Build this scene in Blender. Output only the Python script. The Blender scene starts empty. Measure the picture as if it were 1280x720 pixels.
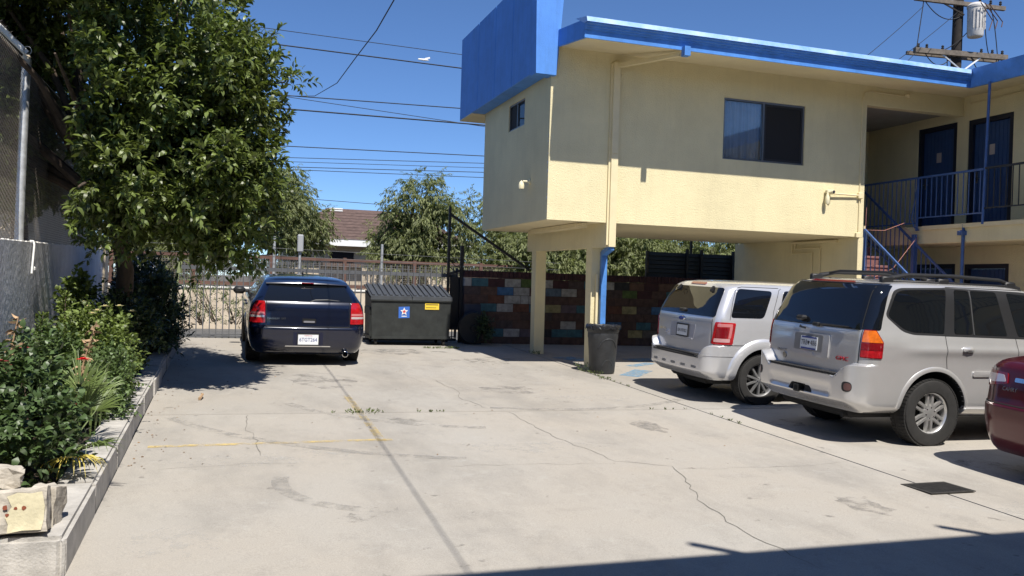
import bpy, bmesh, math, random
import numpy as np
from mathutils import Vector, Matrix

S = bpy.context.scene
COL = S.collection
rad = math.radians

# ------------------------------------------------------------------ camera, sky, sun, exposure
CAM_H = 1.80
cam_d = bpy.data.cameras.new('camera')
cam_d.sensor_width = 36.0
cam_d.lens = 30.09
cam_d.clip_start = 0.05
cam_d.clip_end = 3000.0
cam = bpy.data.objects.new('camera', cam_d)
COL.objects.link(cam)
yaw, pitch, roll = rad(18.54), rad(0.33), rad(1.77)
fw = Vector((math.sin(yaw) * math.cos(pitch), math.cos(yaw) * math.cos(pitch), -math.sin(pitch)))
rt = Vector((math.cos(yaw), -math.sin(yaw), 0))
up = rt.cross(fw)
r2 = rt * math.cos(roll) + up * math.sin(roll)
u2 = up * math.cos(roll) - rt * math.sin(roll)
cam.matrix_world = Matrix(((r2.x, u2.x, -fw.x, 0), (r2.y, u2.y, -fw.y, 0), (r2.z, u2.z, -fw.z, CAM_H), (0, 0, 0, 1)))
S.camera = cam

W = bpy.data.worlds.new('World')
S.world = W
W.use_nodes = True
wn = W.node_tree.nodes
sky = wn.new('ShaderNodeTexSky')
sky.sky_type = 'NISHITA'
sky.sun_disc = False
sky.sun_elevation = rad(56.2)
sky.sun_rotation = rad(176.9)
sky.altitude = 3000.0
sky.air_density = 1.0
sky.dust_density = 0.0
sky.ozone_density = 10.0
W.node_tree.links.new(sky.outputs[0], wn['Background'].inputs[0])
wn['Background'].inputs[1].default_value = 0.095

sun_d = bpy.data.lights.new('sun', 'SUN')
sun_d.energy = 4.5
sun_d.angle = rad(0.5)
sun_d.color = (1.0, 0.95, 0.87)
sun = bpy.data.objects.new('sun', sun_d)
COL.objects.link(sun)
sun.rotation_euler = Vector((-0.055, 1.0, -1.5)).to_track_quat('-Z', 'Y').to_euler()
sun.location = (1, -10, 20)

S.view_settings.view_transform = 'Standard'
S.view_settings.look = 'None'
S.view_settings.exposure = 0.58
S.view_settings.gamma = 1.0

# ------------------------------------------------------------------ helpers
GB, GC = -0.008, 0.026          # the lot falls to the right and rises away from the camera


def gz(x, y):
    return GB * x + GC * y


def tag(o, label=None, cat=None, group=None, kind=None):
    if label: o['label'] = label
    if cat: o['category'] = cat
    if group: o['group'] = group
    if kind: o['kind'] = kind
    return o


def thing(name, label, cat, loc=(0, 0, 0), rot=None, group=None):
    o = bpy.data.objects.new(name, None)
    o.empty_display_size = 0.2
    COL.objects.link(o)
    o.location = loc
    if rot is not None: o.rotation_euler = rot
    return tag(o, label, cat, group)


def root_loc(o):
    v = Vector((0, 0, 0))
    while o is not None:
        v += o.location
        o = o.parent
    return v


def link(name, me, parent=None):
    o = bpy.data.objects.new(name, me)
    COL.objects.link(o)
    if parent is not None: o.parent = parent
    return o


def copy_tree(o, parent=None):
    c = o.copy()
    COL.objects.link(c)
    c.parent = parent
    for ch in list(o.children):
        copy_tree(ch, c)
    return c


class MB:
    """collects verts and faces, builds one mesh object"""

    def __init__(s):
        s.v = []; s.f = []; s.mi = []; s.cur = 0

    def add(s, vs, fs):
        n = len(s.v)
        s.v += [tuple(p) for p in vs]
        s.f += [tuple(i + n for i in f) for f in fs]
        s.mi += [s.cur] * len(fs)
        return s

    def box(s, x0, x1, y0, y1, z0, z1):
        return s.add([(x0, y0, z0), (x1, y0, z0), (x1, y1, z0), (x0, y1, z0), (x0, y0, z1), (x1, y0, z1), (x1, y1, z1), (x0, y1, z1)],
                     [(0, 3, 2, 1), (4, 5, 6, 7), (0, 1, 5, 4), (1, 2, 6, 5), (2, 3, 7, 6), (3, 0, 4, 7)])

    def bbox(s, x0, x1, y0, y1, z0, z1, b=0.01):
        """box with chamfered edges"""
        bm = bmesh.new()
        bmesh.ops.create_cube(bm, size=1)
        for v in bm.verts:
            v.co = Vector(((x0 + x1) / 2 + v.co.x * (x1 - x0), (y0 + y1) / 2 + v.co.y * (y1 - y0), (z0 + z1) / 2 + v.co.z * (z1 - z0)))
        bmesh.ops.bevel(bm, geom=bm.edges[:], offset=b, segments=1, affect='EDGES')
        bm.verts.index_update()
        s.add([v.co[:] for v in bm.verts], [[v.index for v in f.verts] for f in bm.faces])
        bm.free()
        return s

    def hexa(s, p):
        """8 corner points: bottom 4 ccw, top 4 ccw"""
        return s.add(p, [(0, 3, 2, 1), (4, 5, 6, 7), (0, 1, 5, 4), (1, 2, 6, 5), (2, 3, 7, 6), (3, 0, 4, 7)])

    def tube(s, pts, r, n=8, cap=True):
        pts = [Vector(p) for p in pts]
        rs = r if isinstance(r, (list, tuple)) else [r] * len(pts)
        base = len(s.v)
        vs = []; fs = []
        prev = None
        for i, p in enumerate(pts):
            if i == 0: d = pts[1] - p
            elif i == len(pts) - 1: d = p - pts[i - 1]
            else: d = (pts[i + 1] - p).normalized() + (p - pts[i - 1]).normalized()
            d.normalize()
            if prev is None:
                a = Vector((0, 0, 1)) if abs(d.z) < 0.9 else Vector((1, 0, 0))
                u = d.cross(a).normalized()
            else:
                u = (prev - d * prev.dot(d)).normalized()
            prev = u
            w = d.cross(u)
            for k in range(n):
                t = 2 * math.pi * k / n
                vs.append(p + (u * math.cos(t) + w * math.sin(t)) * rs[i])
        for i in range(len(pts) - 1):
            for k in range(n):
                k2 = (k + 1) % n
                fs.append((i * n + k, i * n + k2, (i + 1) * n + k2, (i + 1) * n + k))
        if cap:
            fs.append(tuple(range(n - 1, -1, -1)))
            fs.append(tuple(range((len(pts) - 1) * n, len(pts) * n)))
        return s.add(vs, fs)

    def bar(s, a, b, w, h, upv=(0, 0, 1)):
        """rectangular bar from a to b"""
        a = Vector(a); b = Vector(b); d = (b - a).normalized()
        u = Vector(upv)
        sd = d.cross(u)
        if sd.length < 1e-4: sd = d.cross(Vector((1, 0, 0)))
        sd.normalize(); u = sd.cross(d)
        p = []
        for q in (a, b):
            for i, j in ((-1, -1), (1, -1), (1, 1), (-1, 1)):
                p.append(q + sd * (i * w / 2) + u * (j * h / 2))
        return s.add(p, [(0, 3, 2, 1), (4, 5, 6, 7), (0, 1, 5, 4), (1, 2, 6, 5), (2, 3, 7, 6), (3, 0, 4, 7)])

    def lathe(s, prof, c, axis='Z', n=24, closed=False):
        vs = []; fs = []
        c = Vector(c)
        for (r, h) in prof:
            for k in range(n):
                t = 2 * math.pi * k / n
                a, b = r * math.cos(t), r * math.sin(t)
                vs.append(c + (Vector((a, b, h)) if axis == 'Z' else Vector((a, h, b)) if axis == 'Y' else Vector((h, a, b))))
        m = len(prof)
        rng = range(m) if closed else range(m - 1)
        for i in rng:
            i2 = (i + 1) % m
            for k in range(n):
                k2 = (k + 1) % n
                fs.append((i * n + k, i * n + k2, i2 * n + k2, i2 * n + k))
        return s.add(vs, fs)

    def prism(s, poly, z0, z1):
        n = len(poly)
        vs = [(p[0], p[1], z0) for p in poly] + [(p[0], p[1], z1) for p in poly]
        fs = [tuple(range(n - 1, -1, -1)), tuple(range(n, 2 * n))]
        for i in range(n):
            j = (i + 1) % n
            fs.append((i, j, n + j, n + i))
        return s.add(vs, fs)

    def build(s, name, mats, parent=None, smooth=None, local=False, kind=None):
        v = s.v
        if parent is not None and not local:
            off = root_loc(parent)
            v = [(p[0] - off.x, p[1] - off.y, p[2] - off.z) for p in v]
        me = bpy.data.meshes.new(name)
        me.from_pydata(v, [], s.f)
        if not isinstance(mats, (list, tuple)): mats = [mats]
        for m in mats: me.materials.append(m)
        if len(mats) > 1: me.polygons.foreach_set('material_index', s.mi)
        fix_normals(me)
        if smooth is not None:
            me.polygons.foreach_set('use_smooth', [True] * len(me.polygons))
            me.set_sharp_from_angle(angle=rad(smooth))
        o = link(name, me, parent)
        if kind: o['kind'] = kind
        return o


def fix_normals(me):
    bm = bmesh.new()
    bm.from_mesh(me)
    bmesh.ops.recalc_face_normals(bm, faces=bm.faces[:])
    bm.to_mesh(me)
    bm.free()


def wall(name, mat, parent, axis, at, th, u0, u1, v0, v1, holes=(), bevel=None):
    """a wall slab in plane axis=at (front) .. at+th, with rectangular openings (u0,u1,v0,v1) cut right through"""
    us = sorted({u0, u1, *[h[0] for h in holes], *[h[1] for h in holes]})
    vs = sorted({v0, v1, *[h[2] for h in holes], *[h[3] for h in holes]})
    solid = {}
    for i in range(len(us) - 1):
        for j in range(len(vs) - 1):
            cu, cv = (us[i] + us[i + 1]) / 2, (vs[j] + vs[j + 1]) / 2
            solid[i, j] = not any(h[0] < cu < h[1] and h[2] < cv < h[3] for h in holes)
    mb = MB()

    def P(u, v, d):
        return (u, at + d, v) if axis == 'Y' else (at + d, u, v)
    for (i, j), ok in solid.items():
        if not ok: continue
        a, b, c, d = us[i], us[i + 1], vs[j], vs[j + 1]
        mb.add([P(a, c, 0), P(b, c, 0), P(b, d, 0), P(a, d, 0)], [(0, 1, 2, 3)])
        mb.add([P(a, c, th), P(b, c, th), P(b, d, th), P(a, d, th)], [(3, 2, 1, 0)])
        for (di, dj, q) in ((-1, 0, (a, c, a, d)), (1, 0, (b, c, b, d)), (0, -1, (a, c, b, c)), (0, 1, (a, d, b, d))):
            if not solid.get((i + di, j + dj), False):
                mb.add([P(q[0], q[1], 0), P(q[2], q[3], 0), P(q[2], q[3], th), P(q[0], q[1], th)], [(0, 1, 2, 3)])
    off = root_loc(parent) if parent else Vector((0, 0, 0))
    me = bpy.data.meshes.new(name)
    me.from_pydata([(p[0] - off.x, p[1] - off.y, p[2] - off.z) for p in mb.v], [], mb.f)
    bm = bmesh.new(); bm.from_mesh(me)
    bmesh.ops.remove_doubles(bm, verts=bm.verts[:], dist=1e-5)
    bmesh.ops.recalc_face_normals(bm, faces=bm.faces[:])
    bm.to_mesh(me); bm.free()
    me.materials.append(mat)
    return link(name, me, parent)


def text(s, size, mat, parent, mw, name='lettering', ext=0.002, width=None, font=None):
    cu = bpy.data.curves.new('t', 'FONT')
    cu.body = s; cu.size = size; cu.extrude = ext; cu.align_x = 'CENTER'; cu.align_y = 'CENTER'
    cu.resolution_u = 3
    o = bpy.data.objects.new('t', cu); COL.objects.link(o)
    dg = bpy.context.evaluated_depsgraph_get()
    me = bpy.data.meshes.new_from_object(o.evaluated_get(dg))
    bpy.data.objects.remove(o); bpy.data.curves.remove(cu)
    if width:
        xs = [v.co.x for v in me.vertices]
        k = width / (max(xs) - min(xs))
        me.transform(Matrix.Diagonal((k, 1, 1, 1)))
    me.transform(mw)
    me.materials.clear(); me.materials.append(mat)
    me.name = name
    return link(name, me, parent)


# ------------------------------------------------------------------ materials
def mat(name, col, rough=0.7, metal=0.0, var=0.0, vscale=3.0, bump=0.0, bscale=60.0, coat=0.0, spec=0.5, emit=None, detail=4.0, col2=None, stretch=None, island=0.0, trans=0.0, streak=0.0, bdist=0.01):
    m = bpy.data.materials.new(name)
    m.use_nodes = True
    nt = m.node_tree; N = nt.nodes; L = nt.links
    b = N['Principled BSDF']
    b.inputs['Base Color'].default_value = (*col, 1)
    b.inputs['Roughness'].default_value = rough
    b.inputs['Metallic'].default_value = metal
    b.inputs['Coat Weight'].default_value = coat
    b.inputs['Coat Roughness'].default_value = 0.04
    b.inputs['Specular IOR Level'].default_value = spec
    geo = N.new('ShaderNodeNewGeometry')
    src = geo.outputs['Position']
    if stretch:
        mp = N.new('ShaderNodeMapping'); mp.inputs['Scale'].default_value = stretch
        L.new(src, mp.inputs['Vector']); src = mp.outputs['Vector']
    out = None
    if var > 0:
        nz = N.new('ShaderNodeTexNoise'); nz.inputs['Scale'].default_value = vscale; nz.inputs['Detail'].default_value = detail
        nz.inputs['Roughness'].default_value = 0.62
        L.new(src, nz.inputs['Vector'])
        rp = N.new('ShaderNodeValToRGB')
        c2 = col2 if col2 else tuple(c * (1 - var) for c in col)
        c1 = col if col2 else tuple(min(1, c * (1 + var)) for c in col)
        rp.color_ramp.elements[0].position = 0.32; rp.color_ramp.elements[0].color = (*c2, 1)
        rp.color_ramp.elements[1].position = 0.68; rp.color_ramp.elements[1].color = (*c1, 1)
        L.new(nz.outputs['Fac'], rp.inputs['Fac'])
        out = rp.outputs['Color']
    if streak > 0:
        mp2 = N.new('ShaderNodeMapping'); mp2.inputs['Scale'].default_value = (5.0, 5.0, 0.45)
        L.new(geo.outputs['Position'], mp2.inputs['Vector'])
        n3 = N.new('ShaderNodeTexNoise'); n3.inputs['Scale'].default_value = 1.6; n3.inputs['Detail'].default_value = 6; n3.inputs['Roughness'].default_value = 0.65
        L.new(mp2.outputs['Vector'], n3.inputs['Vector'])
        m3 = N.new('ShaderNodeMapRange'); m3.inputs['From Min'].default_value = 0.5; m3.inputs['From Max'].default_value = 0.75; m3.inputs['To Min'].default_value = 0.0; m3.inputs['To Max'].default_value = streak
        L.new(n3.outputs['Fac'], m3.inputs['Value'])
        g3 = N.new('ShaderNodeMixRGB'); g3.blend_type = 'MULTIPLY'; g3.inputs['Color2'].default_value = (0.55, 0.52, 0.48, 1)
        L.new(m3.outputs['Result'], g3.inputs['Fac'])
        if out is not None: L.new(out, g3.inputs['Color1'])
        else: g3.inputs['Color1'].default_value = (*col, 1)
        out = g3.outputs['Color']
    if island > 0:
        hs = N.new('ShaderNodeHueSaturation')
        if out is not None: L.new(out, hs.inputs['Color'])
        else: hs.inputs['Color'].default_value = (*col, 1)
        mr = N.new('ShaderNodeMapRange'); mr.inputs['To Min'].default_value = 1 - island; mr.inputs['To Max'].default_value = 1 + island
        L.new(geo.outputs['Random Per Island'], mr.inputs['Value']); L.new(mr.outputs['Result'], hs.inputs['Value'])
        out = hs.outputs['Color']
    if out is not None: L.new(out, b.inputs['Base Color'])
    if bump > 0:
        n2 = N.new('ShaderNodeTexNoise'); n2.inputs['Scale'].default_value = bscale; n2.inputs['Detail'].default_value = 5
        L.new(src, n2.inputs['Vector'])
        bp = N.new('ShaderNodeBump'); bp.inputs['Strength'].default_value = bump; bp.inputs['Distance'].default_value = bdist
        L.new(n2.outputs['Fac'], bp.inputs['Height']); L.new(bp.outputs['Normal'], b.inputs['Normal'])
    if trans > 0:
        tr = N.new('ShaderNodeBsdfTranslucent')
        tr.inputs['Color'].default_value = (min(1, col[0] * 1.6), min(1, col[1] * 1.7), col[2] * 0.9, 1)
        if out is not None:
            g = N.new('ShaderNodeMixRGB'); g.blend_type = 'MULTIPLY'; g.inputs['Fac'].default_value = 1.0
            g.inputs['Color2'].default_value = (1.5, 1.6, 0.8, 1); L.new(out, g.inputs['Color1']); L.new(g.outputs['Color'], tr.inputs['Color'])
        mx = N.new('ShaderNodeMixShader'); mx.inputs['Fac'].default_value = trans
        L.new(b.outputs[0], mx.inputs[1]); L.new(tr.outputs[0], mx.inputs[2])
        L.new(mx.outputs[0], N['Material Output'].inputs['Surface'])
    return m


def concrete_mat(name, base, dark, warm):
    """weathered lot concrete: broad tone shifts, blotchy stains, aggregate speckle"""
    m = bpy.data.materials.new(name); m.use_nodes = True
    nt = m.node_tree; N = nt.nodes; L = nt.links; b = N['Principled BSDF']
    b.inputs['Roughness'].default_value = 0.88
    b.inputs['Specular IOR Level'].default_value = 0.3
    geo = N.new('ShaderNodeNewGeometry'); P = geo.outputs['Position']

    def noise(sc, det=4, rough=0.6, st=None):
        n = N.new('ShaderNodeTexNoise'); n.inputs['Scale'].default_value = sc; n.inputs['Detail'].default_value = det; n.inputs['Roughness'].default_value = rough
        if st:
            mp = N.new('ShaderNodeMapping'); mp.inputs['Scale'].default_value = st; L.new(P, mp.inputs['Vector']); L.new(mp.outputs['Vector'], n.inputs['Vector'])
        else: L.new(P, n.inputs['Vector'])
        return n.outputs['Fac']

    def ramp(fac, p0, p1, a=0.0, c=1.0):
        r = N.new('ShaderNodeMapRange'); r.inputs['From Min'].default_value = p0; r.inputs['From Max'].default_value = p1
        r.inputs['To Min'].default_value = a; r.inputs['To Max'].default_value = c
        L.new(fac, r.inputs['Value']); return r.outputs['Result']

    def mix(fac, c1, c2, mode='MIX'):
        g = N.new('ShaderNodeMixRGB'); g.blend_type = mode
        for k, v in (('Fac', fac), ('Color1', c1), ('Color2', c2)):
            if isinstance(v, tuple): g.inputs[k].default_value = (*v, 1)
            elif isinstance(v, float): g.inputs[k].default_value = v
            else: L.new(v, g.inputs[k])
        return g.outputs['Color']
    c = mix(ramp(noise(0.35, 5), 0.35, 0.65), base, warm)
    c = mix(ramp(noise(0.9, 7, 0.7, (1.0, 0.45, 1.0)), 0.46, 0.76, 0.0, 0.75), c, dark)
    c = mix(ramp(noise(2.7, 6, 0.75), 0.54, 0.78, 0.0, 0.55), c, dark)
    c = mix(ramp(noise(6.0, 3, 0.6), 0.68, 0.74, 0.0, 0.55), c, tuple(x * 0.45 for x in dark))      # small spots
    c = mix(ramp(noise(4.2, 6, 0.78), 0.58, 0.78, 0.0, 0.5), c, (0.55, 0.54, 0.50))                 # pale scuffs
    c = mix(ramp(noise(120, 3, 0.6), 0.3, 0.7, 0.0, 1.0), c, mix(1.0, c, (0.74, 0.74, 0.74), 'MULTIPLY'))
    L.new(c, b.inputs['Base Color'])
    bp = N.new('ShaderNodeBump'); bp.inputs['Strength'].default_value = 0.35; bp.inputs['Distance'].default_value = 0.006
    L.new(noise(90, 6, 0.7), bp.inputs['Height']); L.new(bp.outputs['Normal'], b.inputs['Normal'])
    return m


def paint_worn(name, col, worn_scale=14, cut=0.5, under=None):
    """road paint worn away in patches (the bare part is see-through to the slab below)"""
    m = bpy.data.materials.new(name); m.use_nodes = True
    nt = m.node_tree; N = nt.nodes; L = nt.links; b = N['Principled BSDF']
    b.inputs['Base Color'].default_value = (*col, 1); b.inputs['Roughness'].default_value = 0.8
    geo = N.new('ShaderNodeNewGeometry')
    n = N.new('ShaderNodeTexNoise'); n.inputs['Scale'].default_value = worn_scale; n.inputs['Detail'].default_value = 8; n.inputs['Roughness'].default_value = 0.75
    L.new(geo.outputs['Position'], n.inputs['Vector'])
    r = N.new('ShaderNodeMapRange'); r.inputs['From Min'].default_value = cut - 0.14; r.inputs['From Max'].default_value = cut + 0.14
    L.new(n.outputs['Fac'], r.inputs['Value'])
    L.new(r.outputs['Result'], b.inputs['Alpha'])
    return m


def pane_mat(name, tint, refl=0.0):
    m = bpy.data.materials.new(name); m.use_nodes = True
    nt = m.node_tree; N = nt.nodes; L = nt.links
    N.remove(N['Principled BSDF'])
    t = N.new('ShaderNodeBsdfTransparent'); t.inputs['Color'].default_value = (*tint, 1)
    g = N.new('ShaderNodeBsdfGlossy'); g.inputs['Roughness'].default_value = 0.02
    fr = N.new('ShaderNodeFresnel'); fr.inputs['IOR'].default_value = 1.6
    mx = N.new('ShaderNodeMixShader')
    L.new(fr.outputs[0], mx.inputs['Fac']); L.new(t.outputs[0], mx.inputs[1]); L.new(g.outputs[0], mx.inputs[2])
    L.new(mx.outputs[0], N['Material Output'].inputs['Surface'])
    return m


M = {}
for k_, f_ in enumerate((1.0, 0.955, 1.03, 0.93)):        # pours of slightly different tone
    M['lot%d' % k_] = concrete_mat('lot_concrete', *[tuple(c * f_ for c in t_) for t_ in ((0.438, 0.412, 0.370), (0.265, 0.249, 0.225), (0.44, 0.399, 0.342))])
M['curb'] = mat('curb_concrete', (0.42, 0.40, 0.37), 0.9, var=0.22, vscale=6, bump=0.5, bscale=70)
M['joint'] = mat('joint_dirt', (0.09, 0.08, 0.065), 0.95, var=0.4, vscale=12)
M['crack'] = mat('crack_dirt', (0.17, 0.16, 0.14), 0.95, var=0.3, vscale=20)
M['asphalt'] = mat('alley_asphalt', (0.10, 0.10, 0.10), 0.95, var=0.25, vscale=4, bump=0.4)
M['soil'] = mat('planter_soil', (0.075, 0.055, 0.04), 0.95, var=0.35, vscale=9, bump=0.9, bscale=30)
M['yellow'] = paint_worn('worn_yellow_paint', (0.66, 0.50, 0.20), 7, 0.54)
M['yellow2'] = paint_worn('worn_yellow_paint_thin', (0.56, 0.43, 0.19), 7, 0.57)
M['bluepaint'] = paint_worn('worn_blue_ground_paint', (0.16, 0.33, 0.50), 9, 0.50)
M['tar'] = paint_worn('greyed_line', (0.215, 0.20, 0.185), 9, 0.42)
M['cream'] = mat('cream_stucco', (0.73, 0.645, 0.40), 0.85, var=0.08, vscale=0.9, bump=0.9, bscale=55, streak=0.13)
M['soffit'] = mat('cream_soffit', (0.72, 0.625, 0.40), 0.85, var=0.07, vscale=1.0, bump=0.2, bscale=80)
M['trim'] = mat('cream_trim', (0.74, 0.64, 0.40), 0.6, var=0.05, vscale=4)
M['blue'] = mat('blue_paint', (0.075, 0.245, 0.66), 0.6, var=0.10, vscale=2.0, bump=0.4, bscale=80, streak=0.35)
M['bluegl'] = mat('blue_gloss_paint', (0.085, 0.245, 0.60), 0.42, var=0.18, vscale=3.5, streak=0.3)
M['bluelt'] = mat('faded_blue_flashing', (0.40, 0.55, 0.80), 0.5, var=0.2, vscale=3, col2=(0.16, 0.34, 0.72))
M['rail'] = mat('blue_railing', (0.055, 0.115, 0.29), 0.45, var=0.15, vscale=6)
M['door'] = mat('dark_blue_door', (0.028, 0.065, 0.165), 0.45, var=0.12, vscale=3)
M['doorframe'] = mat('black_door_frame', (0.012, 0.016, 0.03), 0.5)
M['steps'] = mat('red_painted_step', (0.21, 0.095, 0.09), 0.7, var=0.25, vscale=6)
M['alu'] = mat('window_aluminium', (0.20, 0.20, 0.20), 0.4, metal=0.8)
M['darkfr'] = mat('dark_screen_frame', (0.02, 0.02, 0.022), 0.6)
M['screen'] = mat('dark_insect_screen', (0.012, 0.012, 0.014), 0.8)
M['blind'] = mat('grey_curtain', (0.66, 0.66, 0.65), 0.9, var=0.08, vscale=6)
M['pane'] = pane_mat('window_pane', (0.97, 0.975, 0.98))
M['greywall'] = mat('grey_painted_wall', (0.60, 0.605, 0.64), 0.8, var=0.14, vscale=2.2, bump=1.0, bscale=22, stretch=(1, 1, 0.55), bdist=0.022)
M['galv'] = mat('galvanised_steel', (0.52, 0.53, 0.53), 0.45, metal=0.5, var=0.2, vscale=12)
M['wire'] = mat('rusty_chain_wire', (0.24, 0.21, 0.18), 0.5, metal=0.2)
M['gate'] = mat('grey_painted_steel', (0.10, 0.105, 0.115), 0.5, var=0.15, vscale=6)
M['black'] = mat('black_steel', (0.014, 0.014, 0.016), 0.5)
M['rust'] = mat('brown_red_steel', (0.12, 0.062, 0.046), 0.7, var=0.2, vscale=4)
M['alleywall'] = mat('pale_stone_wall', (0.56, 0.475, 0.37), 0.9, var=0.18, vscale=3.5, bump=0.8, bscale=12)
M['whitecap'] = mat('white_coping', (0.66, 0.64, 0.60), 0.8)
M['roof'] = mat('brown_shingle', (0.105, 0.068, 0.057), 0.9, var=0.25, vscale=5, bump=0.8, bscale=10)
M['white'] = mat('white_paint', (0.78, 0.78, 0.76), 0.6, var=0.05)
M['beige'] = mat('beige_siding', (0.58, 0.49, 0.36), 0.8, var=0.08, vscale=2)
M['greyeave'] = mat('grey_eave', (0.22, 0.22, 0.23), 0.8, var=0.1)
M['bark'] = mat('bark', (0.085, 0.062, 0.045), 0.95, var=0.35, vscale=10, bump=1.0, bscale=25, stretch=(1, 1, 0.3))
M['leaf'] = mat('glossy_tree_leaf', (0.115, 0.155, 0.042), 0.42, island=0.6, trans=0.24, var=0.3, vscale=1.2, col2=(0.095, 0.118, 0.026))
M['pepper'] = mat('pepper_leaf', (0.20, 0.22, 0.095), 0.6, island=0.45, trans=0.35, var=0.3, vscale=0.6, col2=(0.15, 0.175, 0.07))
M['rose'] = mat('rose_leaf', (0.062, 0.10, 0.034), 0.45, island=0.5, trans=0.18)
M['lime'] = mat('bright_shrub_leaf', (0.135, 0.18, 0.045), 0.5, island=0.45, trans=0.25)
M['mid'] = mat('mid_green_leaf', (0.082, 0.125, 0.04), 0.5, island=0.5, trans=0.2)
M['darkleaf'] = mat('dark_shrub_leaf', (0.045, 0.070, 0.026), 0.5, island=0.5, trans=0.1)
M['palm'] = mat('fan_palm_leaf', (0.14, 0.19, 0.06), 0.45, island=0.3, trans=0.2)
M['palmy'] = mat('yellowing_palm_leaf', (0.55, 0.45, 0.10), 0.5, island=0.25, trans=0.2)
M['cane'] = mat('pale_cane_leaf', (0.26, 0.30, 0.15), 0.5, island=0.3, trans=0.2)
M['dry'] = mat('dry_flower_stalk', (0.36, 0.24, 0.14), 0.9, island=0.3)
M['redfl'] = mat('red_petal', (0.62, 0.015, 0.02), 0.5, island=0.2)
M['dullred'] = mat('faded_red_bloom', (0.30, 0.045, 0.05), 0.7, island=0.3)
M['creamfl'] = mat('cream_petal', (0.72, 0.66, 0.40), 0.6, island=0.2)
M['chunk'] = mat('broken_concrete', (0.44, 0.40, 0.34), 0.95, var=0.25, vscale=9, bump=1.0, bscale=25)
M['chunkpaint'] = mat('flaked_cream_paint', (0.62, 0.56, 0.38), 0.85, var=0.15, vscale=9, bump=0.4, bscale=40)
M['rustspot'] = mat('rust_stain', (0.22, 0.06, 0.03), 0.9)
M['bin'] = mat('black_plastic_bin', (0.035, 0.037, 0.040), 0.55, var=0.25, vscale=8, bump=0.15, bscale=40)
M['bag'] = mat('bin_liner', (0.02, 0.02, 0.022), 0.18)
M['dump'] = mat('dumpster_green_black', (0.020, 0.023, 0.022), 0.6, var=0.35, vscale=5, bump=0.2, bscale=15)
M['lid'] = mat('dumpster_lid', (0.055, 0.06, 0.068), 0.5, var=0.15, vscale=6)
M['rubber'] = mat('tyre_rubber', (0.022, 0.021, 0.020), 0.85, var=0.2, vscale=15)
M['well'] = mat('wheel_well_black', (0.006, 0.006, 0.006), 0.95)
M['under'] = mat('underbody', (0.012, 0.012, 0.012), 0.9)
M['silver'] = mat('silver_metallic_paint', (0.65, 0.65, 0.665), 0.26, metal=0.5, coat=1.0, var=0.03, vscale=2)
M['champ'] = mat('pewter_metallic_paint', (0.60, 0.59, 0.58), 0.27, metal=0.5, coat=1.0, var=0.04, vscale=2)
M['navy'] = mat('navy_metallic_paint', (0.003, 0.0055, 0.021), 0.25, metal=0.2, coat=1.0)
M['maroon'] = mat('maroon_paint', (0.080, 0.003, 0.006), 0.28, metal=0.2, coat=0.6)
M['tint'] = mat('tinted_car_glass', (0.006, 0.007, 0.009), 0.03, spec=0.6, coat=0.3)
M['trimbl'] = mat('black_car_trim', (0.015, 0.015, 0.016), 0.5)
M['padbl'] = mat('black_bumper_pad', (0.028, 0.027, 0.027), 0.7, bump=0.6, bscale=120)
M['seam'] = mat('panel_gap', (0.01, 0.01, 0.01), 0.9)
M['redl'] = mat('red_lamp', (0.36, 0.008, 0.012), 0.12, coat=1.0, var=0.3, vscale=18)
M['dredl'] = mat('deep_red_lamp', (0.19, 0.004, 0.008), 0.15, coat=1.0)
M['clear'] = mat('clear_lamp', (0.62, 0.55, 0.54), 0.12, coat=1.0, metal=0.3)
M['pinkl'] = mat('pink_reverse_lamp', (0.50, 0.17, 0.17), 0.15, coat=1.0)
M['amber'] = mat('amber_lamp', (0.60, 0.13, 0.012), 0.15, coat=1.0, var=0.35, vscale=14)
M['chrome'] = mat('chrome', (0.75, 0.75, 0.75), 0.12, metal=1.0)
M['alloy'] = mat('alloy_rim', (0.62, 0.61, 0.59), 0.35, metal=0.75, var=0.08, vscale=10)
M['alloyd'] = mat('dusty_alloy_rim', (0.36, 0.36, 0.36), 0.4, metal=0.7, var=0.1, vscale=10)
M['plate'] = mat('number_plate_white', (0.74, 0.76, 0.78), 0.4)
M['plateink'] = mat('plate_blue_ink', (0.03, 0.05, 0.22), 0.5)
M['platered'] = mat('plate_red_ink', (0.5, 0.03, 0.03), 0.5)
M['plateg'] = mat('dusty_number_plate', (0.62, 0.64, 0.66), 0.4)
M['ink'] = mat('dark_ink', (0.02, 0.02, 0.03), 0.5)
M['redtxt'] = mat('red_badge', (0.38, 0.02, 0.03), 0.35)
M['yellowst'] = mat('yellow_sticker', (0.78, 0.55, 0.05), 0.5)
M['bluest'] = mat('blue_sticker', (0.04, 0.14, 0.50), 0.5)
M['redst'] = mat('red_sticker', (0.55, 0.06, 0.06), 0.5)
M['dimceil'] = mat('dimmed_corridor_ceiling', (0.30, 0.29, 0.27), 0.9, var=0.1)  # greyed down to put the corridor's low light into the colour
M['cable'] = mat('black_cable', (0.012, 0.012, 0.013), 0.7)
M['pole'] = mat('creosote_pole', (0.022, 0.017, 0.014), 0.9, var=0.3, vscale=8)
M['arm'] = mat('weathered_crossarm', (0.15, 0.125, 0.10), 0.9, var=0.3, vscale=6)
M['transf'] = mat('white_transformer', (0.56, 0.54, 0.51), 0.6, var=0.2, vscale=4)
M['paper'] = mat('notice_paper', (0.42, 0.36, 0.33), 0.8)
M['lampwhite'] = mat('cream_fixture', (0.72, 0.66, 0.45), 0.6)
M['cord'] = mat('pink_cord', (0.62, 0.28, 0.22), 0.7)
M['iron'] = mat('cast_iron', (0.045, 0.042, 0.038), 0.8, metal=0.3, var=0.3, vscale=20)
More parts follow.
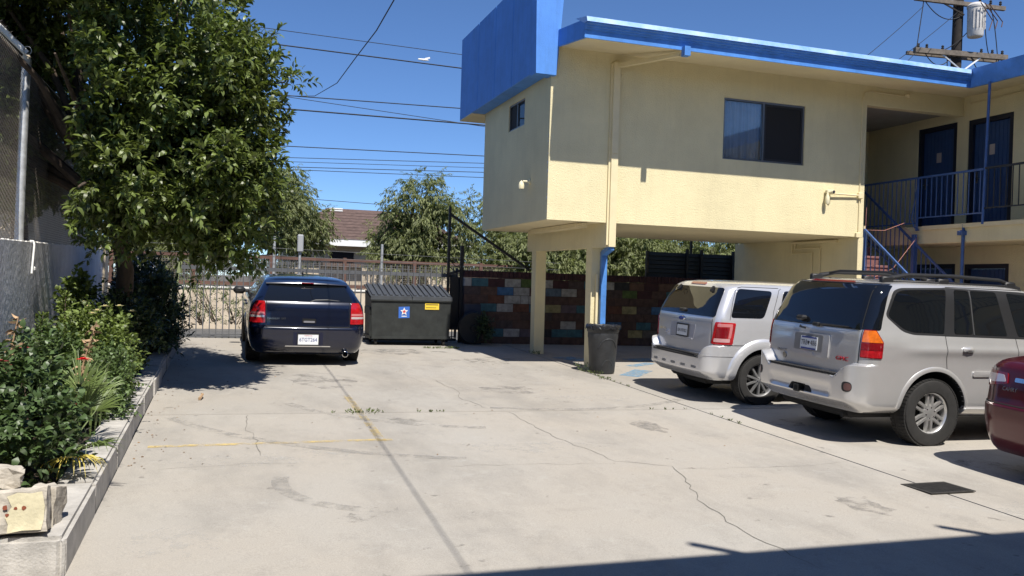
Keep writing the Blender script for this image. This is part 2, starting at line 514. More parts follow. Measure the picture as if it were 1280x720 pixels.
M['darkslat'] = mat('dark_slat', (0.020, 0.026, 0.036), 0.6, var=0.15, vscale=3)
M['mortar'] = mat('dark_mortar', (0.075, 0.05, 0.045), 0.95)
M['sign'] = mat('sign_back', (0.42, 0.43, 0.44), 0.5, metal=0.3)
M['weed'] = mat('weed_leaf', (0.10, 0.13, 0.04), 0.6, island=0.4, trans=0.2)
M['litter'] = mat('dry_leaf_litter', (0.22, 0.14, 0.08), 0.9, island=0.5)
M['car_int'] = mat('dark_cabin', (0.01, 0.01, 0.01), 0.9)

# ------------------------------------------------------------------ ground
rng = random.Random(7)


def sheet(name, xs, ys, zf, m, kind='structure', parent=None):
    mb = MB()
    vs = [(x, y, zf(x, y)) for y in ys for x in xs]
    n = len(xs)
    fs = [(j * n + i, j * n + i + 1, (j + 1) * n + i + 1, (j + 1) * n + i) for j in range(len(ys) - 1) for i in range(n - 1)]
    mb.add(vs, fs)
    return mb.build(name, m, parent, kind=kind)


def base_z(x, y):
    xx = max(-30, min(40, x))
    if y <= 18.75: return GB * xx + GC * max(-25, y) - 0.035
    if y <= 25: return 0.28
    return 0.10


ground = sheet('ground', [-1500, -60, -30, 0, 15, 40, 80, 1500], [-1500, -60, -25, 0, 10, 18.75, 18.9, 25, 25.1, 60, 1500], base_z, M['joint'])
alley = sheet('alley_road', [-60, 0, 60], [18.95, 24.9], lambda x, y: 0.29, M['asphalt'])

lot = thing('parking_lot', None, None)
lot['kind'] = 'structure'


def lot_slab(x0, x1, y0, y1, g=0.011):
    p = [(x0 + g, y0 + g), (x1 - g, y0 + g), (x1 - g, y1 - g), (x0 + g, y1 - g)]
    mb = MB().hexa([(x, y, gz(x, y) - 0.03) for x, y in p] + [(x, y, gz(x, y)) for x, y in p])
    return mb.build('concrete_slab', M['lot%d' % (len(lot.children) % 4)], lot)


JX, JY = 5.94, 9.92
for (x0, x1, y0, y1) in ((-0.79, JX, 2.2, JY), (-0.79, JX, JY, 18.7), (JX, 13.9, 2.2, JY), (JX, 13.9, JY, 18.7), (-0.79, JX, -14, 2.2), (JX, 13.9, -14, 2.2), (13.9, 24, -14, 4), (-9, -0.79, -14, 2.2), (-9, -0.79, 2.2, 5.16)):
    lot_slab(x0, x1, y0, y1)


def ground_ribbon(name, pts, w, m, lift, parent=None, jitter=0.0, seed=0):
    """a flat strip laid on the lot"""
    r = random.Random(seed)
    pts = [Vector((p[0], p[1], 0)) for p in pts]
    if jitter:
        q = [pts[0]]
        for a, b in zip(pts, pts[1:]):
            n = max(2, int((b - a).length / 0.11))
            pd = Vector((-(b - a).y, (b - a).x, 0)).normalized()
            for i in range(1, n + 1):
                q.append(a.lerp(b, i / n) + pd * r.uniform(-jitter, jitter) * (0 if i == n else 1))
        pts = q
    mb = MB(); vs = []
    for i, p in enumerate(pts):
        d = (pts[min(i + 1, len(pts) - 1)] - pts[max(i - 1, 0)]).normalized()
        pd = Vector((-d.y, d.x, 0))
        ww = w * (r.uniform(0.5, 1.4) if jitter else 1.0)
        if jitter and i in (0, len(pts) - 1): ww *= 0.3
        for sgn in (-1, 1):
            q = p + pd * sgn * ww / 2
            vs.append((q.x, q.y, gz(q.x, q.y) + lift))
    fs = [(2 * i, 2 * i + 1, 2 * i + 3, 2 * i + 2) for i in range(len(pts) - 1)]
    mb.add(vs, fs)
    return mb.build(name, m, parent)


CR = 0.003
for k, (pts, w) in enumerate([
        ([(3.31, 9.86), (3.33, 8.44), (3.51, 7.26), (3.97, 7.01), (3.59, 5.83), (3.5, 5.15), (3.55, 4.4)], 0.012),
        ([(1.9, 7.28), (2.7, 7.26), (3.47, 7.17)], 0.007), ([(3.94, 6.89), (5.25, 6.85), (5.9, 6.95)], 0.008),
        ([(0.28, 9.85), (0.24, 9.14), (0.31, 8.73), (0.32, 8.29), (0.34, 7.87)], 0.012),
        ([(3.05, 12.6), (3.1, 11.4), (2.98, 10.9), (3.12, 10.1)], 0.011), ([(2.75, 13.9), (2.7, 12.9), (2.82, 12.3)], 0.008),
        ([(-0.5, 7.45), (0.2, 7.6), (0.7, 7.52)], 0.006), ([(6.9, 8.6), (7.5, 7.0), (7.35, 5.6)], 0.008)]):
    ground_ribbon('crack', pts, w * .5, M['crack'], CR, lot, jitter=0.03, seed=k)

ground_ribbon('painted_line', [(-0.62, 8.33), (1.62, 8.43)], 0.085, M['yellow'], 0.004, lot)
ground_ribbon('painted_line', [(1.53, 11.2), (1.51, 8.35)], 0.09, M['yellow2'], 0.004, lot)
for pts, w in (([(6.25, 15.4), (6.75, 15.62)], 0.6), ([(6.5, 13.05), (7.2, 13.85)], 0.34), ([(7.6, 15.35), (8.3, 15.5)], 0.5), ([(7.2, 14.4), (7.9, 14.9)], 0.22), ([(8.1, 14.6), (8.8, 15.6)], 0.16)):
    ground_ribbon('painted_line', pts, w, M['bluepaint'], 0.004, lot)

stain_m = paint_worn('oil_stain', (0.24, 0.228, 0.21), 3.0, 0.62)
scuff_m = paint_worn('pale_scuff', (0.52, 0.50, 0.46), 6.0, 0.64)
tyre_m = paint_worn('tyre_smear', (0.345, 0.328, 0.30), 5.0, 0.58)


def stain(cx, cy, rx, ry, m, seed, lift):
    r = random.Random(seed); n = 22
    vs = [(cx, cy, gz(cx, cy) + lift)]
    for i in range(n):
        a = 2 * math.pi * i / n; k = r.uniform(.7, 1.15)
        x, y = cx + rx * k * math.cos(a), cy + ry * k * math.sin(a)
        vs.append((x, y, gz(x, y) + lift))
    MB().add(vs, [(0, i + 1, (i + 1) % n + 1) for i in range(n)]).build('oil_stain', m, lot)


for i, (cx, cy, rx, ry) in enumerate(((1.35, 12.6, .5, .8), (4.6, 15.2, .7, .6), (3.2, 16.4, .9, .5), (4.7, 8.9, .18, .4), (7.3, 6.6, .35, .25), (6.6, 8.9, .25, .3), (2.0, 9.4, .25, .2), (4.9, 5.6, .2, .3), (.9, 5.9, .14, .12), (3.9, 11.6, .5, .4))):
    stain(cx, cy, rx, ry, stain_m, i, .0022)
for i, (cx, cy, rx, ry) in enumerate(((.2, 7.7, .6, .25), (1.0, 7.9, .3, .15), (-.3, 5.6, .35, .3), (6.3, 5.2, .4, .25), (5.0, 10.9, .6, .3), (2.9, 8.0, .8, .3))):
    stain(cx, cy, rx, ry, scuff_m, 40 + i, .0016)
for k, (c, r0, a0, a1) in enumerate((((1.3, 6.9), .85, 165, 265), ((3.2, 11.5), 2.6, 200, 260), ((3.2, 11.5), 4.1, 205, 255), ((4.2, 13.0), 3.0, 250, 310))):
    ground_ribbon('tyre_mark', [(c[0] + r0 * math.cos(rad(a0 + (a1 - a0) * i / 24)), c[1] + r0 * math.sin(rad(a0 + (a1 - a0) * i / 24))) for i in range(25)], .13, tyre_m, .0034 + .0003 * k, lot)

# storm drain in the lot
dc = Vector((6.0, 5.93, 0)); DS = .68
drain = thing('storm_drain', 'dark rusty rectangular drain grate let into the concrete', 'drain grate', (dc.x, dc.y, gz(dc.x, dc.y)))
drain.scale = (DS, DS, 1)
mb = MB()
for (a, b, c, d) in ((-0.36, 0.36, -0.26, -0.22), (-0.36, 0.36, 0.22, 0.26), (-0.36, -0.32, -0.22, 0.22), (0.32, 0.36, -0.22, 0.22)):
    mb.box(a, b, c, d, 0.0035, 0.012)
mb.build('frame', M['iron'], drain, local=True)
MB().box(-0.32, 0.32, -0.22, 0.22, 0.003, 0.005).build('pit', M['well'], drain, local=True)
for i in range(16):
    x = -0.30 + i * 0.04
    MB().box(x - 0.011, x + 0.011, -0.22, 0.22, 0.0055, 0.0115).build('bar', M['iron'], drain, local=True)

# ------------------------------------------------------------------ planter, curb, grey wall
curb = thing('planter_curb', 'raised grey concrete curb edging the planting bed', 'curb', (-0.9, 5.2, 0.15))


def curb_block(x0, x1, y0, y1, h=0.215):
    bm = bmesh.new(); bmesh.ops.create_cube(bm, size=1)
    for v in bm.verts:
        x = (x0 + x1) / 2 + v.co.x * (x1 - x0); y = (y0 + y1) / 2 + v.co.y * (y1 - y0)
        v.co = Vector((x, y, gz(x, y) + (h + rng.uniform(-.004, .004) if v.co.z > 0 else -0.03)))
    bmesh.ops.bevel(bm, geom=[e for e in bm.edges if all(v.co.z > 0.2 for v in e.verts) or True], offset=0.022, segments=2, affect='EDGES')
    m_ = MB(); bm.verts.index_update()
    m_.add([v.co[:] for v in bm.verts], [[v.index for v in f.verts] for f in bm.faces]); bm.free()
    return m_.build('curb_block', M['curb'], curb, smooth=40)


bm = bmesh.new()                  # the corner is one L-shaped pour
poly = [(-2.25, 5.14), (-0.80, 5.14), (-0.78, 5.16), (-0.78, 6.30), (-1.03, 6.30), (-1.03, 5.40), (-2.25, 5.40)]
lo = [bm.verts.new((x, y_, gz(x, y_) - .03)) for x, y_ in poly]; hi = [bm.verts.new((x, y_, gz(x, y_) + .213)) for x, y_ in poly]
bm.faces.new(lo[::-1]); bm.faces.new(hi)
for i in range(7): bm.faces.new((lo[i], lo[(i + 1) % 7], hi[(i + 1) % 7], hi[i]))
bmesh.ops.bevel(bm, geom=[e for e in bm.edges if all(v in hi for v in e.verts)] + [e for e in bm.edges if e.verts[0].co.xy == e.verts[1].co.xy], offset=.024, segments=2, affect='EDGES')
me = bpy.data.meshes.new('curb_block'); bm.to_mesh(me); bm.free()
me.materials.append(M['curb']); me.transform(Matrix.Translation(-curb.location))
fix_normals(me)
link('curb_block', me, curb)
y = 6.306
while y < 17.9:
    y2 = min(y + 1.22, 18.0)
    j = rng.uniform(-0.012, 0.012)
    curb_block(-1.03 + j, -0.78 + j, y, y2 - 0.012)
    y = y2
sheet('planter_soil', [-2.1, -1.55, -1.0], [5.38 + i * 0.6 for i in range(22)], lambda x, y: gz(x, y) + 0.16 + 0.03 * math.sin(x * 9 + y * 3), M['soil'])


def wz(y): return 2.075 + 0.015 * (y - 9.55)


gw = thing('garden_wall', 'grey painted rendered wall behind the planting bed, fence on top', 'wall', (-2.2, 9, 0.2))
mb = MB()
ys = [-1 + i * 1.5 for i in range(13)]
vs = []; fs = []
for yy in ys:
    vs += [(-2.28, yy, -0.1), (-2.1, yy, -0.1), (-2.1, yy, wz(yy)), (-2.28, yy, wz(yy))]
for i in range(len(ys) - 1):
    a = i * 4; b = a + 4
    for k in range(4): fs.append((a + k, a + (k + 1) % 4, b + (k + 1) % 4, b + k))
fs += [(0, 1, 2, 3), tuple(len(vs) - 4 + k for k in (3, 2, 1, 0))]
mb.add(vs, fs).build('wall_body', M['greywall'], gw)
MB().box(-2.30, -2.06, 17.02, 17.45, 0.2, 2.22).build('pier', M['beige'], gw)
# irregular mortar ridge left along the top
mb = MB()
for i in range(90):
    yy = 6.5 + i * 0.115 + rng.uniform(-.03, .03)
    l = rng.uniform(0.05, 0.13)
    x = -2.105 + rng.uniform(-.008, .004)
    mb.hexa([(x - .03, yy, wz(yy) - .004), (x + .002, yy, wz(yy) - .004), (x + .002, yy + l, wz(yy) - .004), (x - .03, yy + l, wz(yy) - .004),
             (x - .025, yy + .01, wz(yy) + rng.uniform(.004, .016)), (x - .004, yy + .01, wz(yy) + rng.uniform(.004, .016)), (x - .004, yy + l - .01, wz(yy) + rng.uniform(.004, .016)), (x - .025, yy + l - .01, wz(yy) + .008)])
mb.build('mortar_ridge', M['whitecap'], gw)
# white pipe stub hanging on the wall
pipe = thing('wall_pipe', 'short thin white pipe hanging down the grey wall', 'pipe', (-2.09, 11.0, 1.8))
MB().tube([(-2.12, 11.02, wz(11) + .015), (-2.085, 11.0, wz(11) + .012), (-2.07, 10.98, wz(11) - .03), (-2.075, 10.9, 1.74)], 0.011, 8).build('pipe', M['white'], pipe)
MB().lathe([(0, -.02), (.02, -.02), (.022, .01), (.012, .02), (0, .02)], (-2.07, 10.97, 1.80), n=8).build('clip', M['white'], pipe)

# chain link fence on top of the wall
fen = thing('chain_link_fence', 'rusty chain link fence with galvanised post and barbed arm above grey wall', 'chain link fence', (-2.19, 10.3, 2.08))
FX = -2.19
FT = 4.12
MB().tube([(FX, 10.78, 2.0), (FX, 10.92, FT + .03)], 0.047, 14).build('post', M['galv'], fen, smooth=40)
MB().tube([(FX, 15.6, 2.0), (FX, 15.6, FT + .03)], 0.04, 10).build('post', M['galv'], fen, smooth=40)
MB().tube([(FX, 5.0, 2.0), (FX, 5.0, FT + .03)], 0.04, 10).build('post', M['galv'], fen, smooth=40)
MB().lathe([(0, FT + .09), (.035, FT + .08), (.05, FT + .03), (.054, FT + .02), (.054, FT - .02), (.048, FT - .03)], (FX, 10.92, 0), n=14).build('cap', M['beige'], fen, smooth=40)
mb = MB()   # ring at the top of the post
mb.tube([(FX + .02 + .04 * math.cos(t), 10.87, FT + .12 + .045 * math.sin(t)) for t in [i * math.pi / 8 for i in range(17)]], 0.006, 6).build('loop', M['galv'], fen, smooth=60)
MB().bar((FX, 10.92, FT + .1), (FX - .55, 10.67, FT + .62), .055, .055).build('barbed_arm', M['white'], fen)
for k in range(3):
    a = 0.15 + 0.3 * k
    p0 = Vector((FX - .55 * a, 10.92 - .25 * a, FT + .14 + .52 * a))
    mb = MB(); mb.tube([p0 + Vector((0, -7, 0)), p0, p0 + Vector((0, 7, -.05))], 0.0035, 5)
    for i in range(60):
        q = p0 + Vector((0, -6.5 + i * .22, .004))
        mb.tube([q + Vector((-.018, .004, -.014)), q + Vector((.018, -.004, .014))], .0028, 4)
    mb.build('barbed_wire', M['wire'], fen)
MB().tube([(FX, 3.0, FT), (FX, 10.92, FT), (FX, 17.5, FT - .02)], 0.006, 6).build('top_wire', M['galv'], fen)
mb = MB()                     # diamonds as crossing wires
h = FT - 2.06
sp = 0.058
for d in (-1, 1):
    yy = 3.0 - h
    while yy < 17.6:
        a = (yy, 2.06) if d > 0 else (yy, FT)
        b = (yy + h, FT) if d > 0 else (yy + h, 2.06)
        # clip to the fence ends
        t0 = max(0.0, (3.0 - a[0]) / h); t1 = min(1.0, (17.5 - a[0]) / h)
        if t1 > t0 + .02:
            n = max(1, int((t1 - t0) * 6))
            pts = []
            for i in range(n + 1):
                t = t0 + (t1 - t0) * i / n
                py = a[0] + h * t; pz = a[1] + (b[1] - a[1]) * t
                pts.append((FX + .012 * d * .4 + .03 * math.sin(py * 1.1) * math.sin((pz - 2.06) / h * math.pi) + .0045 * d, py, pz))
            mb.tube(pts, 0.0020, 3, cap=False)
        yy += sp
mb.build('wire_mesh', M['wire'], fen, kind='stuff')

# neighbour's house behind the fence
nb = thing('neighbour_house', 'beige sided house seen through the chain link fence', 'house', (-6, 18.5, 0.2))
for i in range(20):
    z0 = 0.2 + i * 0.15
    MB().hexa([(-12, 17.0 - .0, z0), (-3.2, 17.0, z0), (-3.2, 17.05, z0), (-12, 17.05, z0), (-12, 17.018, z0 + .146), (-3.2, 17.018, z0 + .146), (-3.2, 17.05, z0 + .146), (-12, 17.05, z0 + .146)]).build('siding_board', M['beige'], nb)
MB().box(-12, -3.22, 17.055, 24, 0.1, 3.29).build('wall_body', M['beige'], nb)
mb = MB(); mb.add([(-12.4, 16.65, 3.42), (-2.9, 16.65, 3.42), (-2.9, 24.6, 3.42), (-12.4, 24.6, 3.42), (-12.4, 20.5, 4.4), (-2.9, 20.5, 4.4), (-12.4, 16.65, 3.3), (-2.9, 16.65, 3.3), (-2.9, 24.6, 3.3), (-12.4, 24.6, 3.3)],
                  [(0, 1, 5, 4), (2, 3, 4, 5), (1, 2, 5), (3, 0, 4), (6, 7, 1, 0), (7, 8, 2, 1), (8, 9, 3, 2), (9, 6, 0, 3), (9, 8, 7, 6)])
mb.build('roof', M['greyeave'], nb)

# ------------------------------------------------------------------ motel building
bld = thing('motel_building', 'cream stucco two-storey motel with blue parapet above the carport', 'building', (8.0, 13.35, 0.3))
XL, YF, XR, YB = 5.05, 13.35, 11.49, 17.40
ZB, ZS = 2.88, 5.76
T = 0.18
WX0, WX1, WZ0, WZ1 = 8.37, 10.10, 4.14, 5.24
wall('front_wall', M['cream'], bld, 'Y', YF, T, XL, XR, ZB, ZS + .1, [(WX0, WX1, WZ0, WZ1)])
wall('left_wall', M['cream'], bld, 'X', XL + .0015, T, YF + T + .001, 17.15, ZB, ZS + .1, [(14.65, 15.57, 4.67, 5.17)])
MB().box(XL + .003, XR, 17.0, 17.15, ZB, ZS + .1).build('rear_wall', M['cream'], bld)
MB().box(XL + .004, XR - .002, YF + .004, 17.149, ZB - .0015, ZB + .16).build('underside', M['soffit'], bld)
# carport side wall, pilaster
MB().box(11.38, 11.52, YF + .003, 17.48, 0.1, ZB - .003).build('carport_wall', M['cream'], bld)
MB().box(11.52 + .002, 11.56, YF + .02, YF + .14, 0.1, 3.1).build('conduit_cover', M['trim'], bld)
# beam and columns
MB().hexa([(6.14, YF + .003, 2.465), (6.29, YF + .003, 2.465), (6.20, 16.85, 2.465), (5.96, 16.85, 2.465), (6.14, YF + .003, ZB - .004), (6.29, YF + .003, ZB - .004), (6.20, 16.85, ZB - .004), (5.96, 16.85, ZB - .004)]).build('beam', M['cream'], bld)
for (cx, cy) in ((6.225, 13.98), (6.085, 16.45)):
    g0 = gz(cx, cy)
    MB().hexa([(cx - .10, cy - .11, g0 - .02), (cx + .115, cy - .11, g0 - .02), (cx + .115, cy + .11, g0 - .02), (cx - .10, cy + .11, g0 - .02),
               (cx - .115, cy - .125, 2.468), (cx + .105, cy - .125, 2.468), (cx + .105, cy + .125, 2.468), (cx - .115, cy + .125, 2.468)]).build('column', M['cream'], bld)


def window(x0, x1, z0, z1, y, split, name='window'):
    fr = MB()
    w = 0.035
    fr.box(x0 + .002, x1 - .002, y - .01, y + .04, z0 + .002, z0 + w); fr.box(x0 + .002, x1 - .002, y - .01, y + .04, z1 - w, z1 - .002)
    fr.box(x0 + .002, x0 + w, y - .01, y + .04, z0 + w, z1 - w); fr.box(x1 - w, x1 - .002, y - .01, y + .04, z0 + w, z1 - w)
    fr.box(split - .018, split + .018, y - .008, y + .04, z0 + w, z1 - w)
    return fr.build(name, M['alu'], bld)


wy = YF + .035
win = window(WX0, WX1, WZ0, WZ1, wy, 9.22)
MB().box(WX0 + .035, 9.20, wy + .02, wy + .026, WZ0 + .035, WZ1 - .035).build('pane', M['pane'], win)
MB().box(9.24, WX1 - .035, wy + .024, wy + .030, WZ0 + .035, WZ1 - .035).build('pane', M['pane'], win)
mb = MB()     # sliding insect screen on the right half
for q in ((9.235, 10.065, WZ0 + .03, WZ0 + .075), (9.235, 10.065, WZ1 - .075, WZ1 - .03), (9.235, 9.275, WZ0 + .075, WZ1 - .075), (10.025, 10.065, WZ0 + .075, WZ1 - .075)):
    mb.box(q[0], q[1], wy - .006, wy + .014, q[2], q[3])
mb.build('screen_frame', M['darkfr'], win)
MB().box(9.275, 10.025, wy + .006, wy + .009, WZ0 + .075, WZ1 - .075).build('insect_screen', M['screen'], win)
mb = MB()     # hanging curtain behind the left half
n = 56
cv = []
for i in range(n + 1):
    x = WX0 + .02 + (9.25 - WX0) * i / n
    yy = wy + .10 + .022 * math.sin(i * 1.35) + .014 * math.sin(i * 0.57 + 1)
    cv += [(x, yy, WZ0 - .05), (x, yy, WZ1 + .05)]
mb.add(cv, [(2 * i, 2 * i + 2, 2 * i + 3, 2 * i + 1) for i in range(n)])
mb.build('curtain', M['blind'], win)
# small window in the left wall
sw = MB()
xw = XL + .03
for q in ((14.652, 15.568, 4.672, 4.70), (14.652, 15.568, 5.14, 5.168), (14.652, 14.68, 4.70, 5.14), (15.54, 15.568, 4.70, 5.14), (15.10, 15.13, 4.70, 5.14)):
    sw.box(xw - .008, xw + .04, q[0], q[1], q[2], q[3])
sw = sw.build('window', M['alu'], bld)
MB().box(xw + .015, xw + .02, 14.68, 15.10, 4.70, 5.14).build('pane', M['pane'], sw)
MB().box(xw + .012, xw + .016, 15.13, 15.54, 4.70, 5.14).build('insect_screen', M['screen'], sw)
MB().box(xw + .045, xw + .05, 14.5, 15.7, 4.55, 5.3).build('blind', M['screen'], sw)

# roof: soffit slab, fascia, gutter, flashing
YE = 12.20
XE0, XE1 = 5.16, 12.80
mb = MB(); mb.hexa([(XE0, YE + .02, 5.625), (XE1 + .01, YE + .02, 5.625), (13.85, YF, ZS), (5.11, YF, ZS), (XE0, YE + .02, 5.85), (XE1 + .01, YE + .02, 5.85), (13.85, YF, 5.9), (5.11, YF, 5.9)])
mb.build('soffit', M['soffit'], bld)
mb = MB(); mb.box(XL + .31, 22, YF + .001, 17.1, ZS + .101, 6.0).build('roof_deck', M['greyeave'], bld)
# fascia board, K-profile gutter: profile (y offset outward, z)
prof = [(0, 5.612), (-.02, 5.612), (-.02, 5.625), (-.012, 5.627), (-.012, 5.735), (-.05, 5.745), (-.05, 5.765), (-.072, 5.775), (-.072, 5.80), (-.09, 5.808), (-.105, 5.815), (-.105, 5.835), (0, 5.835)]
mb = MB(); n = len(prof)
vs = [(XE0 - .02, YE + p[0], p[1]) for p in prof] + [(XE1 - (-p[0]) * 1.0, YE + p[0], p[1]) for p in prof]
mb.add(vs, [tuple(range(n)), tuple(range(2 * n - 1, n - 1, -1))] + [(i, (i + 1) % n, n + (i + 1) % n, n + i) for i in range(n)])
mb.build('gutter', M['bluegl'], bld)
MB().hexa([(XE0 - .03, YE - .125, 5.838), (XE1 - .13, YE - .125, 5.838), (XE1 - .13, YE - .005, 5.838), (XE0 - .03, YE - .005, 5.838), (XE0 - .03, YE - .095, 5.918), (XE1 - .10, YE - .095, 5.918), (XE1 + .3, YE + .35, 6.0), (XE0 - .03, YE + .35, 6.0)]).build('roof_flashing', M['bluelt'], bld)
# left end of the eave
MB().hexa([(XE0 - .022, YE + .003, 5.612), (XE0 + .02, YE + .003, 5.612), (5.16, YF - .05, ZS - .015), (5.112, YF - .05, ZS - .015), (XE0 - .022, YE + .003, 5.9), (XE0 + .02, YE + .003, 5.9), (5.16, YF - .05, 6.02), (5.112, YF - .05, 6.02)]).build('fascia', M['blue'], bld)
# parapet: four panels and the front fin
py = [13.50, 14.55, 15.6, 16.75, 18.1]
for a, b in zip(py, py[1:]):
    MB().bbox(4.75, 5.045, a + .007, b - .007, 5.30, 7.06, .009).build('parapet_panel', M['blue'], bld)
MB().box(5.046, 5.9, 17.16, 18.09, 5.31, 7.05).build('parapet_return', M['blue'], bld)
MB().box(4.752, 5.9, 17.152, 18.09, 5.285, 5.309).build('parapet_soffit', M['soffit'], bld)
MB().hexa([(4.74, 13.24, 5.26), (5.10, 13.24, 5.26), (5.135, 13.50, 5.26), (4.74, 13.50, 5.26), (4.70, 13.24, 7.2), (5.24, 13.24, 7.2), (5.28, 13.50, 7.2), (4.70, 13.50, 7.2)]).build('parapet_fin', M['blue'], bld)
# beam over the corridor, corridor shell
MB().box(XR + .001, 13.85, YF + .002, YF + T, 5.40, ZS + .02).build('header', M['cream'], bld)
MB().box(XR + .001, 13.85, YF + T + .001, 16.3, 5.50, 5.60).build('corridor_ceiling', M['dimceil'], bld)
MB().box(XR - .0, XR + .03, YF + T + .002, 16.0, ZB, 5.499).build('corridor_wall', M['cream'], bld)
MB().box(XR + .031, 13.85, 16.0, 16.15, 2.9, 5.499).build('corridor_back', M['cream'], bld)
MB().box(XR + .031, XR + .06, YF + T + .15, YF + T + .95, 3.14, 5.2).build('door', M['door'], bld)
# right wing
D1 = (13.50, 14.52); D2 = (12.20, 13.23)
XW = 13.85
holes = [(D1[0], D1[1], 3.14, 5.31), (D2[0], D2[1], 3.14, 5.29), (D1[0] - .06, D1[1], .16, 2.46), (D2[0], D2[1] + .0, .16, 2.45), (8.6, 10.2, 4.0, 5.2), (5.0, 6.0, 3.14, 5.29)]
wall('right_wall', M['cream'], bld, 'X', XW, .16, 1.5, 16.0, 0.05, ZS + .1, holes)


def door(y0, y1, z0, z1, upper):
    d = MB()
    # planks with grooves
    n = 9
    w = (y1 - y0 - .2) / n
    for i in range(n):
        a = y0 + .1 + i * w
        d.box(XW + .075, XW + .11, a + .004, a + w - .004, z0 + .02, z1 - .1)
    d.box(XW + .085, XW + .11, y0 + .1, y1 - .1, z0 + .015, z1 - .095)
    d = d.build('door', M['door'], bld)
    f = MB(); f.box(XW + .02, XW + .12, y0 + .002, y0 + .098, z0, z1 - .001); f.box(XW + .02, XW + .12, y1 - .098, y1 - .002, z0, z1 - .001); f.box(XW + .02, XW + .12, y0 + .099, y1 - .099, z1 - .093, z1 - .002)
    f.build('frame', M['doorframe'], d)
    MB().tube([(XW + .075, y1 - .17, z0 + .98), (XW + .02, y1 - .17, z0 + .98), (XW + .02, y1 - .28, z0 + .98)], .013, 8).build('handle', M['alu'], d, smooth=50)
    MB().box(XW + .066, XW + .075, y1 - .20, y1 - .14, z0 + .90, z0 + 1.12).build('lock_plate', M['alu'], d)
    return d


for k, (a, b, z0, z1) in enumerate(((D1[0], D1[1], 3.14, 5.31), (D2[0], D2[1], 3.14, 5.29), (D1[0] - .06, D1[1], .16, 2.46), (D2[0], D2[1], .16, 2.45), (5.0, 6.0, 3.14, 5.29))):
    d = door(a, b, z0, z1, k < 2)
    if k < 2:
        c = (a + b) / 2
        nt = MB().box(XW + .070, XW + .0745, c - .055, c + .065, 4.56, 4.76).build('notice', M['paper'], d)
        nt['label'] = 'small printed paper notice'
# right wing window (beyond the frame)
MB().box(XW + .05, XW + .06, 8.6, 10.2, 4.0, 5.2).build('window', M['screen'], bld)
# walkway slab, eave of the right wing
mb = MB()
mb.bbox(12.70, XW - .002, 1.5, 13.15, 2.79, 3.14, .02).build('walkway', M['cream'], bld)
MB().box(12.72, XW - .002, 13.151, 15.99, 2.80, 3.138).build('walkway', M['cream'], bld)
MB().box(12.66, 12.699, 1.5, 13.12, 3.06, 3.135).build('walkway_nosing', M['soffit'], bld)
mb = MB(); mb.hexa([(XE1 + .02, 1.5, 5.625), (XW, 1.5, ZS), (XW, YF, ZS + .001), (XE1 + .02, YE + .03, 5.624), (XE1 + .02, 1.5, 5.85), (XW, 1.5, 5.9), (XW, YF - .001, 5.9), (XE1 + .02, YE + .03, 5.85)])
mb.build('soffit', M['soffit'], bld)
MB().hexa([(XE1 - .03, 1.5, 5.612), (XE1 + .018, 1.5, 5.612), (XE1 + .018, YE - .005, 5.612), (XE1 - .03, YE - .005, 5.612), (XE1 - .11, 1.5, 5.93), (XE1 + .018, 1.5, 5.93), (XE1 + .018, YE - .005, 5.93), (XE1 - .11, YE - .13, 5.93)]).build('fascia', M['bluegl'], bld)
MB().box(XE1 + .02, 22, 1.5, YF, 5.905, 5.96).build('roof_deck', M['greyeave'], bld)
# posts of the walkway, railing
for yy in (11.72, 7.6, 3.4):
    MB().tube([(12.66, yy, 3.1), (12.72, yy, 5.62)], .024, 10).build('post', M['rail'], bld, smooth=50)
nw = MB().tube([(12.68, 12.15, .2), (12.68, 12.15, 2.92)], .030, 10)
nw.box(12.60, 12.76, 12.09, 12.21, 2.92, 3.0); nw.tube([(12.68, 12.15, 3.0), (12.68, 12.15, 3.12)], .022, 8)
nw.tube([(12.58, 12.15, 2.97), (12.78, 12.15, 3.02)], .03, 6)
nw.build('newel_post', M['rail'], bld)


def railing(p0, p1, zt, zb, sp, name='railing', slope=0.0, bar=.007, top=.02, m='rail'):
    """top and bottom rails with balusters between two plan points; slope = dz over its length"""
    p0 = Vector((*p0, 0)); p1 = Vector((*p1, 0)); L_ = (p1 - p0).length
    f = lambda t, z: (*p0.lerp(p1, t).to_2d(), z + slope * t)
    ro = MB().bar(f(0, zt), f(1, zt), .036, .036).build(name, M[m], bld)
    MB().bar(f(0, zb), f(1, zb), .024, .024).build('bottom_rail', M[m], ro)
    n = int(L_ / sp)
    for i in range(n + 1):
        t = (i + .5) / (n + 1)
        MB().bar(f(t, zb), f(t, zt - .012), bar * 2, bar * 2, upv=(0, 1, 0)).build('baluster', M[m], ro)
    return ro


railing((12.67, 13.22), (12.67, 11.74), 4.075, 3.30, .125)
railing((12.67, 11.70), (12.67, 2.0), 4.085, 3.38, .125, m='darkslat')
railing((12.67, 15.9), (12.67, 13.26), 4.075, 3.20, .125)
MB().bar((12.66, 13.24, 3.05), (12.66, 13.24, 4.07), .035, .035, (0, 1, 0)).build('post', M['rail'], bld)
MB().tube([(12.66, 13.24, 3.95), (12.66, 13.38, 3.30), (12.66, 13.3, 3.12), (12.66, 13.18, 3.06)], .013, 6).build('brace', M['rail'], bld)
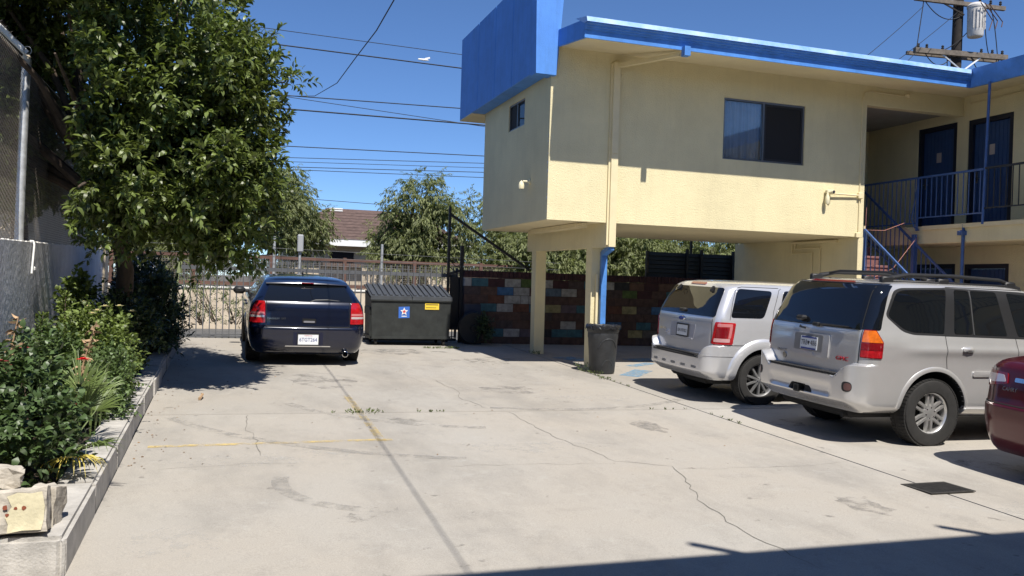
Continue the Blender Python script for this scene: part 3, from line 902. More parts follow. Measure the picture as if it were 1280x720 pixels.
# stairs along Y
slope = 0.77
st = []
z = 3.14; i = 0
ys0 = 14.87
while z - .19 > 0.22:
    z -= .19; i += 1
    ya = ys0 - (i - 1) * .247
    s_ = MB(); s_.bbox(11.54, 12.60, ya - .275, ya, z - .05, z, .008)
    s_.box(11.56, 12.58, ya - .255, ya - .232, z - .185, z - .051)
    s_.build('step', M['steps'], bld)
yl = ys0 - i * .247
for xs in (11.535, 12.60):
    MB().hexa([(xs, ys0 + .1, 2.72), (xs + .035, ys0 + .1, 2.72), (xs + .035, yl, z - .38), (xs, yl, z - .38), (xs, ys0 + .1, 3.0), (xs + .035, ys0 + .1, 3.0), (xs + .035, yl, z - .1), (xs, yl, z - .1)]).build('stringer', M['rail'], bld)
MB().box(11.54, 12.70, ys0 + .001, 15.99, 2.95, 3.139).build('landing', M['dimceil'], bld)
L1 = 13.36 - 10.9
railing((11.53, 13.34), (11.53, 10.9), 3.02, 2.16, .12, slope=-L1 * .76, top=.03)
railing((12.63, 15.0), (12.63, 10.9), 4.2, 3.30, .12, slope=-4.1 * .79)
MB().bar((12.62, 13.25, 1.6), (12.62, 13.25, 2.98), .07, .07, (0, 1, 0)).build('post', M['rail'], bld)
MB().bar((11.53, 13.36, .2), (11.53, 13.36, 3.04), .05, .05, (0, 1, 0)).build('post', M['rail'], bld)
MB().bar((11.53, 10.9, .1), (11.53, 10.9, 1.2), .05, .05, (0, 1, 0)).build('post', M['rail'], bld)

# pipes and conduits on the building
ds = MB()
ds.bar((6.88, YE + .0, 5.585), (6.88, YE - .115, 5.585), .105, .15)
ds.build('downspout_box', M['bluegl'], bld)
MB().bar((6.86, YE + .1, 5.575), (6.27, YF - .045, 5.56), .075, .065).build('downspout', M['trim'], bld)
MB().box(6.16, 6.28, YF - .08, YF - .002, 4.06, 5.6).build('downspout', M['trim'], bld)
MB().box(6.13, 6.165, YF - .035, YF - .003, 2.5, 5.58).build('conduit', M['trim'], bld)
MB().box(6.165, 6.29, YF - .070, YF - .003, 2.47, 4.058).build('downspout', M['trim'], bld)
b_ = MB(); b_.bar((6.23, YF - .03, 2.46), (6.315, YF + .44, 2.37), .10, .09); b_.build('elbow', M['bluegl'], bld)
MB().box(6.265, 6.365, 13.755, 13.835, 1.62, 2.40).build('downspout', M['bluegl'], bld)
MB().box(6.266, 6.364, 13.757, 13.833, gz(6.2, 13.8), 1.618).build('downspout', M['bluegl'], bld)
MB().box(6.19, 6.225, 13.80, 13.85, .9, 2.0).build('conduit', M['trim'], bld)
MB().box(6.10, 6.38, 13.735, 13.753, 1.02, 1.06).build('pipe_strap', M['trim'], bld)
MB().box(5.80, 5.86, 14.9, 16.3, 2.80, ZB - .006).build('conduit', M['trim'], bld)
lf = MB().box(5.70, 5.90, 13.62, 15.9, 2.795, 2.868); lf.box(5.74, 5.86, 13.5, 13.62, 2.84, 2.868)
lf.build('tube_light_housing', M['trim'], bld)
MB().tube([(11.35, 15.3, 2.82), (11.35, 15.3, 2.60), (11.35, 14.65, 2.60), (11.35, 14.65, .5)], .016, 6).build('conduit', M['trim'], bld)
MB().tube([(11.35, 15.2, 2.82), (11.35, 15.2, 2.7), (11.35, 14.4, 2.7), (11.35, 14.4, .5)], .016, 6).build('conduit', M['trim'], bld)
MB().box(11.32, 11.379, 13.9, 15.3, 2.80, 2.84).build('conduit', M['trim'], bld)
MB().tube([(11.37, YF - .015, .3), (11.37, YF - .015, 5.50), (11.42, YF - .015, 5.62), (11.55, YF - .015, 5.66), (12.4, YF - .015, 5.64)], .012, 6).build('conduit', M['trim'], bld)
MB().lathe([(0, -.03), (.05, -.03), (.06, 0), (.05, .02), (0, .02)], (12.42, YF - .02, 5.66), n=10).build('junction_box', M['trim'], bld)
MB().tube([(XW - .015, 13.2, 5.62), (XW - .015, 2.0, 5.66)], .010, 6).build('conduit', M['trim'], bld)
MB().tube([(XW - .02, YF - .05, 5.38), (XW - .02, YF - .05, 5.66)], .010, 6).build('conduit', M['trim'], bld)
MB().bbox(11.32, 11.42, YF - .06, YF - .003, 3.60, 3.72, .01).build('junction_box', M['trim'], bld)
MB().bbox(11.30, 11.40, YF - .05, YF - .003, 2.86, 2.96, .01).build('junction_box', M['trim'], bld)
# peeled plaster patches at the corner
mb = MB()
for i in range(26):
    zz = 2.95 + rng.random() * 1.35
    a = rng.uniform(.015, .05); q = rng.uniform(.02, .06)
    mb.add([(XL - .0005, YF + .02 + rng.random() * .05, zz), (XL - .0005, YF + .02 + a, zz + q * .4), (XL - .0005, YF + .03 + a * .5, zz + q), (XL - .0005, YF + .004, zz + q * .7)], [(0, 1, 2, 3)])
mb.build('peeled_render', M['white'], bld)

# security cameras and lamp: hang on the wall, things of their own
sc_ = thing('security_camera', 'cream twin floodlight camera on a short arm, sunny front wall', 'security camera', (10.62, YF, 3.64))
MB().tube([(11.32, YF - .04, 3.66), (10.72, YF - .06, 3.66)], .016, 8).build('arm', M['trim'], sc_)
MB().lathe([(0, -.05), (.03, -.05), (.045, -.02), (.045, .04), (.02, .06), (0, .06)], (10.68, YF - .09, 3.68), 'Y', 12).build('camera_head', M['lampwhite'], sc_, smooth=50)
MB().lathe([(0, -.062), (.022, -.06), (.03, -.051)], (10.68, YF - .09, 3.68), 'Y', 12).build('lens', M['ink'], sc_)
MB().bbox(10.57, 10.66, YF - .10, YF - .02, 3.66, 3.72, .012).build('bracket', M['lampwhite'], sc_)
MB().lathe([(0, 3.45), (.035, 3.45), (.045, 3.50), (.04, 3.58), (.018, 3.64), (.015, 3.68)], (10.58, YF - .09, 0), n=12).build('lamp_head', M['lampwhite'], sc_, smooth=50)
s2 = thing('wall_lamp', 'small white swivel lamp high on the shaded side wall', 'wall lamp', (XL, 14.3, 3.57))
MB().lathe([(0, -.02), (.05, -.02), (.05, 0), (0, 0)], (XL - .002, 14.25, 3.6), 'X', 12).build('base', M['lampwhite'], s2)
MB().tube([(XL - .02, 14.25, 3.6), (XL - .12, 14.28, 3.60)], .018, 8).build('arm', M['lampwhite'], s2)
MB().lathe([(0, 3.47), (.05, 3.47), (.055, 3.52), (.04, 3.58), (0, 3.62)], (XL - .14, 14.3, 0), n=12).build('lamp_head', M['lampwhite'], s2, smooth=50)
s3 = thing('ceiling_lamp', 'small dark dome lamp under the corridor ceiling', 'ceiling lamp', (12.0, 14.9, 5.44))
MB().lathe([(0, 5.38), (.05, 5.39), (.07, 5.44), (.07, 5.499)], (12.0, 14.9, 0), n=12).build('dome', M['ink'], s3, smooth=50)
cd = thing('pink_cord', 'thin pink cord strung loosely between the blue stair rails', 'cord', (12.0, 13.0, 2.9))
MB().tube([(11.53, 13.32, 3.45), (11.54, 13.34, 3.02), (11.9, 13.25, 3.02), (12.62, 13.5, 3.22)], .004, 5).build('strand', M['cord'], cd)
MB().tube([(11.6, 13.2, 2.1), (12.0, 13.1, 2.3), (12.62, 13.2, 2.9), (12.62, 13.6, 3.2)], .004, 5).build('strand', M['cord'], cd)

# motel wing behind the camera: its roof shades the near concrete
sw_ = thing('south_wing', 'two-storey cream motel wing behind the viewer shading the near concrete', 'building', (5, -4, 0))
YS = 0.70
MB().box(-1.5, 24, -10, YS, 6.0, 6.2).build('roof', M['bluegl'], sw_)
MB().box(-1.4, 24, -10, -1.6, -.3, 5.99).build('wall', M['cream'], sw_)
MB().box(-1.45, 24, -1.6, -.2, 2.95, 3.1).build('walkway', M['soffit'], sw_)
for x in (5.55, 3.45):
    MB().tube([(x, YS - .1, 6.2), (x, YS - .1, 6.3), (x - .25, YS + .12, 6.36)], .04, 8).build('roof_vent', M['galv'], sw_)

# ------------------------------------------------------------------ multicoloured block wall behind the carport
bw = thing('block_wall', 'low block wall of brown, teal, white and green painted blocks', 'wall', (9, 18.4, 0.4))
BX0, BX1, BY = 5.02, 13.3, 18.30
ZB0 = 0.40
BW_, BH_ = 0.387, 0.187
paint = {'br': (0.085, 0.05, 0.042), 'br2': (0.105, 0.06, 0.045), 'br3': (0.075, 0.052, 0.05), 'dk': (0.055, 0.022, 0.025), 'bk': (0.03, 0.03, 0.035), 'teal': (0.05, 0.125, 0.155), 'wh': (0.33, 0.32, 0.31), 'gn': (0.08, 0.12, 0.035),
         'bl': (0.05, 0.125, 0.26), 'sl': (0.10, 0.14, 0.19), 'ru': (0.12, 0.052, 0.034), 'tan': (0.27, 0.235, 0.12), 'pu': (0.12, 0.09, 0.105), 'dg': (0.11, 0.10, 0.09)}
pm = {k: mat('block_paint_' + k, v, 0.85, var=0.3, vscale=9, bump=0.4, bscale=60) for k, v in paint.items()}
Z2X = lambda zx: 5.1 + (zx - 110) * 0.00408        # photo position along the wall -> metres along it
special = {1: {130: 'wh', 200: 'teal', 297: 'dk', 392: 'wh', 480: 'gn', 607: 'wh', 690: 'dk', 820: 'teal', 960: 'wh', 1032: 'bk', 1120: 'br2', 1205: 'dk'},
           2: {342: 'bl', 438: 'wh', 630: 'sl', 715: 'wh', 1071: 'gn', 1157: 'dk', 1228: 'wh', 200: 'br2'},
           3: {411: 'wh', 460: 'wh', 300: 'ru'},
           4: {241: 'teal', 338: 'wh', 433: 'ru', 495: 'teal', 623: 'tan', 710: 'pu', 796: 'teal', 982: 'ru', 1069: 'tan', 1230: 'bl'},
           5: {}, 6: {711: 'wh', 987: 'bl', 1151: 'teal'},
           7: {300: 'teal', 385: 'wh', 466: 'pu', 661: 'teal', 752: 'teal', 1107: 'tan', 1190: 'dg', 575: 'bk'}, 8: {}}
mesh_cache = {}


def block_mesh(w, h, key):
    k = (round(w, 3), round(h, 3), key)
    if k not in mesh_cache:
        o = MB().bbox(0, w - .007, 0, .19, 0, h - .007, .006).build('block', pm[key])
        mesh_cache[k] = o.data
        bpy.data.objects.remove(o)
    return mesh_cache[k]


MB().box(BX0 + .02, BX1 - .02, BY + .008, BY + .185, 0.3, ZB0 + 8 * BH_).build('mortar_core', M['mortar'], bw)
off0 = bw.location
for row in range(1, 9):
    z = ZB0 + (8 - row) * BH_
    x = BX0 if row % 2 == 0 else BX0 - BW_ * 0.55
    while x < BX1:
        xa = max(x, BX0); xb = min(x + BW_, BX1)
        if xb - xa > .05:
            half = row == 3 and abs((xa + xb) / 2 - Z2X(436)) < .2
            spans = [(xa, (xa + xb) / 2), ((xa + xb) / 2, xb)] if half else [(xa, xb)]
            for a, b in spans:
                c = (a + b) / 2
                key = None
                for q, kk in special[row].items():
                    if abs(Z2X(q) - c) < BW_ * (.26 if half else .5):
                        key = kk
                        break
                if half: key = 'wh'
                if key is None or (not half and key is None):
                    key = rng.choice(['br', 'br', 'br2', 'br3', 'br3', 'br'])
                    if c > 9.8: key = rng.choice(['br', 'br3', 'br', 'br2', 'dk', 'teal', 'tan', 'br'])
                o = link('block', block_mesh(b - a, BH_, key), bw)
                o.location = (a - off0.x, BY + rng.uniform(-.003, .003) - off0.y, z - off0.z)
        x += BW_
# soldier course cap of narrow upright bricks
cm = MB().bbox(0, .088, 0, .2, 0, .155, .006).build('cap_brick', pm['dk']).data
bpy.data.objects.remove(bpy.data.objects['cap_brick'])
x = BX0
while x < BX1 - .05:
    o = link('cap_brick', cm, bw)
    o.location = (x - off0.x, BY - .012 + rng.uniform(-.003, .003) - off0.y, ZB0 + 8 * BH_ + .004 - off0.z)
    x += .0955

# dark slatted screen above the wall
ss = thing('slatted_screen', 'dark blue-grey horizontal slat screen rising above the block wall', 'fence', (10.9, 18.65, 0.3))
for i in range(11):
    z0 = 1.55 + i * .103
    MB().hexa([(9.68, 18.64, z0), (12.6, 18.64, z0), (12.6, 18.66, z0), (9.68, 18.66, z0), (9.68, 18.665, z0 + .088), (12.6, 18.665, z0 + .088), (12.6, 18.685, z0 + .088), (9.68, 18.685, z0 + .088)]).build('slat', M['darkslat'], ss)
MB().box(9.68, 12.6, 18.70, 18.71, 1.5, 2.66).build('backing', M['black'], ss)
for x in (9.66, 10.75, 11.15, 12.05):
    MB().box(x - .03, x + .03, 18.56, 18.63, .3, 2.66 + (.1 if x > 10 else .02)).build('post', M['black'], ss)
for x, zt in ((8.3, 3.0), (11.0, 3.0)):
    p_ = thing('wire_post', 'thin dark steel post behind the block wall, %s' % ('clear of the slatted screen' if x < 9 else 'rising through the slatted screen'), 'post', (x, 18.8, .3))
    MB().bar((x, 18.85, .3), (x, 18.85, zt), .05, .05, (0, 1, 0)).build('shaft', M['black'], p_)

# ------------------------------------------------------------------ sliding gate
GY = 18.62
gt = thing('sliding_gate', 'grey steel picket gate behind the navy car and the dumpster', 'gate', (2, GY, .45))


def gz2(x): return 0.40 + .012 * (x + .7) * 0


gx0, gx1 = -.95, 4.95
MB().box(gx0, gx1, GY - .03, GY + .03, .42, .52).build('bottom_rail', M['gate'], gt)
MB().box(gx0, gx1, GY - .028, GY + .028, 1.885, 1.965).build('top_rail', M['gate'], gt)
MB().box(gx0, gx1, GY - .02, GY + .02, .545, .565).build('lower_bar', M['gate'], gt)
pkm = None
i = 0
x = gx0 + .03
while x < gx1:
    if pkm is None:
        o = MB().box(-.011, .011, -.011, .011, 0, 1.60).build('picket', M['gate'], gt, local=True); pkm = o.data
    else:
        o = link('picket', pkm, gt)
    o.location = (x - 2, -.043, .06 + rng.uniform(-.004, .004))
    x += .128
MB().box(gx1 - .05, gx1 + .0, GY - .025, GY + .025, .53, 2.1).build('end_post', M['gate'], gt)
for x in (-.5, 4.2):
    MB().lathe([(0, -.025), (.06, -.025), (.06, .025), (0, .025)], (x, GY, .36 + .03), 'Y', 14).build('roller', M['black'], gt)
MB().box(-1.5, 5.2, GY - .05, GY + .05, gz(2, GY) - .08, gz(-1, GY) - .025).build('track', M['galv'], gt)

# black gate posts with brace and barbed strands, dark clutter at the wall end
gp = thing('gate_brace', 'tall black gate post with long diagonal brace left of the block wall', 'gate post', (4.72, 18.5, .4))
MB().bar((4.70, 18.5, .35), (4.70, 18.5, 3.46), .055, .055, (0, 1, 0)).build('post', M['black'], gp)
MB().bar((4.99, 18.45, .35), (4.99, 18.45, 2.60), .075, .075, (0, 1, 0)).build('post', M['black'], gp)
MB().bar((4.72, 18.5, 3.28), (6.62, 18.55, 2.12), .045, .055).build('brace', M['black'], gp)
MB().bar((4.70, 18.5, 1.95), (5.0, 18.45, 2.05), .05, .06).build('link_bar', M['black'], gp)
MB().bar((4.70, 18.5, .75), (5.0, 18.45, .75), .05, .06).build('link_bar', M['black'], gp)
MB().box(4.74, 4.96, 18.49, 18.50, .76, 1.9).build('infill_sheet', M['black'], gp)
for k in range(3):
    MB().tube([(4.99, 18.45, 2.1 + .1 * k), (4.85, 18.4, 2.0 + .12 * k), (4.72, 18.46, 2.12 + .14 * k)], .01, 6).build('hook', M['black'], gp)
pb = thing('navy_panel', 'dark navy board leaning at the left end of the block wall', 'board', (5.2, 18.2, .42))
MB().hexa([(5.02, 18.12, .42), (5.40, 18.12, .42), (5.40, 18.15, .42), (5.02, 18.15, .42), (5.02, 18.24, 1.3), (5.40, 18.24, 1.3), (5.40, 18.27, 1.3), (5.02, 18.27, 1.3)]).build('board', mat('navy_board', (.02, .03, .06), .7), pb)
hw = thing('dark_disc', 'dark round wheel-like thing against the block wall end', 'disc', (5.15, 17.95, .45))
hb = MB(); hb.lathe([(.05, -.02), (.33, -.03), (.35, -.01), (.35, .02), (.33, .03), (.05, .04)], (5.17, 18.0, .79), 'Y', 24, closed=True); hb.build('disc', M['black'], hw, smooth=40)
hb = MB(); hb.lathe([(.0, -.05), (.07, -.05), (.08, .05), (0, .06)], (5.17, 17.98, .79), 'Y', 14); hb.build('hub', M['black'], hw, smooth=40)

# ------------------------------------------------------------------ dumpster
dp = thing('dumpster', 'black steel dumpster with ribbed lids and two stickers', 'dumpster', (3.65, 18.0, .45))
dx0, dx1, dy0, dy1 = 2.86, 4.54, 17.55, 18.45
zb, zf, zr = .60, 1.36, 1.60
mb = MB()
mb.hexa([(dx0 + .02, dy0 + .03, zb), (dx1 - .02, dy0 + .03, zb), (dx1 - .02, dy1, zb), (dx0 + .02, dy1, zb), (dx0, dy0, zf), (dx1, dy0, zf), (dx1, dy1, zr - .05), (dx0, dy1, zr - .05)])
mb.build('body', M['dump'], dp)
MB().box(dx0 - .025, dx1 + .025, dy0 - .03, dy0 + .02, zf - .005, zf + .055).build('front_lip', M['dump'], dp)
mb = MB()
for x in (dx0 - .02, dx1 - .03):
    mb.bbox(x, x + .05, dy0 + .1, dy0 + .8, 1.06, 1.22, .008)
mb.build('fork_pocket', M['dump'], dp)
MB().box(dx0 - .012, dx1 + .012, dy0 + .012, dy1, zb - .03, zb + .03).build('base_frame', M['dump'], dp)
MB().bar((dx0 - .03, dy0 + .02, 1.05), (dx0 + .0, dy0 + .0, .62), .03, .05).build('latch', M['dump'], dp)
for a, b in ((dx0 - .02, (dx0 + dx1) / 2 - .008), ((dx0 + dx1) / 2 + .008, dx1 + .02)):
    ld = MB()
    y0, y1, z0, z1 = dy0 - .02, dy1 + .02, zf + .06, zr + .05
    ld.hexa([(a, y0, z0), (b, y0, z0), (b, y1, z1), (a, y1, z1), (a, y0, z0 + .03), (b, y0, z0 + .03), (b, y1, z1 + .03), (a, y1, z1 + .03)])
    ld.box(a, b, y0 - .012, y0 + .004, z0 - .04, z0 + .03)
    ld = ld.build('lid', M['lid'], dp)
    n = 7
    for i in range(n):
        x = a + (b - a) * (i + .5) / n
        MB().bar((x, y0 + .03, z0 + .045), (x, y1 - .04, z1 + .045), .055, .04).build('rib', M['lid'], ld)
MB().tube([(dx0 - .02, dy1 + .04, zr + .06), (dx1 + .02, dy1 + .04, zr + .06)], .02, 8).build('hinge_rod', M['dump'], dp)
for (x, y) in ((dx0 + .12, dy0 + .12), (dx1 - .12, dy0 + .12), (dx0 + .12, dy1 - .12), (dx1 - .12, dy1 - .12)):
    g0 = gz(x, y)
    c = MB().lathe([(.0, -.022), (.06, -.022), (.065, 0), (.06, .022), (0, .022)], (x, y, g0 + .065), 'X', 14).build('caster', M['rubber'], dp, smooth=40)
    MB().box(x - .04, x + .04, y - .03, y + .05, g0 + .10, zb - .031).build('bracket', M['dump'], c)
fy = lambda z: dy0 + .03 - .03 * (z - zb) / (zf - zb)
sk = MB(); sk.hexa([(3.43, fy(1.0) - .004, 1.0), (3.66, fy(1.0) - .004, 1.01), (3.66, fy(1.0), 1.01), (3.43, fy(1.0), 1.0), (3.425, fy(1.24) - .004, 1.235), (3.655, fy(1.24) - .004, 1.245), (3.655, fy(1.24), 1.245), (3.425, fy(1.24), 1.235)])
sk = sk.build('blue_sticker', M['bluest'], dp)


def star(cx, cz, ro, ri, y, n=5, rot=90):
    vs = [(cx, y, cz)] + [(cx + (ro if i % 2 == 0 else ri) * math.cos(rad(rot + i * 180 / n)), y, cz + (ro if i % 2 == 0 else ri) * math.sin(rad(rot + i * 180 / n))) for i in range(2 * n)]
    return MB().add(vs, [(0, i + 1, (i + 1) % (2 * n) + 1) for i in range(2 * n)])


star(3.542, 1.14, .085, .04, fy(1.2) - .009).build('star_mark', M['white'], sk)
star(3.542, 1.14, .045, .02, fy(1.2) - .0115).build('star_mark', M['redst'], sk)
MB().box(3.49, 3.60, fy(1.04) - .0065, fy(1.04) - .0045, 1.035, 1.05).build('print_bar', M['white'], sk)
ys_ = MB().box(3.98, 4.28, fy(1.3) - .006, fy(1.3) - .002, 1.19, 1.325).build('yellow_sticker', M['yellowst'], dp)
MB().box(4.0, 4.26, fy(1.3) - .008, fy(1.3) - .0062, 1.285, 1.30).build('print_bar', M['ink'], ys_)
MB().box(4.0, 4.22, fy(1.3) - .008, fy(1.3) - .0062, 1.225, 1.235).build('print_bar', M['ink'], ys_)

# ------------------------------------------------------------------ bin by the column
bx, by = 6.20, 13.48
bg = gz(bx, by)
tb = thing('trash_bin', 'black round plastic trash bin with liner beside the blue downspout', 'trash bin', (bx, by, bg))
prof = [(0, .012), (.2, 0), (.215, .02), (.255, .60), (.262, .62), (.262, .70), (.275, .715), (.285, .80), (.29, .815), (.275, .825), (.262, .80), (.25, .6), (.2, .05), (0, .05)]
mb = MB().lathe(prof, (bx, by, bg), n=40)
for i, p in enumerate(mb.v):
    pass
mb.build('bin_body', M['bin'], tb, smooth=40)
# moulded arch on the front, side grips
mb = MB()
mb.tube([(bx + .245 * math.sin(a), by - .252 * math.cos(a), bg + .60 - .16 * (abs(a) / .75) ** 2.2) for a in [-.75 + i * .1 for i in range(16)]], .012, 6)
mb.build('moulded_rib', M['bin'], tb, smooth=60)
mb = MB()
mb.tube([(bx + .222 * math.sin(a), by - .226 * math.cos(a), bg + .24 - .10 * (abs(a) / .45) ** 2.0) for a in [-.45 + i * .09 for i in range(11)]], .008, 6)
mb.build('moulded_rib', M['bin'], tb, smooth=60)
mb = MB()
r3 = random.Random(5); n = 60
rings = []
for (r, h) in ((.264, .79), (.282, .835), (.300, .812), (.304, .765)):
    rings.append([(bx + (r + r3.uniform(-.006, .006)) * math.cos(2 * math.pi * k / n), by + (r + r3.uniform(-.006, .006)) * math.sin(2 * math.pi * k / n), bg + h + r3.uniform(-.012, .012) * (2.2 if h < .78 else 1)) for k in range(n)])
vs = [p for rg in rings for p in rg]
mb.add(vs, [(i * n + k, i * n + (k + 1) % n, (i + 1) * n + (k + 1) % n, (i + 1) * n + k) for i in range(3) for k in range(n)])
mb.build('bin_liner', M['bag'], tb)
mb = MB(); r4 = random.Random(8)
for i in range(7):
    a = r4.uniform(0, 6.28); q = r4.uniform(0, .16)
    mb.lathe([(0, -.05), (.05, -.04), (.075, 0), (.05, .045), (0, .06)], (bx + q * math.cos(a), by + q * math.sin(a), bg + .74 + r4.uniform(0, .05)), n=9)
mb.build('rubbish', M['bag'], tb)

# ------------------------------------------------------------------ alley and beyond
AY = 25.0
aw = thing('alley_wall', 'pale stone retaining wall across the alley behind the gate', 'wall', (3, AY, .28))
MB().box(-14, 16, AY, AY + .3, -.2, 1.40).build('wall_body', M['alleywall'], aw)
MB().bbox(-14, 16, AY - .03, AY + .33, 1.401, 1.46, .012).build('coping', M['whitecap'], aw)
af = thing('mesh_fence', 'rusty brown framed mesh fence on the pale alley wall', 'fence', (3, AY + .15, 1.46))
MB().box(-14, 16, AY + .10, AY + .16, 1.50, 1.60).build('bottom_rail', M['rust'], af)
MB().box(-14, 16, AY + .10, AY + .16, 2.27, 2.35).build('top_rail', M['rust'], af)
for i in range(14):
    x = -13.2 + i * 2.06
    MB().box(x - .05, x + .05, AY + .08, AY + .18, 1.46, 2.38).build('post', M['rust'], af)
mb = MB()
x = -8.0
while x < 8.5:
    mb.box(x - .004, x + .004, AY + .126, AY + .134, 1.60, 2.27); x += .065
for i in range(11):
    mb.box(-8, 8.5, AY + .119, AY + .125, 1.62 + i * .062, 1.628 + i * .062)
mb.build('mesh_panel', M['wire'], af, kind='stuff')
for k, (px, py, zt, sg) in enumerate(((1.16, 22.5, 2.80, 0), (1.78, 22.3, 2.85, 1), (3.92, 22.6, 2.72, 0))):
    lb = ('plain grey steel post above the parked navy car', 'grey post with narrow edge-on sign above the navy car', 'plain grey steel post just left of the dumpster')[k]
    p_ = thing('steel_post', lb, 'sign post' if sg else 'post', (px, py, .29))
    MB().tube([(px, py, .29), (px, py, zt)], .035, 8).build('shaft', M['galv'], p_, smooth=50)
    if sg:
        MB().bbox(px - .075, px + .075, py - .10, py - .04, 2.42, 2.86, .02).build('sign_panel', M['sign'], p_)
for k in range(3):
    z0 = 2.12 + .19 * k
    w_ = MB().tube([(-6, 22.5, z0 + .02), (1.16, 22.45, z0), (3.92, 22.55, z0 - .04), (9, 22.6, z0 - .1)], .0045, 5).build('barbed_strand', M['gate'])
    tag(w_, ('lowest', 'middle', 'topmost')[k] + ' of three wire strands strung between the grey posts', 'wire', 'wire strands above the alley')

# house beyond the alley
hs = thing('far_house', 'house with brown shingle roof and white fascia between the trees', 'house', (5.5, 38, 0))
HY = 37.0
MB().box(2.5, 10, HY, HY + 8, .0, 3.35).build('wall', M['beige'], hs)
mb = MB()
x0, x1, y0, y1 = 2.0, 10.5, HY - .6, HY + 8.6
zr0, zr1 = 3.42, 4.95
mb.add([(x0, y0, zr0), (x1, y0, zr0), (x1, y1, zr0), (x0, y1, zr0), (x0 + 2.3, y0 + 3.2, zr1), (x1 - 2.6, y0 + 3.2, zr1)],
       [(0, 1, 5, 4), (1, 2, 5), (2, 3, 4, 5), (3, 0, 4), (3, 2, 1, 0)])
rf = mb.build('roof', M['roof'], hs)
for i in range(10):
    t = (i + .3) / 10.5
    a = Vector((x0, y0, zr0)).lerp(Vector((x0 + 2.3, y0 + 3.2, zr1)), t); b = Vector((x1, y0, zr0)).lerp(Vector((x1 - 2.6, y0 + 3.2, zr1)), t)
    MB().bar(a + Vector((.05, -.02, .02)), b + Vector((-.05, -.02, .02)), .30, .02, (0, -.43, .9)).build('shingle_course', M['roof'], rf)
MB().box(x0 - .02, x1 + .02, y0 - .05, y0 - .005, zr0 - .28, zr0 + .02).build('fascia', M['white'], hs)
vt = MB()
for i in range(4): vt.box(x0 + 2.35, x0 + 2.95, y0 + 2.75 + .0 * i, y0 + 3.0, 4.62 + i * .09, 4.67 + i * .09)
vt.build('roof_vent', M['white'], hs)
MB().box(4.2, 5.2, HY - .03, HY - .002, 1.9, 2.9).build('window', M['screen'], hs)
sh = thing('low_outbuilding', 'low pale block outbuilding behind the mesh fence above the navy car', 'shed', (4.0, 28, .1))
MB().box(3.05, 5.3, 27.6, 30, .0, 2.14).build('wall', M['alleywall'], sh)
MB().box(2.9, 4.15, 27.3, 30.2, 2.15, 2.26).build('roof', M['roof'], sh)

# ------------------------------------------------------------------ utility pole and lines
PX, PY = 26.55, 26.0
up_ = thing('utility_pole', 'dark wooden utility pole with two crossarms and white transformer', 'utility pole', (PX, PY, .1))
MB().tube([(PX - .25, PY, 0), (PX - .05, PY, 11), (PX, PY, 15.5)], [.24, .195, .18], 12).build('pole', M['pole'], up_, smooth=40)
ar = Vector((1.0, -.15, 0)).normalized()


def xarm(cx, z, l0, l1, tilt, th=.13):
    a = Vector((cx, PY - .25, z)) - ar * l0 + Vector((0, 0, -tilt * l0 * -1)); b = Vector((cx, PY - .25, z)) + ar * l1 + Vector((0, 0, -tilt * l1))
    o = MB().bar(a, b, th, th + .02).build('crossarm', M['arm'], up_)
    return o, a, b


o1, a1, b1 = xarm(PX, 13.02, 2.1, 1.75, .02)
o2, a2, b2 = xarm(PX - .05, 11.10, 2.0, 1.95, -.0, .17)
MB().bar(a2 + Vector((.1, .5, .03)), b2 + Vector((.1, .5, .0)), .12, .13).build('crossarm', M['arm'], up_)
for o_, a, b in ((o1, a1, b1), (o2, a2, b2)):
    for t in (.04, .13, .3, .72, .84, .95):
        p = a.lerp(b, t)
        MB().lathe([(0, 0), (.035, 0), (.03, .05), (.055, .07), (.055, .10), (.03, .12), (.05, .14), (.05, .17), (.02, .2), (0, .2)], (p.x, p.y, p.z + .07), n=10).build('insulator', M['cable'], o_)
MB().bar((PX, PY - .26, 10.45), a2.lerp(b2, .28) + Vector((0, -.02, -.05)), .04, .05).build('brace', M['galv'], up_)
MB().bar((PX, PY - .26, 10.45), a2.lerp(b2, .72) + Vector((0, -.02, -.05)), .04, .05).build('brace', M['white'], up_)
MB().bar((PX, PY - .26, 12.6), a1.lerp(b1, .3) + Vector((0, -.02, -.05)), .04, .05).build('brace', M['pole'], up_)
tf = MB().lathe([(0, 11.72), (.26, 11.72), (.29, 11.78), (.30, 12.8), (.32, 12.82), (.32, 12.9), (.22, 13.0), (0, 13.04)], (PX + .30, PY - .52, 0), n=20).build('transformer', M['transf'], up_, smooth=40)
for k in range(9):
    a = k * .35 - 2.6
    MB().bar((PX + .30 + .32 * math.cos(a), PY - .52 + .32 * math.sin(a), 12.0), (PX + .30 + .32 * math.cos(a), PY - .52 + .32 * math.sin(a), 12.75), .012, .05, (math.cos(a), math.sin(a), 0)).build('cooling_fin', M['transf'], tf)
for k in range(3):
    MB().tube([(PX + .30 + (.2 * k - .2), PY - .92, 12.9), (PX + .7 + .25 * k, PY - .92, 12.3), (PX + .55 + .3 * k, PY - .92, 11.9 + .1 * k)], .02, 5).build('rust_run', M['rust'], tf)


def droop(name_, p, q, sag, r=.014, parent=None, n=12):
    p = Vector(p); q = Vector(q)
    pts = [p.lerp(q, i / n) + Vector((0, 0, -4 * sag * (i / n) * (1 - i / n))) for i in range(n + 1)]
    return MB().tube(pts, r, 5).build(name_, M['cable'], parent)


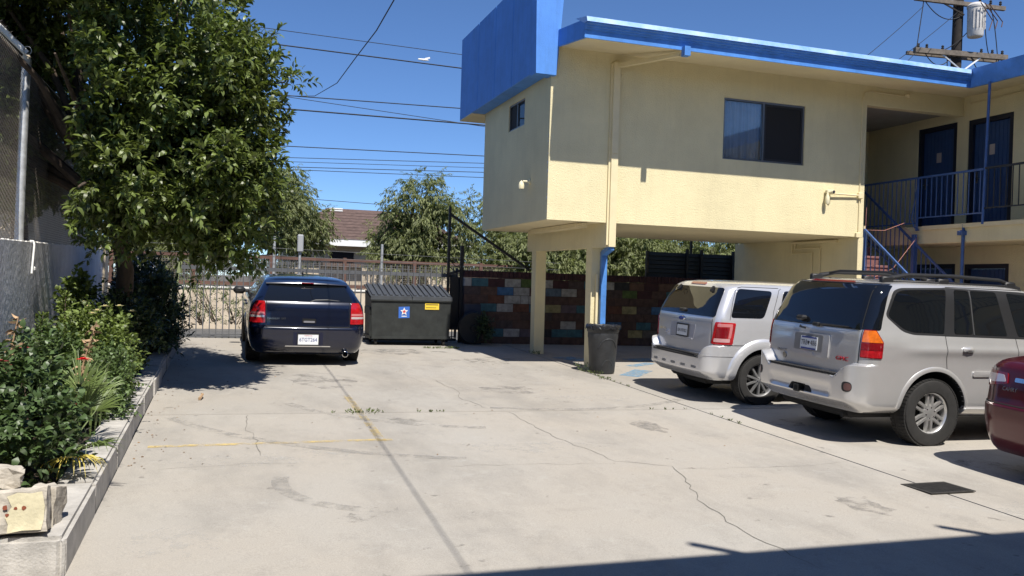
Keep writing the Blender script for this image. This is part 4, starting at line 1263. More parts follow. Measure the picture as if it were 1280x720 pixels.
for (p, q, s_) in ((a1.lerp(b1, .1), (PX - .2, PY - .25, 12.5), .35), (a1.lerp(b1, .1), a2.lerp(b2, .02), -.0), ((PX + .7, PY - .6, 12.05), a2.lerp(b2, .82), .25), ((PX + .9, PY - .6, 12.9), a2.lerp(b2, .9), -.35), ((PX + .2, PY - .3, 12.0), a2.lerp(b2, .06), .35),
                   (a2.lerp(b2, .1), a2.lerp(b2, .42), .5), (a2.lerp(b2, .6), a2.lerp(b2, .93), .7), (a2.lerp(b2, .85), b2 + Vector((.9, .5, -.9)), -.35), (a2.lerp(b2, .95), b2 + Vector((.5, .3, -1.2)), -.3), (a2.lerp(b2, .35), (PX - .4, PY, 9.4), .1), (a2.lerp(b2, .9), (PX + 1.2, PY, 9.3), .1)):
    droop('jumper_wire', p, q, s_, .018, up_)
MB().tube([(PX + .7, PY - .3, 10.3), (PX + 1.9, PY - .3, 10.55)], .10, 8).build('splice_case', M['cable'], up_)


def line(p, q, r, label, sag=0.15):
    o = droop('power_line', p, q, sag, r, None, 24)
    return tag(o, label, 'power line', 'overhead lines across the sky')


for z, sl, yy, r, lb, sg in ((9.05, -.017, 26, .011, 'thin topmost overhead line crossing the blue sky', .1), (8.62, -.016, 26, .020, 'thick second overhead line from the top, crossing behind the parapet', .1),
                             (7.24, .022, 26, .016, 'overhead line third from the top, where the steep drop wire joins', .1), (7.0, -.057, 26, .010, 'faint overhead line slanting down just under the drop wire joint', .05),
                             (6.82, .009, 26, .022, 'thick overhead line meeting the lower corner of the blue parapet', .1)):
    x0, x1 = -45, 45
    line((x0, yy, z + sl * (x0 - 3.5)), (x1, yy, z + sl * (x1 - 3.5)), r, lb, sg)
for z, sl, r, lb in ((8.22, .028, .022, 'uppermost of the far bundle of low lines above the trees'), (7.75, .045, .016, 'second of the far low lines above the trees'),
                     (7.54, .041, .013, 'third of the far low lines above the trees'), (7.30, .043, .018, 'fourth of the far low lines above the trees'), (7.12, .028, .016, 'lowest of the far bundle of lines above the trees'), (5.62, -.02, .014, 'single faint line low between the two pepper trees')):
    line((-60, 42, z + sl * (-60 - 6.5)), (60, 42, z + sl * (60 - 6.5)), r, lb, .15)
dw = MB().tube([(-3, 26.2, 7.05), (1.0, 26, 7.08), (1.55, 24.6, 6.80), (1.75, 19.2, 5.76), (1.77, 15.3, 5.22), (1.75, 12.9, 5.08), (1.75, 11.0, 4.98), (1.74, 9.66, 4.99), (1.71, 7.0, 5.14), (1.66, 4, 5.48), (1.60, .7, 6.05)], .0075, 6).build('drop_wire', M['cable'])
tag(dw, 'black drop wire curving steeply up out of the frame', 'power line')
for k, (p, q, lb) in enumerate((((24.75, 25.9, 12.75), (14.2, 21.5, 6.1), 'thin wire running from the upper crossarm down to the motel roof'), ((26.6, 25.9, 12.9), (15.0, 21.5, 6.1), 'thin wire dropping from beside the transformer to the motel roof'), ((24.7, 25.9, 11.2), (16.0, 21.5, 6.1), 'thin wire dropping from the lower crossarm to the motel roof'))):
    o = droop('service_wire', p, q, .25, .011); tag(o, lb, 'power line')
BS = .5
bd = thing('line_marker', 'small white marker clipped on the thick overhead line by the parapet', 'line marker', (5.63, 26, 8.58))
MB().lathe([(0, -.20), (.025, -.17), (.035, 0), (.02, .12), (0, .16)], (5.63, 26, 8.60), 'X', 8).build('body', M['white'], bd)
MB().hexa([(5.66, 25.98, 8.61), (5.82, 25.98, 8.66), (5.82, 26.02, 8.66), (5.66, 26.02, 8.61), (5.65, 25.98, 8.65), (5.80, 25.98, 8.70), (5.80, 26.02, 8.70), (5.65, 26.02, 8.65)]).build('tail', M['white'], bd)


# ------------------------------------------------------------------ vehicles: stacked plan slices, windows and lamps laid on that skin


def pchip(xs, ys):
    xs = np.array(xs, float); ys = np.array(ys, float)
    h = np.diff(xs); d = np.diff(ys) / h
    m = np.zeros(len(xs))
    for i in range(1, len(xs) - 1):
        if d[i - 1] * d[i] > 0:
            w1 = 2 * h[i] + h[i - 1]; w2 = h[i] + 2 * h[i - 1]
            m[i] = (w1 + w2) / (w1 / d[i - 1] + w2 / d[i])
    m[0], m[-1] = d[0], d[-1]

    def f(x):
        x = min(max(x, xs[0]), xs[-1])
        i = min(int(np.searchsorted(xs, x, 'right')) - 1, len(xs) - 2)
        t = (x - xs[i]) / h[i]
        return float((2 * t**3 - 3 * t**2 + 1) * ys[i] + (t**3 - 2 * t**2 + t) * h[i] * m[i] + (-2 * t**3 + 3 * t**2) * ys[i + 1] + (t**3 - t**2) * h[i] * m[i + 1])
    return f


def sstep(a, b, x):
    t = min(1, max(0, (x - a) / (b - a)))
    return t * t * (3 - 2 * t)


class Car:
    def __init__(s, keys, L, bulge=.05, taper=(1.1, .035, 1.4, .14), mod=None, zfine=(), smod=None):
        k = np.array(keys, float)
        s.f = [pchip(k[:, 0], k[:, i]) for i in range(1, 6)]
        s.z0, s.z1 = k[0, 0], k[-1, 0]
        s.keys = k[:, 0]
        s.L = L; s.bulge = bulge; s.tp = taper; s.mod = mod; s.zfine = zfine; s.smod = smod

    def tap(s, x):
        a, ka, b, kb = s.tp
        return 1 - ka * max(0, (a - x) / a) ** 2 - kb * max(0, (x - (s.L - b)) / b) ** 2.2

    def plan(s, u, z):
        """u 0..1 rear centre to rear corner end is 0..1, side 1..2, front 2..3 -> (x, y>=0)"""
        xr, xf, w, rr, rf = [f(z) for f in s.f]
        rr = min(rr, w * .9); rf = min(rf, w * .9)
        bl = s.bulge * (w / .9) ** 2
        if u <= 1:
            lin = w - rr; arc = rr * 1.5708
            d = u * (lin + arc)
            if d <= lin: y = d; a = 0
            else: a = (d - lin) / rr; y = lin + rr * math.sin(a)
            x = xr + bl * (y / w) ** 2 + rr * (1 - math.cos(a))
            fade = math.cos(a) ** .6 if a < 1.57 else 0
            if s.mod: x += s.mod(y, z) * fade
        elif u <= 2:
            xa = xr + bl + rr; xb = xf - bl - rf
            x = xa + (xb - xa) * (u - 1); y = w
        else:
            lin = w - rf; arc = rf * 1.5708
            d = (3 - u) * (lin + arc)
            if d <= lin: y = d; a = 0
            else: a = (d - lin) / rf; y = lin + rf * math.sin(a)
            x = xf - bl * (y / w) ** 2 - rf * (1 - math.cos(a))
        y *= s.tap(x)
        if s.smod: y += s.smod(x, z) * min(1, y / .7)
        return x, y

    # skins: (a, z) -> point
    def side(s, sgn):
        def fn(x, z):
            xr, xf, w, rr, rf = [f(z) for f in s.f]
            bl = s.bulge * (w / .9) ** 2
            y = w * s.tap(x)
            xc = xr + bl + rr
            if x < xc and rr > 1e-3:
                y *= math.sqrt(max(0, 1 - min(1, (xc - x) / rr) ** 2))
            if s.smod: y += s.smod(x, z) * min(1, y / .7)
            return Vector((x, sgn * y, z))
        return fn

    def rear(s):
        """(y, z) on the rear; wraps by arc length so corners follow: y is arc length from the centre, signed"""
        def fn(d, z):
            xr, xf, w, rr, rf = [f(z) for f in s.f]
            rr = min(rr, w * .9)
            T = w - rr + rr * 1.5708
            a = abs(d)
            if a <= T: x, y = s.plan(a / T, z)
            else:
                xa = xr + s.bulge * (w / .9) ** 2 + rr + (a - T)
                x, y = xa, w * s.tap(xa)
                if s.smod: y += s.smod(x, z)
            return Vector((x, math.copysign(y, d) if d else 0, z))
        return fn

    def front(s):
        def fn(d, z):
            xr, xf, w, rr, rf = [f(z) for f in s.f]
            rf = min(rf, w * .9)
            T = w - rf + rf * 1.5708
            a = min(abs(d), T * .999)
            x, y = s.plan(3 - a / T, z)
            return Vector((x, math.copysign(y, d) if d else 0, z))
        return fn

    def body(s, name, m, parent, arches, R, depth=.30, nr=72, ns=52, nf=14):
        zs = list(np.arange(s.z0, s.z1, .022)) + list(s.keys) + list(s.zfine)
        zs = sorted(set(round(z, 4) for z in zs))
        us = [i / nr for i in range(nr)] + [1 + i / ns for i in range(ns)] + [2 + i / nf for i in range(nf + 1)]
        M_ = len(us)
        vs = []; fs = []
        for z in zs:
            half = [s.plan(u, z) for u in us]
            ring = [(x, -y, z) for x, y in half] + [(x, y, z) for x, y in half[::-1][1:-1]]
            vs += ring
        n = 2 * M_ - 2
        for i in range(len(zs) - 1):
            for k in range(n):
                k2 = (k + 1) % n
                fs.append((i * n + k, i * n + k2, (i + 1) * n + k2, (i + 1) * n + k))
        for base, rev in ((0, True), ((len(zs) - 1) * n, False)):
            for k in range(M_ - 1):
                a, b = base + k, base + k + 1
                c = base + (n - k - 1) % n if k + 1 < M_ - 1 else base + k + 1
                d = base + (n - k) % n if k else base + 0
                q = [a, b, c, d]
                q = [v for i, v in enumerate(q) if v not in q[:i]]
                if len(q) >= 3: fs.append(tuple(q[::-1] if rev else q))
        me = bpy.data.meshes.new(name)
        me.from_pydata(vs, [], fs)
        fix_normals(me)
        me.materials.append(m); me.materials.append(M['well'])
        o = bpy.data.objects.new(name, me); COL.objects.link(o)
        # wheel wells
        cb = MB()
        for (xa, za) in arches:
            for sg in (-1, 1):
                w = s.f[2](za) + .12
                cb.lathe([(0, sg * (w - depth - .12)), (R, sg * (w - depth - .12)), (R, sg * (w + .2)), (0, sg * (w + .2))], (xa, 0, za), 'Y', 48)
        cu = cb.build('cutter', M['well'])
        bm = bmesh.new(); bm.from_mesh(cu.data); bmesh.ops.remove_doubles(bm, verts=bm.verts[:], dist=1e-5); bmesh.ops.recalc_face_normals(bm, faces=bm.faces[:]); bm.to_mesh(cu.data); bm.free()
        md = o.modifiers.new('b', 'BOOLEAN'); md.operation = 'DIFFERENCE'; md.object = cu; md.solver = 'EXACT'
        try: md.material_mode = 'TRANSFER'
        except Exception: pass
        dg = bpy.context.evaluated_depsgraph_get()
        nm = bpy.data.meshes.new_from_object(o.evaluated_get(dg))
        bpy.data.objects.remove(o); bpy.data.objects.remove(cu)
        nm.name = name
        nm.polygons.foreach_set('use_smooth', [True] * len(nm.polygons))
        nm.set_sharp_from_angle(angle=rad(32))
        return link(name, nm, parent)


def rpoly(pts, r, n=4):
    """rounded convex polygon (ccw or cw)"""
    out = []
    P = [Vector(p).to_2d() if len(p) > 2 else Vector(p) for p in pts]
    m_ = len(P)
    rs = r if isinstance(r, (list, tuple)) else [r] * m_
    for i in range(m_):
        p = P[i]; a = P[i - 1] - p; b = P[(i + 1) % m_] - p
        rr = min(rs[i], a.length * .48, b.length * .48)
        if rr < 1e-4: out.append(p); continue
        s_ = p + a.normalized() * rr; e = p + b.normalized() * rr
        for k in range(n + 1):
            t = k / n
            out.append(s_ * (1 - t) ** 2 + p * 2 * t * (1 - t) + e * t * t)
    area = sum(out[i - 1].x * out[i].y - out[i].x * out[i - 1].y for i in range(len(out)))
    return out if area > 0 else out[::-1]


def patch(name, fn, poly, off, thick, m, parent, nu=10, nv=8, bulge=0.0):
    """convex polygon in skin coordinates, laid on the skin with its own thickness"""
    us = [p[0] for p in poly]; vs = [p[1] for p in poly]
    u0, u1, v0, v1 = min(us), max(us), min(vs), max(vs)
    bm = bmesh.new()
    g = [[bm.verts.new((u0 + (u1 - u0) * i / nu, v0 + (v1 - v0) * j / nv, 0)) for i in range(nu + 1)] for j in range(nv + 1)]
    for j in range(nv):
        for i in range(nu): bm.faces.new((g[j][i], g[j][i + 1], g[j + 1][i + 1], g[j + 1][i]))
    k = len(poly)
    for i in range(k):
        a, b = poly[i], poly[(i + 1) % k]
        d = Vector((b[0] - a[0], b[1] - a[1], 0))
        if d.length < 1e-7: continue
        bmesh.ops.bisect_plane(bm, geom=bm.verts[:] + bm.edges[:] + bm.faces[:], dist=1e-7, plane_co=(a[0], a[1], 0), plane_no=(d.y, -d.x, 0), clear_outer=True)
    e = 2e-3
    nor = {}
    cu, cv = (u0 + u1) / 2, (v0 + v1) / 2
    hu, hv = (u1 - u0) / 2, (v1 - v0) / 2
    for v in bm.verts:
        u, w = v.co.x, v.co.y
        p = fn(u, w); pu = fn(u + e, w) - fn(u - e, w); pv = fn(u, w + e) - fn(u, w - e)
        n = pu.cross(pv)
        n = n.normalized() if n.length > 1e-12 else Vector((-1, 0, 0))
        c = Vector((s_cx, 0, .8))
        if n.dot(p - c) < 0: n = -n
        bb = bulge * max(0, 1 - ((u - cu) / hu) ** 2) * max(0, 1 - ((w - cv) / hv) ** 2)
        nor[v] = (p, n, bb)
    for v, (p, n, bb) in nor.items(): v.co = p + n * (off + bb)
    bm.verts.index_update()
    bd = [ed for ed in bm.edges if ed.is_boundary]
    r = bmesh.ops.extrude_edge_only(bm, edges=bd)
    newv = [q for q in r['geom'] if isinstance(q, bmesh.types.BMVert)]
    base = {}
    kd = {tuple(round(c, 6) for c in v.co): n for v, (p, n, bb) in nor.items() if v.is_valid}
    for v in newv:
        n = kd.get(tuple(round(c, 6) for c in v.co))
        if n: v.co -= n * thick
    me = bpy.data.meshes.new(name)
    bmesh.ops.recalc_face_normals(bm, faces=bm.faces[:])
    bm.to_mesh(me); bm.free()
    # make sure it faces outward
    me.materials.append(m)
    me.polygons.foreach_set('use_smooth', [True] * len(me.polygons))
    me.set_sharp_from_angle(angle=rad(35))
    return link(name, me, parent)


s_cx = 2.2


def strip(name, fn, pts, w, off, m, parent, n=12):
    """thin band along a polyline on a skin"""
    q = []
    for a, b in zip(pts, pts[1:]):
        for i in range(n): q.append(Vector(a).lerp(Vector(b), i / n))
    q.append(Vector(pts[-1]))
    mb = MB(); vs = []
    for i, p in enumerate(q):
        d = (q[min(i + 1, len(q) - 1)] - q[max(i - 1, 0)]).normalized()
        nn = Vector((-d.y, d.x))
        e = 2e-3
        P = fn(p.x, p.y); N_ = (fn(p.x + e, p.y) - fn(p.x - e, p.y)).cross(fn(p.x, p.y + e) - fn(p.x, p.y - e))
        N_ = N_.normalized() if N_.length > 1e-12 else Vector((-1, 0, 0))
        if N_.dot(P - Vector((s_cx, 0, .8))) < 0: N_ = -N_
        for sg in (-1, 1):
            r = p + nn * sg * w / 2
            vs.append(fn(r.x, r.y) + N_ * off)
    mb.add(vs, [(2 * i, 2 * i + 1, 2 * i + 3, 2 * i + 2) for i in range(len(q) - 1)])
    return mb.build(name, m, parent, local=True)


def arch_band(name, car, sgn, xa, za, r0, r1, off, m, parent, a0=-20, a1=200, z_floor=.2, edge=.03):
    """raised lip round a wheel opening"""
    fn = car.side(sgn); mb = MB(); n = 36; vs = []
    for i in range(n + 1):
        a = rad(a0 + (a1 - a0) * i / n)
        for r, o in ((r0, -.03), (r0, off), ((r0 + r1) / 2, off * 1.15), (r1, off * .5), (r1 + .01, -.004)):
            p = fn(xa + r * math.cos(a), za + r * math.sin(a))
            p.y += sgn * o
            vs.append(p)
    fs = []
    for i in range(n):
        for k in range(4): fs.append((i * 5 + k, i * 5 + k + 1, (i + 1) * 5 + k + 1, (i + 1) * 5 + k))
    mb.add(vs, fs)
    return mb.build(name, m, parent, smooth=50, local=True)


def wheel(parent, x, y, r, width, rim_r, spokes, m_rim, sgn, twin=False, hubr=.075, depth=.05):
    """tyre (part) with rim (sub-part); sgn = outer side"""
    z = r - .012
    t = MB(); w = width / 2
    prof = [(rim_r, -w * .8), (rim_r + .01, -w * .92), (r - .06, -w), (r - .022, -w * .93), (r - .004, -w * .72), (r, -w * .35), (r, w * .35), (r - .004, w * .72), (r - .022, w * .93), (r - .06, w), (rim_r + .012, w * .92), (rim_r, w * .8)]
    t.lathe([(a, b * sgn) for a, b in prof], (x, y, z), 'Y', 48)
    # tread lugs on the shoulder and three ribs
    nl = 56
    for i in range(nl):
        a = 2 * math.pi * i / nl
        for (o, da) in ((.62, 0), (-.62, .05), (0.1, .03)):
            c, s_ = math.cos(a + da), math.sin(a + da)
            rr = r - .002
            ctr = Vector((x + rr * c, y + sgn * w * o, z + rr * s_))
            t.bar(ctr - Vector((0, w * .24, 0)), ctr + Vector((0, w * .24, 0)), .012, .034, (-s_, 0, c))
    ty = t.build('tyre', M['rubber'], parent, smooth=35, local=True)
    R = MB(); f = w * .70          # rim barrel and lip
    R.lathe([(rim_r * .93, -w * .7 * sgn), (rim_r * .93, (f - .02) * sgn), (rim_r * .955, f * sgn), (rim_r * 1.0, (f + .012) * sgn), (rim_r * 1.03, (f + .01) * sgn), (rim_r * 1.03, (f - .02) * sgn)], (x, y, z), 'Y', 48)
    yy = y + sgn * (f - .028)
    for i in range(spokes):
        a = 2 * math.pi * i / spokes + math.pi / 2
        for da in ((-.17, .17) if twin else (0,)):
            c0, s0 = math.cos(a + da * .9), math.sin(a + da * .9)
            ca, sa = math.cos(a), math.sin(a)
            p0 = Vector((x + hubr * .75 * math.cos(a + da * 2.4), yy + sgn * .012, z + hubr * .75 * math.sin(a + da * 2.4)))
            p1 = Vector((x + rim_r * .97 * c0, yy + sgn * (.008), z + rim_r * .97 * s0))
            wd = .034 if twin else (.05 if spokes < 8 else .030)
            d = (p1 - p0).normalized(); sd = d.cross(Vector((0, 1, 0)))
            q = []
            for P, ww, th in ((p0, wd * 1.1, .03), (p1, wd * .95, .025)):
                for i2, j2 in ((-1, -1), (1, -1), (1, 1), (-1, 1)):
                    q.append(P + sd * (i2 * ww / 2 * (0.8 if j2 > 0 else 1.1)) + Vector((0, sgn * (j2 * th / 2), 0)))
            R.add(q, [(0, 3, 2, 1), (4, 5, 6, 7), (0, 1, 5, 4), (1, 2, 6, 5), (2, 3, 7, 6), (3, 0, 4, 7)])
    R.lathe([(0, .012 * sgn), (hubr * .55, .010 * sgn), (hubr * .9, 0), (hubr, -.02 * sgn), (hubr, -.05 * sgn)], (x, yy + sgn * .022, z), 'Y', 24)
    rim = R.build('rim', m_rim, ty, smooth=35, local=True)
    B_ = MB()
    B_.lathe([(0, 0), (rim_r * .92, 0)], (x, y + sgn * (w * .02), z), 'Y', 32)
    B_.build('spoke_gap_shade', M['well'], ty, local=True)  # black disc behind the spokes, standing in for shade in their gaps
    B_ = MB()
    for k in range(6):
        a = k * math.pi / 3 + .3
        B_.lathe([(0, .006 * sgn), (.009, .004 * sgn), (.011, 0)], (x + hubr * .62 * math.cos(a), yy + sgn * .028, z + hubr * .62 * math.sin(a)), 'Y', 6)
    B_.build('wheel_nuts', M['chrome'], ty, local=True)
    return ty


def place(root, x, y, heading):
    """set on the sloping lot, nose pointing along heading (radians from +X)"""
    ex = Vector((math.cos(heading), math.sin(heading), 0)); ex.z = GB * ex.x + GC * ex.y; ex.normalize()
    n = Vector((-GB, -GC, 1)).normalized()
    ey = n.cross(ex).normalized()
    mw = Matrix(((ex.x, ey.x, n.x, x), (ex.y, ey.y, n.y, y), (ex.z, ey.z, n.z, gz(x, y)), (0, 0, 0, 1)))
    root.location = mw.to_translation(); root.rotation_euler = mw.to_euler()


def rear_mw(y, z, car, extra=0.004, tilt=0.0):
    """matrix for flat lettering on the rear: letters run towards -y as seen from behind"""
    p = car.rear()(y, z)
    e = .02
    dy = (car.rear()(y - e, z) - car.rear()(y + e, z)).normalized()
    dz = (car.rear()(y, z + e) - car.rear()(y, z - e)).normalized()
    n = dy.cross(dz).normalized()
    p = p + n * extra
    return Matrix(((dy.x, dz.x, n.x, p.x), (dy.y, dz.y, n.y, p.y), (dy.z, dz.z, n.z, p.z), (0, 0, 0, 1)))


def plate(car, parent, y, z, w, h, rows, base=None, off=.012, frame=None):
    mw = rear_mw(y, z, car, off)
    mb = MB(); mb.bbox(-w / 2, w / 2, -h / 2, h / 2, -.004, .003, .002)
    mb.v = [tuple(mw @ Vector(p)) for p in mb.v]
    o = mb.build('number_plate', base or M['plate'], parent, local=True)
    if frame:
        fb = MB()
        for q in ((-w / 2 - .012, w / 2 + .012, h / 2 + .001, h / 2 + .018), (-w / 2 - .012, w / 2 + .012, -h / 2 - .018, -h / 2 - .001), (-w / 2 - .012, -w / 2 - .001, -h / 2, h / 2), (w / 2 + .001, w / 2 + .012, -h / 2, h / 2)):
            fb.box(q[0], q[1], q[2], q[3], -.006, .006)
        fb.v = [tuple(mw @ Vector(p)) for p in fb.v]
        fb.build('plate_frame', frame, o, local=True)
    for (s_, sz, yy, wd, m_) in rows:
        text(s_, sz, m_, o, mw @ Matrix.Translation((0, yy, .004)), 'plate_lettering', ext=.0008, width=wd)
    return o


# ---- pewter SUV (nearest of the two silver ones)
keysE = [(.36, .17, 4.6, .82, .10, .25), (.40, .15, 4.74, .88, .12, .3), (.48, .135, 4.82, .915, .16, .35), (.62, .13, 4.86, .922, .17, .35), (.74, .13, 4.85, .922, .17, .35), (.90, .13, 4.78, .922, .17, .35), (1.02, .135, 4.62, .925, .17, .35),
         (1.09, .14, 4.2, .925, .17, .3), (1.13, .145, 3.66, .922, .16, .2), (1.20, .15, 3.56, .908, .16, .15), (1.27, .165, 3.48, .888, .15, .15), (1.5, .26, 3.12, .83, .14, .2), (1.70, .355, 2.84, .775, .15, .25), (1.755, .40, 2.74, .745, .2, .25),
         (1.79, .47, 2.6, .69, .3, .3), (1.812, .62, 2.42, .57, .4, .3), (1.825, .9, 2.15, .40, .3, .3), (1.83, 1.3, 1.8, .18, .1, .1)]


def modE(y, z):
    ay = abs(y)
    rw = sstep(.54, .60, ay) * (1 - sstep(.74, .80, ay))
    zt = .755 + .135 * sstep(.56, .78, ay)
    k = 1 - sstep(zt - .012 - .02 * rw, zt + .008 + .012 * rw, z)
    k *= sstep(.36, .50, z)
    d = -.13 * k
    d += .02 * k * (1 - sstep(.60, .66, z)) * sstep(.48, .54, z) * (1 - sstep(.5, .6, ay))      # recess band
    if .50 < z < .57 and -.30 < y < .12: d += .06
    return d


def smE(x, z):
    # crisp shoulder above the wheels
    return .018 * math.exp(-((z - 1.06) / .05) ** 2) * sstep(.5, 1.0, x)


envoy = thing('suv', 'pewter silver SUV with black roof rails, orange and red tail lights', 'suv', (0, 0, 0), group='silver SUVs parked by the carport')
ce = Car(keysE, 4.87, bulge=.05, taper=(1.0, .02, 1.2, .12), mod=modE, zfine=[.735 + .0075 * i for i in range(24)], smod=smE)
s_cx = 2.2
AE = 1.11
ce.body('body', M['champ'], envoy, [(AE, .38), (AE + 2.87, .38)], .455)
sr = ce.side(-1); sl = ce.side(1); rr_ = ce.rear(); ff = ce.front()
for sd in (sr, sl):
    patch('window_surround', sd, rpoly([(1.22, 1.225), (3.28, 1.20), (2.72, 1.70), (2.5, 1.745), (1.30, 1.758)], [.02, .1, .15, .1, .02], 3), .004, .02, M['trimbl'], envoy, 24, 8)
    patch('window_surround', sd, rpoly([(.455, 1.43), (.66, 1.265), (.80, 1.232), (1.26, 1.225), (1.36, 1.758), (.70, 1.735), (.60, 1.70)], [.05, .05, .05, .01, .01, .05, .08], 4), .003, .02, M['trimbl'], envoy, 16, 8)
    patch('side_window', sd, rpoly([(.485, 1.43), (.68, 1.29), (.80, 1.258), (1.225, 1.25), (1.335, 1.735), (.73, 1.712), (.63, 1.68)], [.05, .05, .05, .02, .02, .05, .08], 4), .007, .012, M['tint'], envoy, 16, 8)
    patch('side_window', sd, rpoly([(1.37, 1.25), (1.63, 1.246), (1.655, 1.735), (1.455, 1.738)], .03), .008, .012, M['tint'], envoy, 8, 8)
    patch('side_window', sd, rpoly([(1.665, 1.246), (2.14, 1.24), (2.06, 1.73), (1.69, 1.735)], .025), .008, .012, M['tint'], envoy, 12, 8)
    patch('side_window', sd, rpoly([(2.30, 1.238), (3.14, 1.225), (2.76, 1.64), (2.62, 1.70), (2.22, 1.725)], .03), .008, .012, M['tint'], envoy, 14, 8)
    strip('window_divider', sd, [(1.648, 1.246), (1.672, 1.735)], .018, .012, M['alu'], envoy, 6)
    for pts in ([(1.24, 1.23), (1.25, 1.0), (1.27, .86)], [(2.26, 1.22), (2.30, .9), (2.30, .45)], [(3.42, 1.15), (3.42, .9), (3.40, .45)], [(1.47, .42), (3.4, .42)], [(1.36, 1.765), (2.5, 1.765)]):
        strip('panel_gap', sd, pts, .007, .0022, M['seam'], envoy, 8)
    patch('side_moulding', sd, rpoly([(1.64, .775), (2.27, .775), (2.27, .835), (1.64, .835)], .02), .014, .02, M['champ'], envoy, 8, 3, bulge=.006)
    patch('side_moulding', sd, rpoly([(2.33, .775), (3.36, .775), (3.36, .835), (2.33, .835)], .02), .014, .02, M['champ'], envoy, 8, 3, bulge=.006)
    patch('running_board', sd, rpoly([(1.56, .33), (3.5, .33), (3.5, .40), (1.56, .43)], .02), .03, .06, M['champ'], envoy, 12, 4, bulge=.01)
    for x in (1.46, 2.42):
        h_ = patch('door_handle', sd, rpoly([(x, 1.055), (x + .155, 1.055), (x + .155, 1.105), (x, 1.105)], .024), .016, .02, M['champ'], envoy, 10, 4, bulge=.02)
        patch('recess', sd, rpoly([(x + .03, 1.045), (x + .14, 1.045), (x + .14, 1.075), (x + .03, 1.075)], .012), .003, .006, M['seam'], h_, 6, 3)
for sg in (-1, 1):
    for xa in (AE, AE + 2.87):
        arch_band('wheel_arch', ce, sg, xa, .38, .455, .50, .010, M['champ'], envoy, 5, 175)
        wheel(envoy, xa, sg * .80, .378, .24, .225, 6, M['alloy'], sg, twin=True, hubr=.095)
# rear glass wraps round the D pillars in gloss black
patch('rear_glass', rr_, rpoly([(-.985, 1.268), (.985, 1.268), (.86, 1.755), (-.86, 1.755)], .035), .006, .02, M['tint'], envoy, 36, 12)
strip('glass_edge', rr_, [(-.79, 1.275), (-.70, 1.74)], .010, .0085, M['seam'], envoy, 8)
strip('glass_edge', rr_, [(.79, 1.275), (.70, 1.74)], .010, .0085, M['seam'], envoy, 8)
strip('panel_gap', rr_, [(-.78, 1.262), (.78, 1.262)], .008, .008, M['seam'], envoy, 10)
for sg in (-1, 1):
    strip('panel_gap', rr_, [(sg * .80, 1.26), (sg * .80, .905)], .008, .0025, M['seam'], envoy, 8)
    tl = patch('tail_light', rr_, rpoly([(sg * .815, .965), (sg * 1.04, .965), (sg * 1.04, 1.09), (sg * 1.04, 1.14), (sg * .93, 1.268), (sg * .815, 1.268)], .012, 2), .010, .03, M['dredl'], envoy, 14, 10)
    patch('amber_lens', rr_, rpoly([(sg * .822, 1.135), (sg * 1.032, 1.135), (sg * .927, 1.26), (sg * .822, 1.26)], .008, 2), .013, .008, M['amber'], tl, 8, 6)
    patch('red_lens', rr_, rpoly([(sg * .822, 1.055), (sg * 1.032, 1.055), (sg * 1.032, 1.125), (sg * .822, 1.125)], .008, 2), .013, .008, M['dredl'], tl, 8, 4)
    patch('red_lens', rr_, rpoly([(sg * .822, .975), (sg * 1.032, .975), (sg * 1.032, 1.047), (sg * .822, 1.047)], .008, 2), .013, .008, M['redl'], tl, 8, 4)
    patch('bumper_reflector', rr_, rpoly([(sg * .735, .59), (sg * .845, .59), (sg * .845, .70), (sg * .735, .70)], .05, 4), .004, .02, M['trimbl'], envoy, 6, 6)
    patch('reflector_lens', rr_, rpoly([(sg * .765, .605), (sg * .84, .605), (sg * .84, .685), (sg * .765, .685)], .035, 4), .007, .01, mat('dusty_reflector', (.12, .06, .055), .3), envoy.children[-1], 6, 6)
pr = patch('plate_surround', rr_, rpoly([(-.36, .895), (.34, .895), (.34, 1.165), (-.36, 1.165)], .03), .016, .03, M['champ'], envoy, 14, 6)
patch('plate_recess', rr_, rpoly([(-.26, .955), (.25, .955), (.25, 1.15), (-.26, 1.15)], .015), .0175, .01, mat('pewter_recess_shade', (.23, .225, .22), .45, metal=.5), pr, 10, 5)  # flat patch; the recess's shade is put into its darker pewter
patch('lift_handle', rr_, rpoly([(-.13, .905), (.07, .905), (.05, .945), (-.11, .945)], .012), .022, .02, M['champ'], pr, 6, 3)
plate(ce, envoy, -.03, 1.045, .30, .15, [('TRB', .075, 0, None, M['ink'])] if False else [], M['plateg'], .022)
pl = envoy.children[-1]
pl = [c for c in envoy.children if c.name.startswith('number_plate')][0]
mw = rear_mw(-.03, 1.045, ce, .0225)
text('TRB', .085, M['ink'], pl, mw @ Matrix.Translation((-.078, 0, .004)), 'plate_lettering', .0008, .115)
text('486', .085, M['ink'], pl, mw @ Matrix.Translation((.085, 0, .004)), 'plate_lettering', .0008, .11)
hm = MB(); hv = [(0.0, -.028)] + [(.020 * math.cos(t), .008 + .016 * math.sin(t)) for t in [math.pi * i / 8 for i in range(9)]]
hm.add([tuple(mw @ Vector((a, b, .0045))) for a, b in hv], [tuple(range(len(hv)))])
hm.build('heart_mark', M['ink'], pl, local=True)
for (a, b, m_) in ((.055, .074, M['plateink']), (-.074, -.055, M['plateink'])):
    q = MB().box(-.13, .13, a, b, .003, .0042); q.v = [tuple(mw @ Vector(p)) for p in q.v]; q.build('plate_band', m_, pl, local=True)
text('GMC', .065, M['redtxt'], envoy, rear_mw(-.575, .925, ce, .008), 'badge_lettering', .004, .18)
text('ENVOY', .05, M['chrome'], envoy, rear_mw(.50, .915, ce, .006), 'badge_lettering', .003, .20)
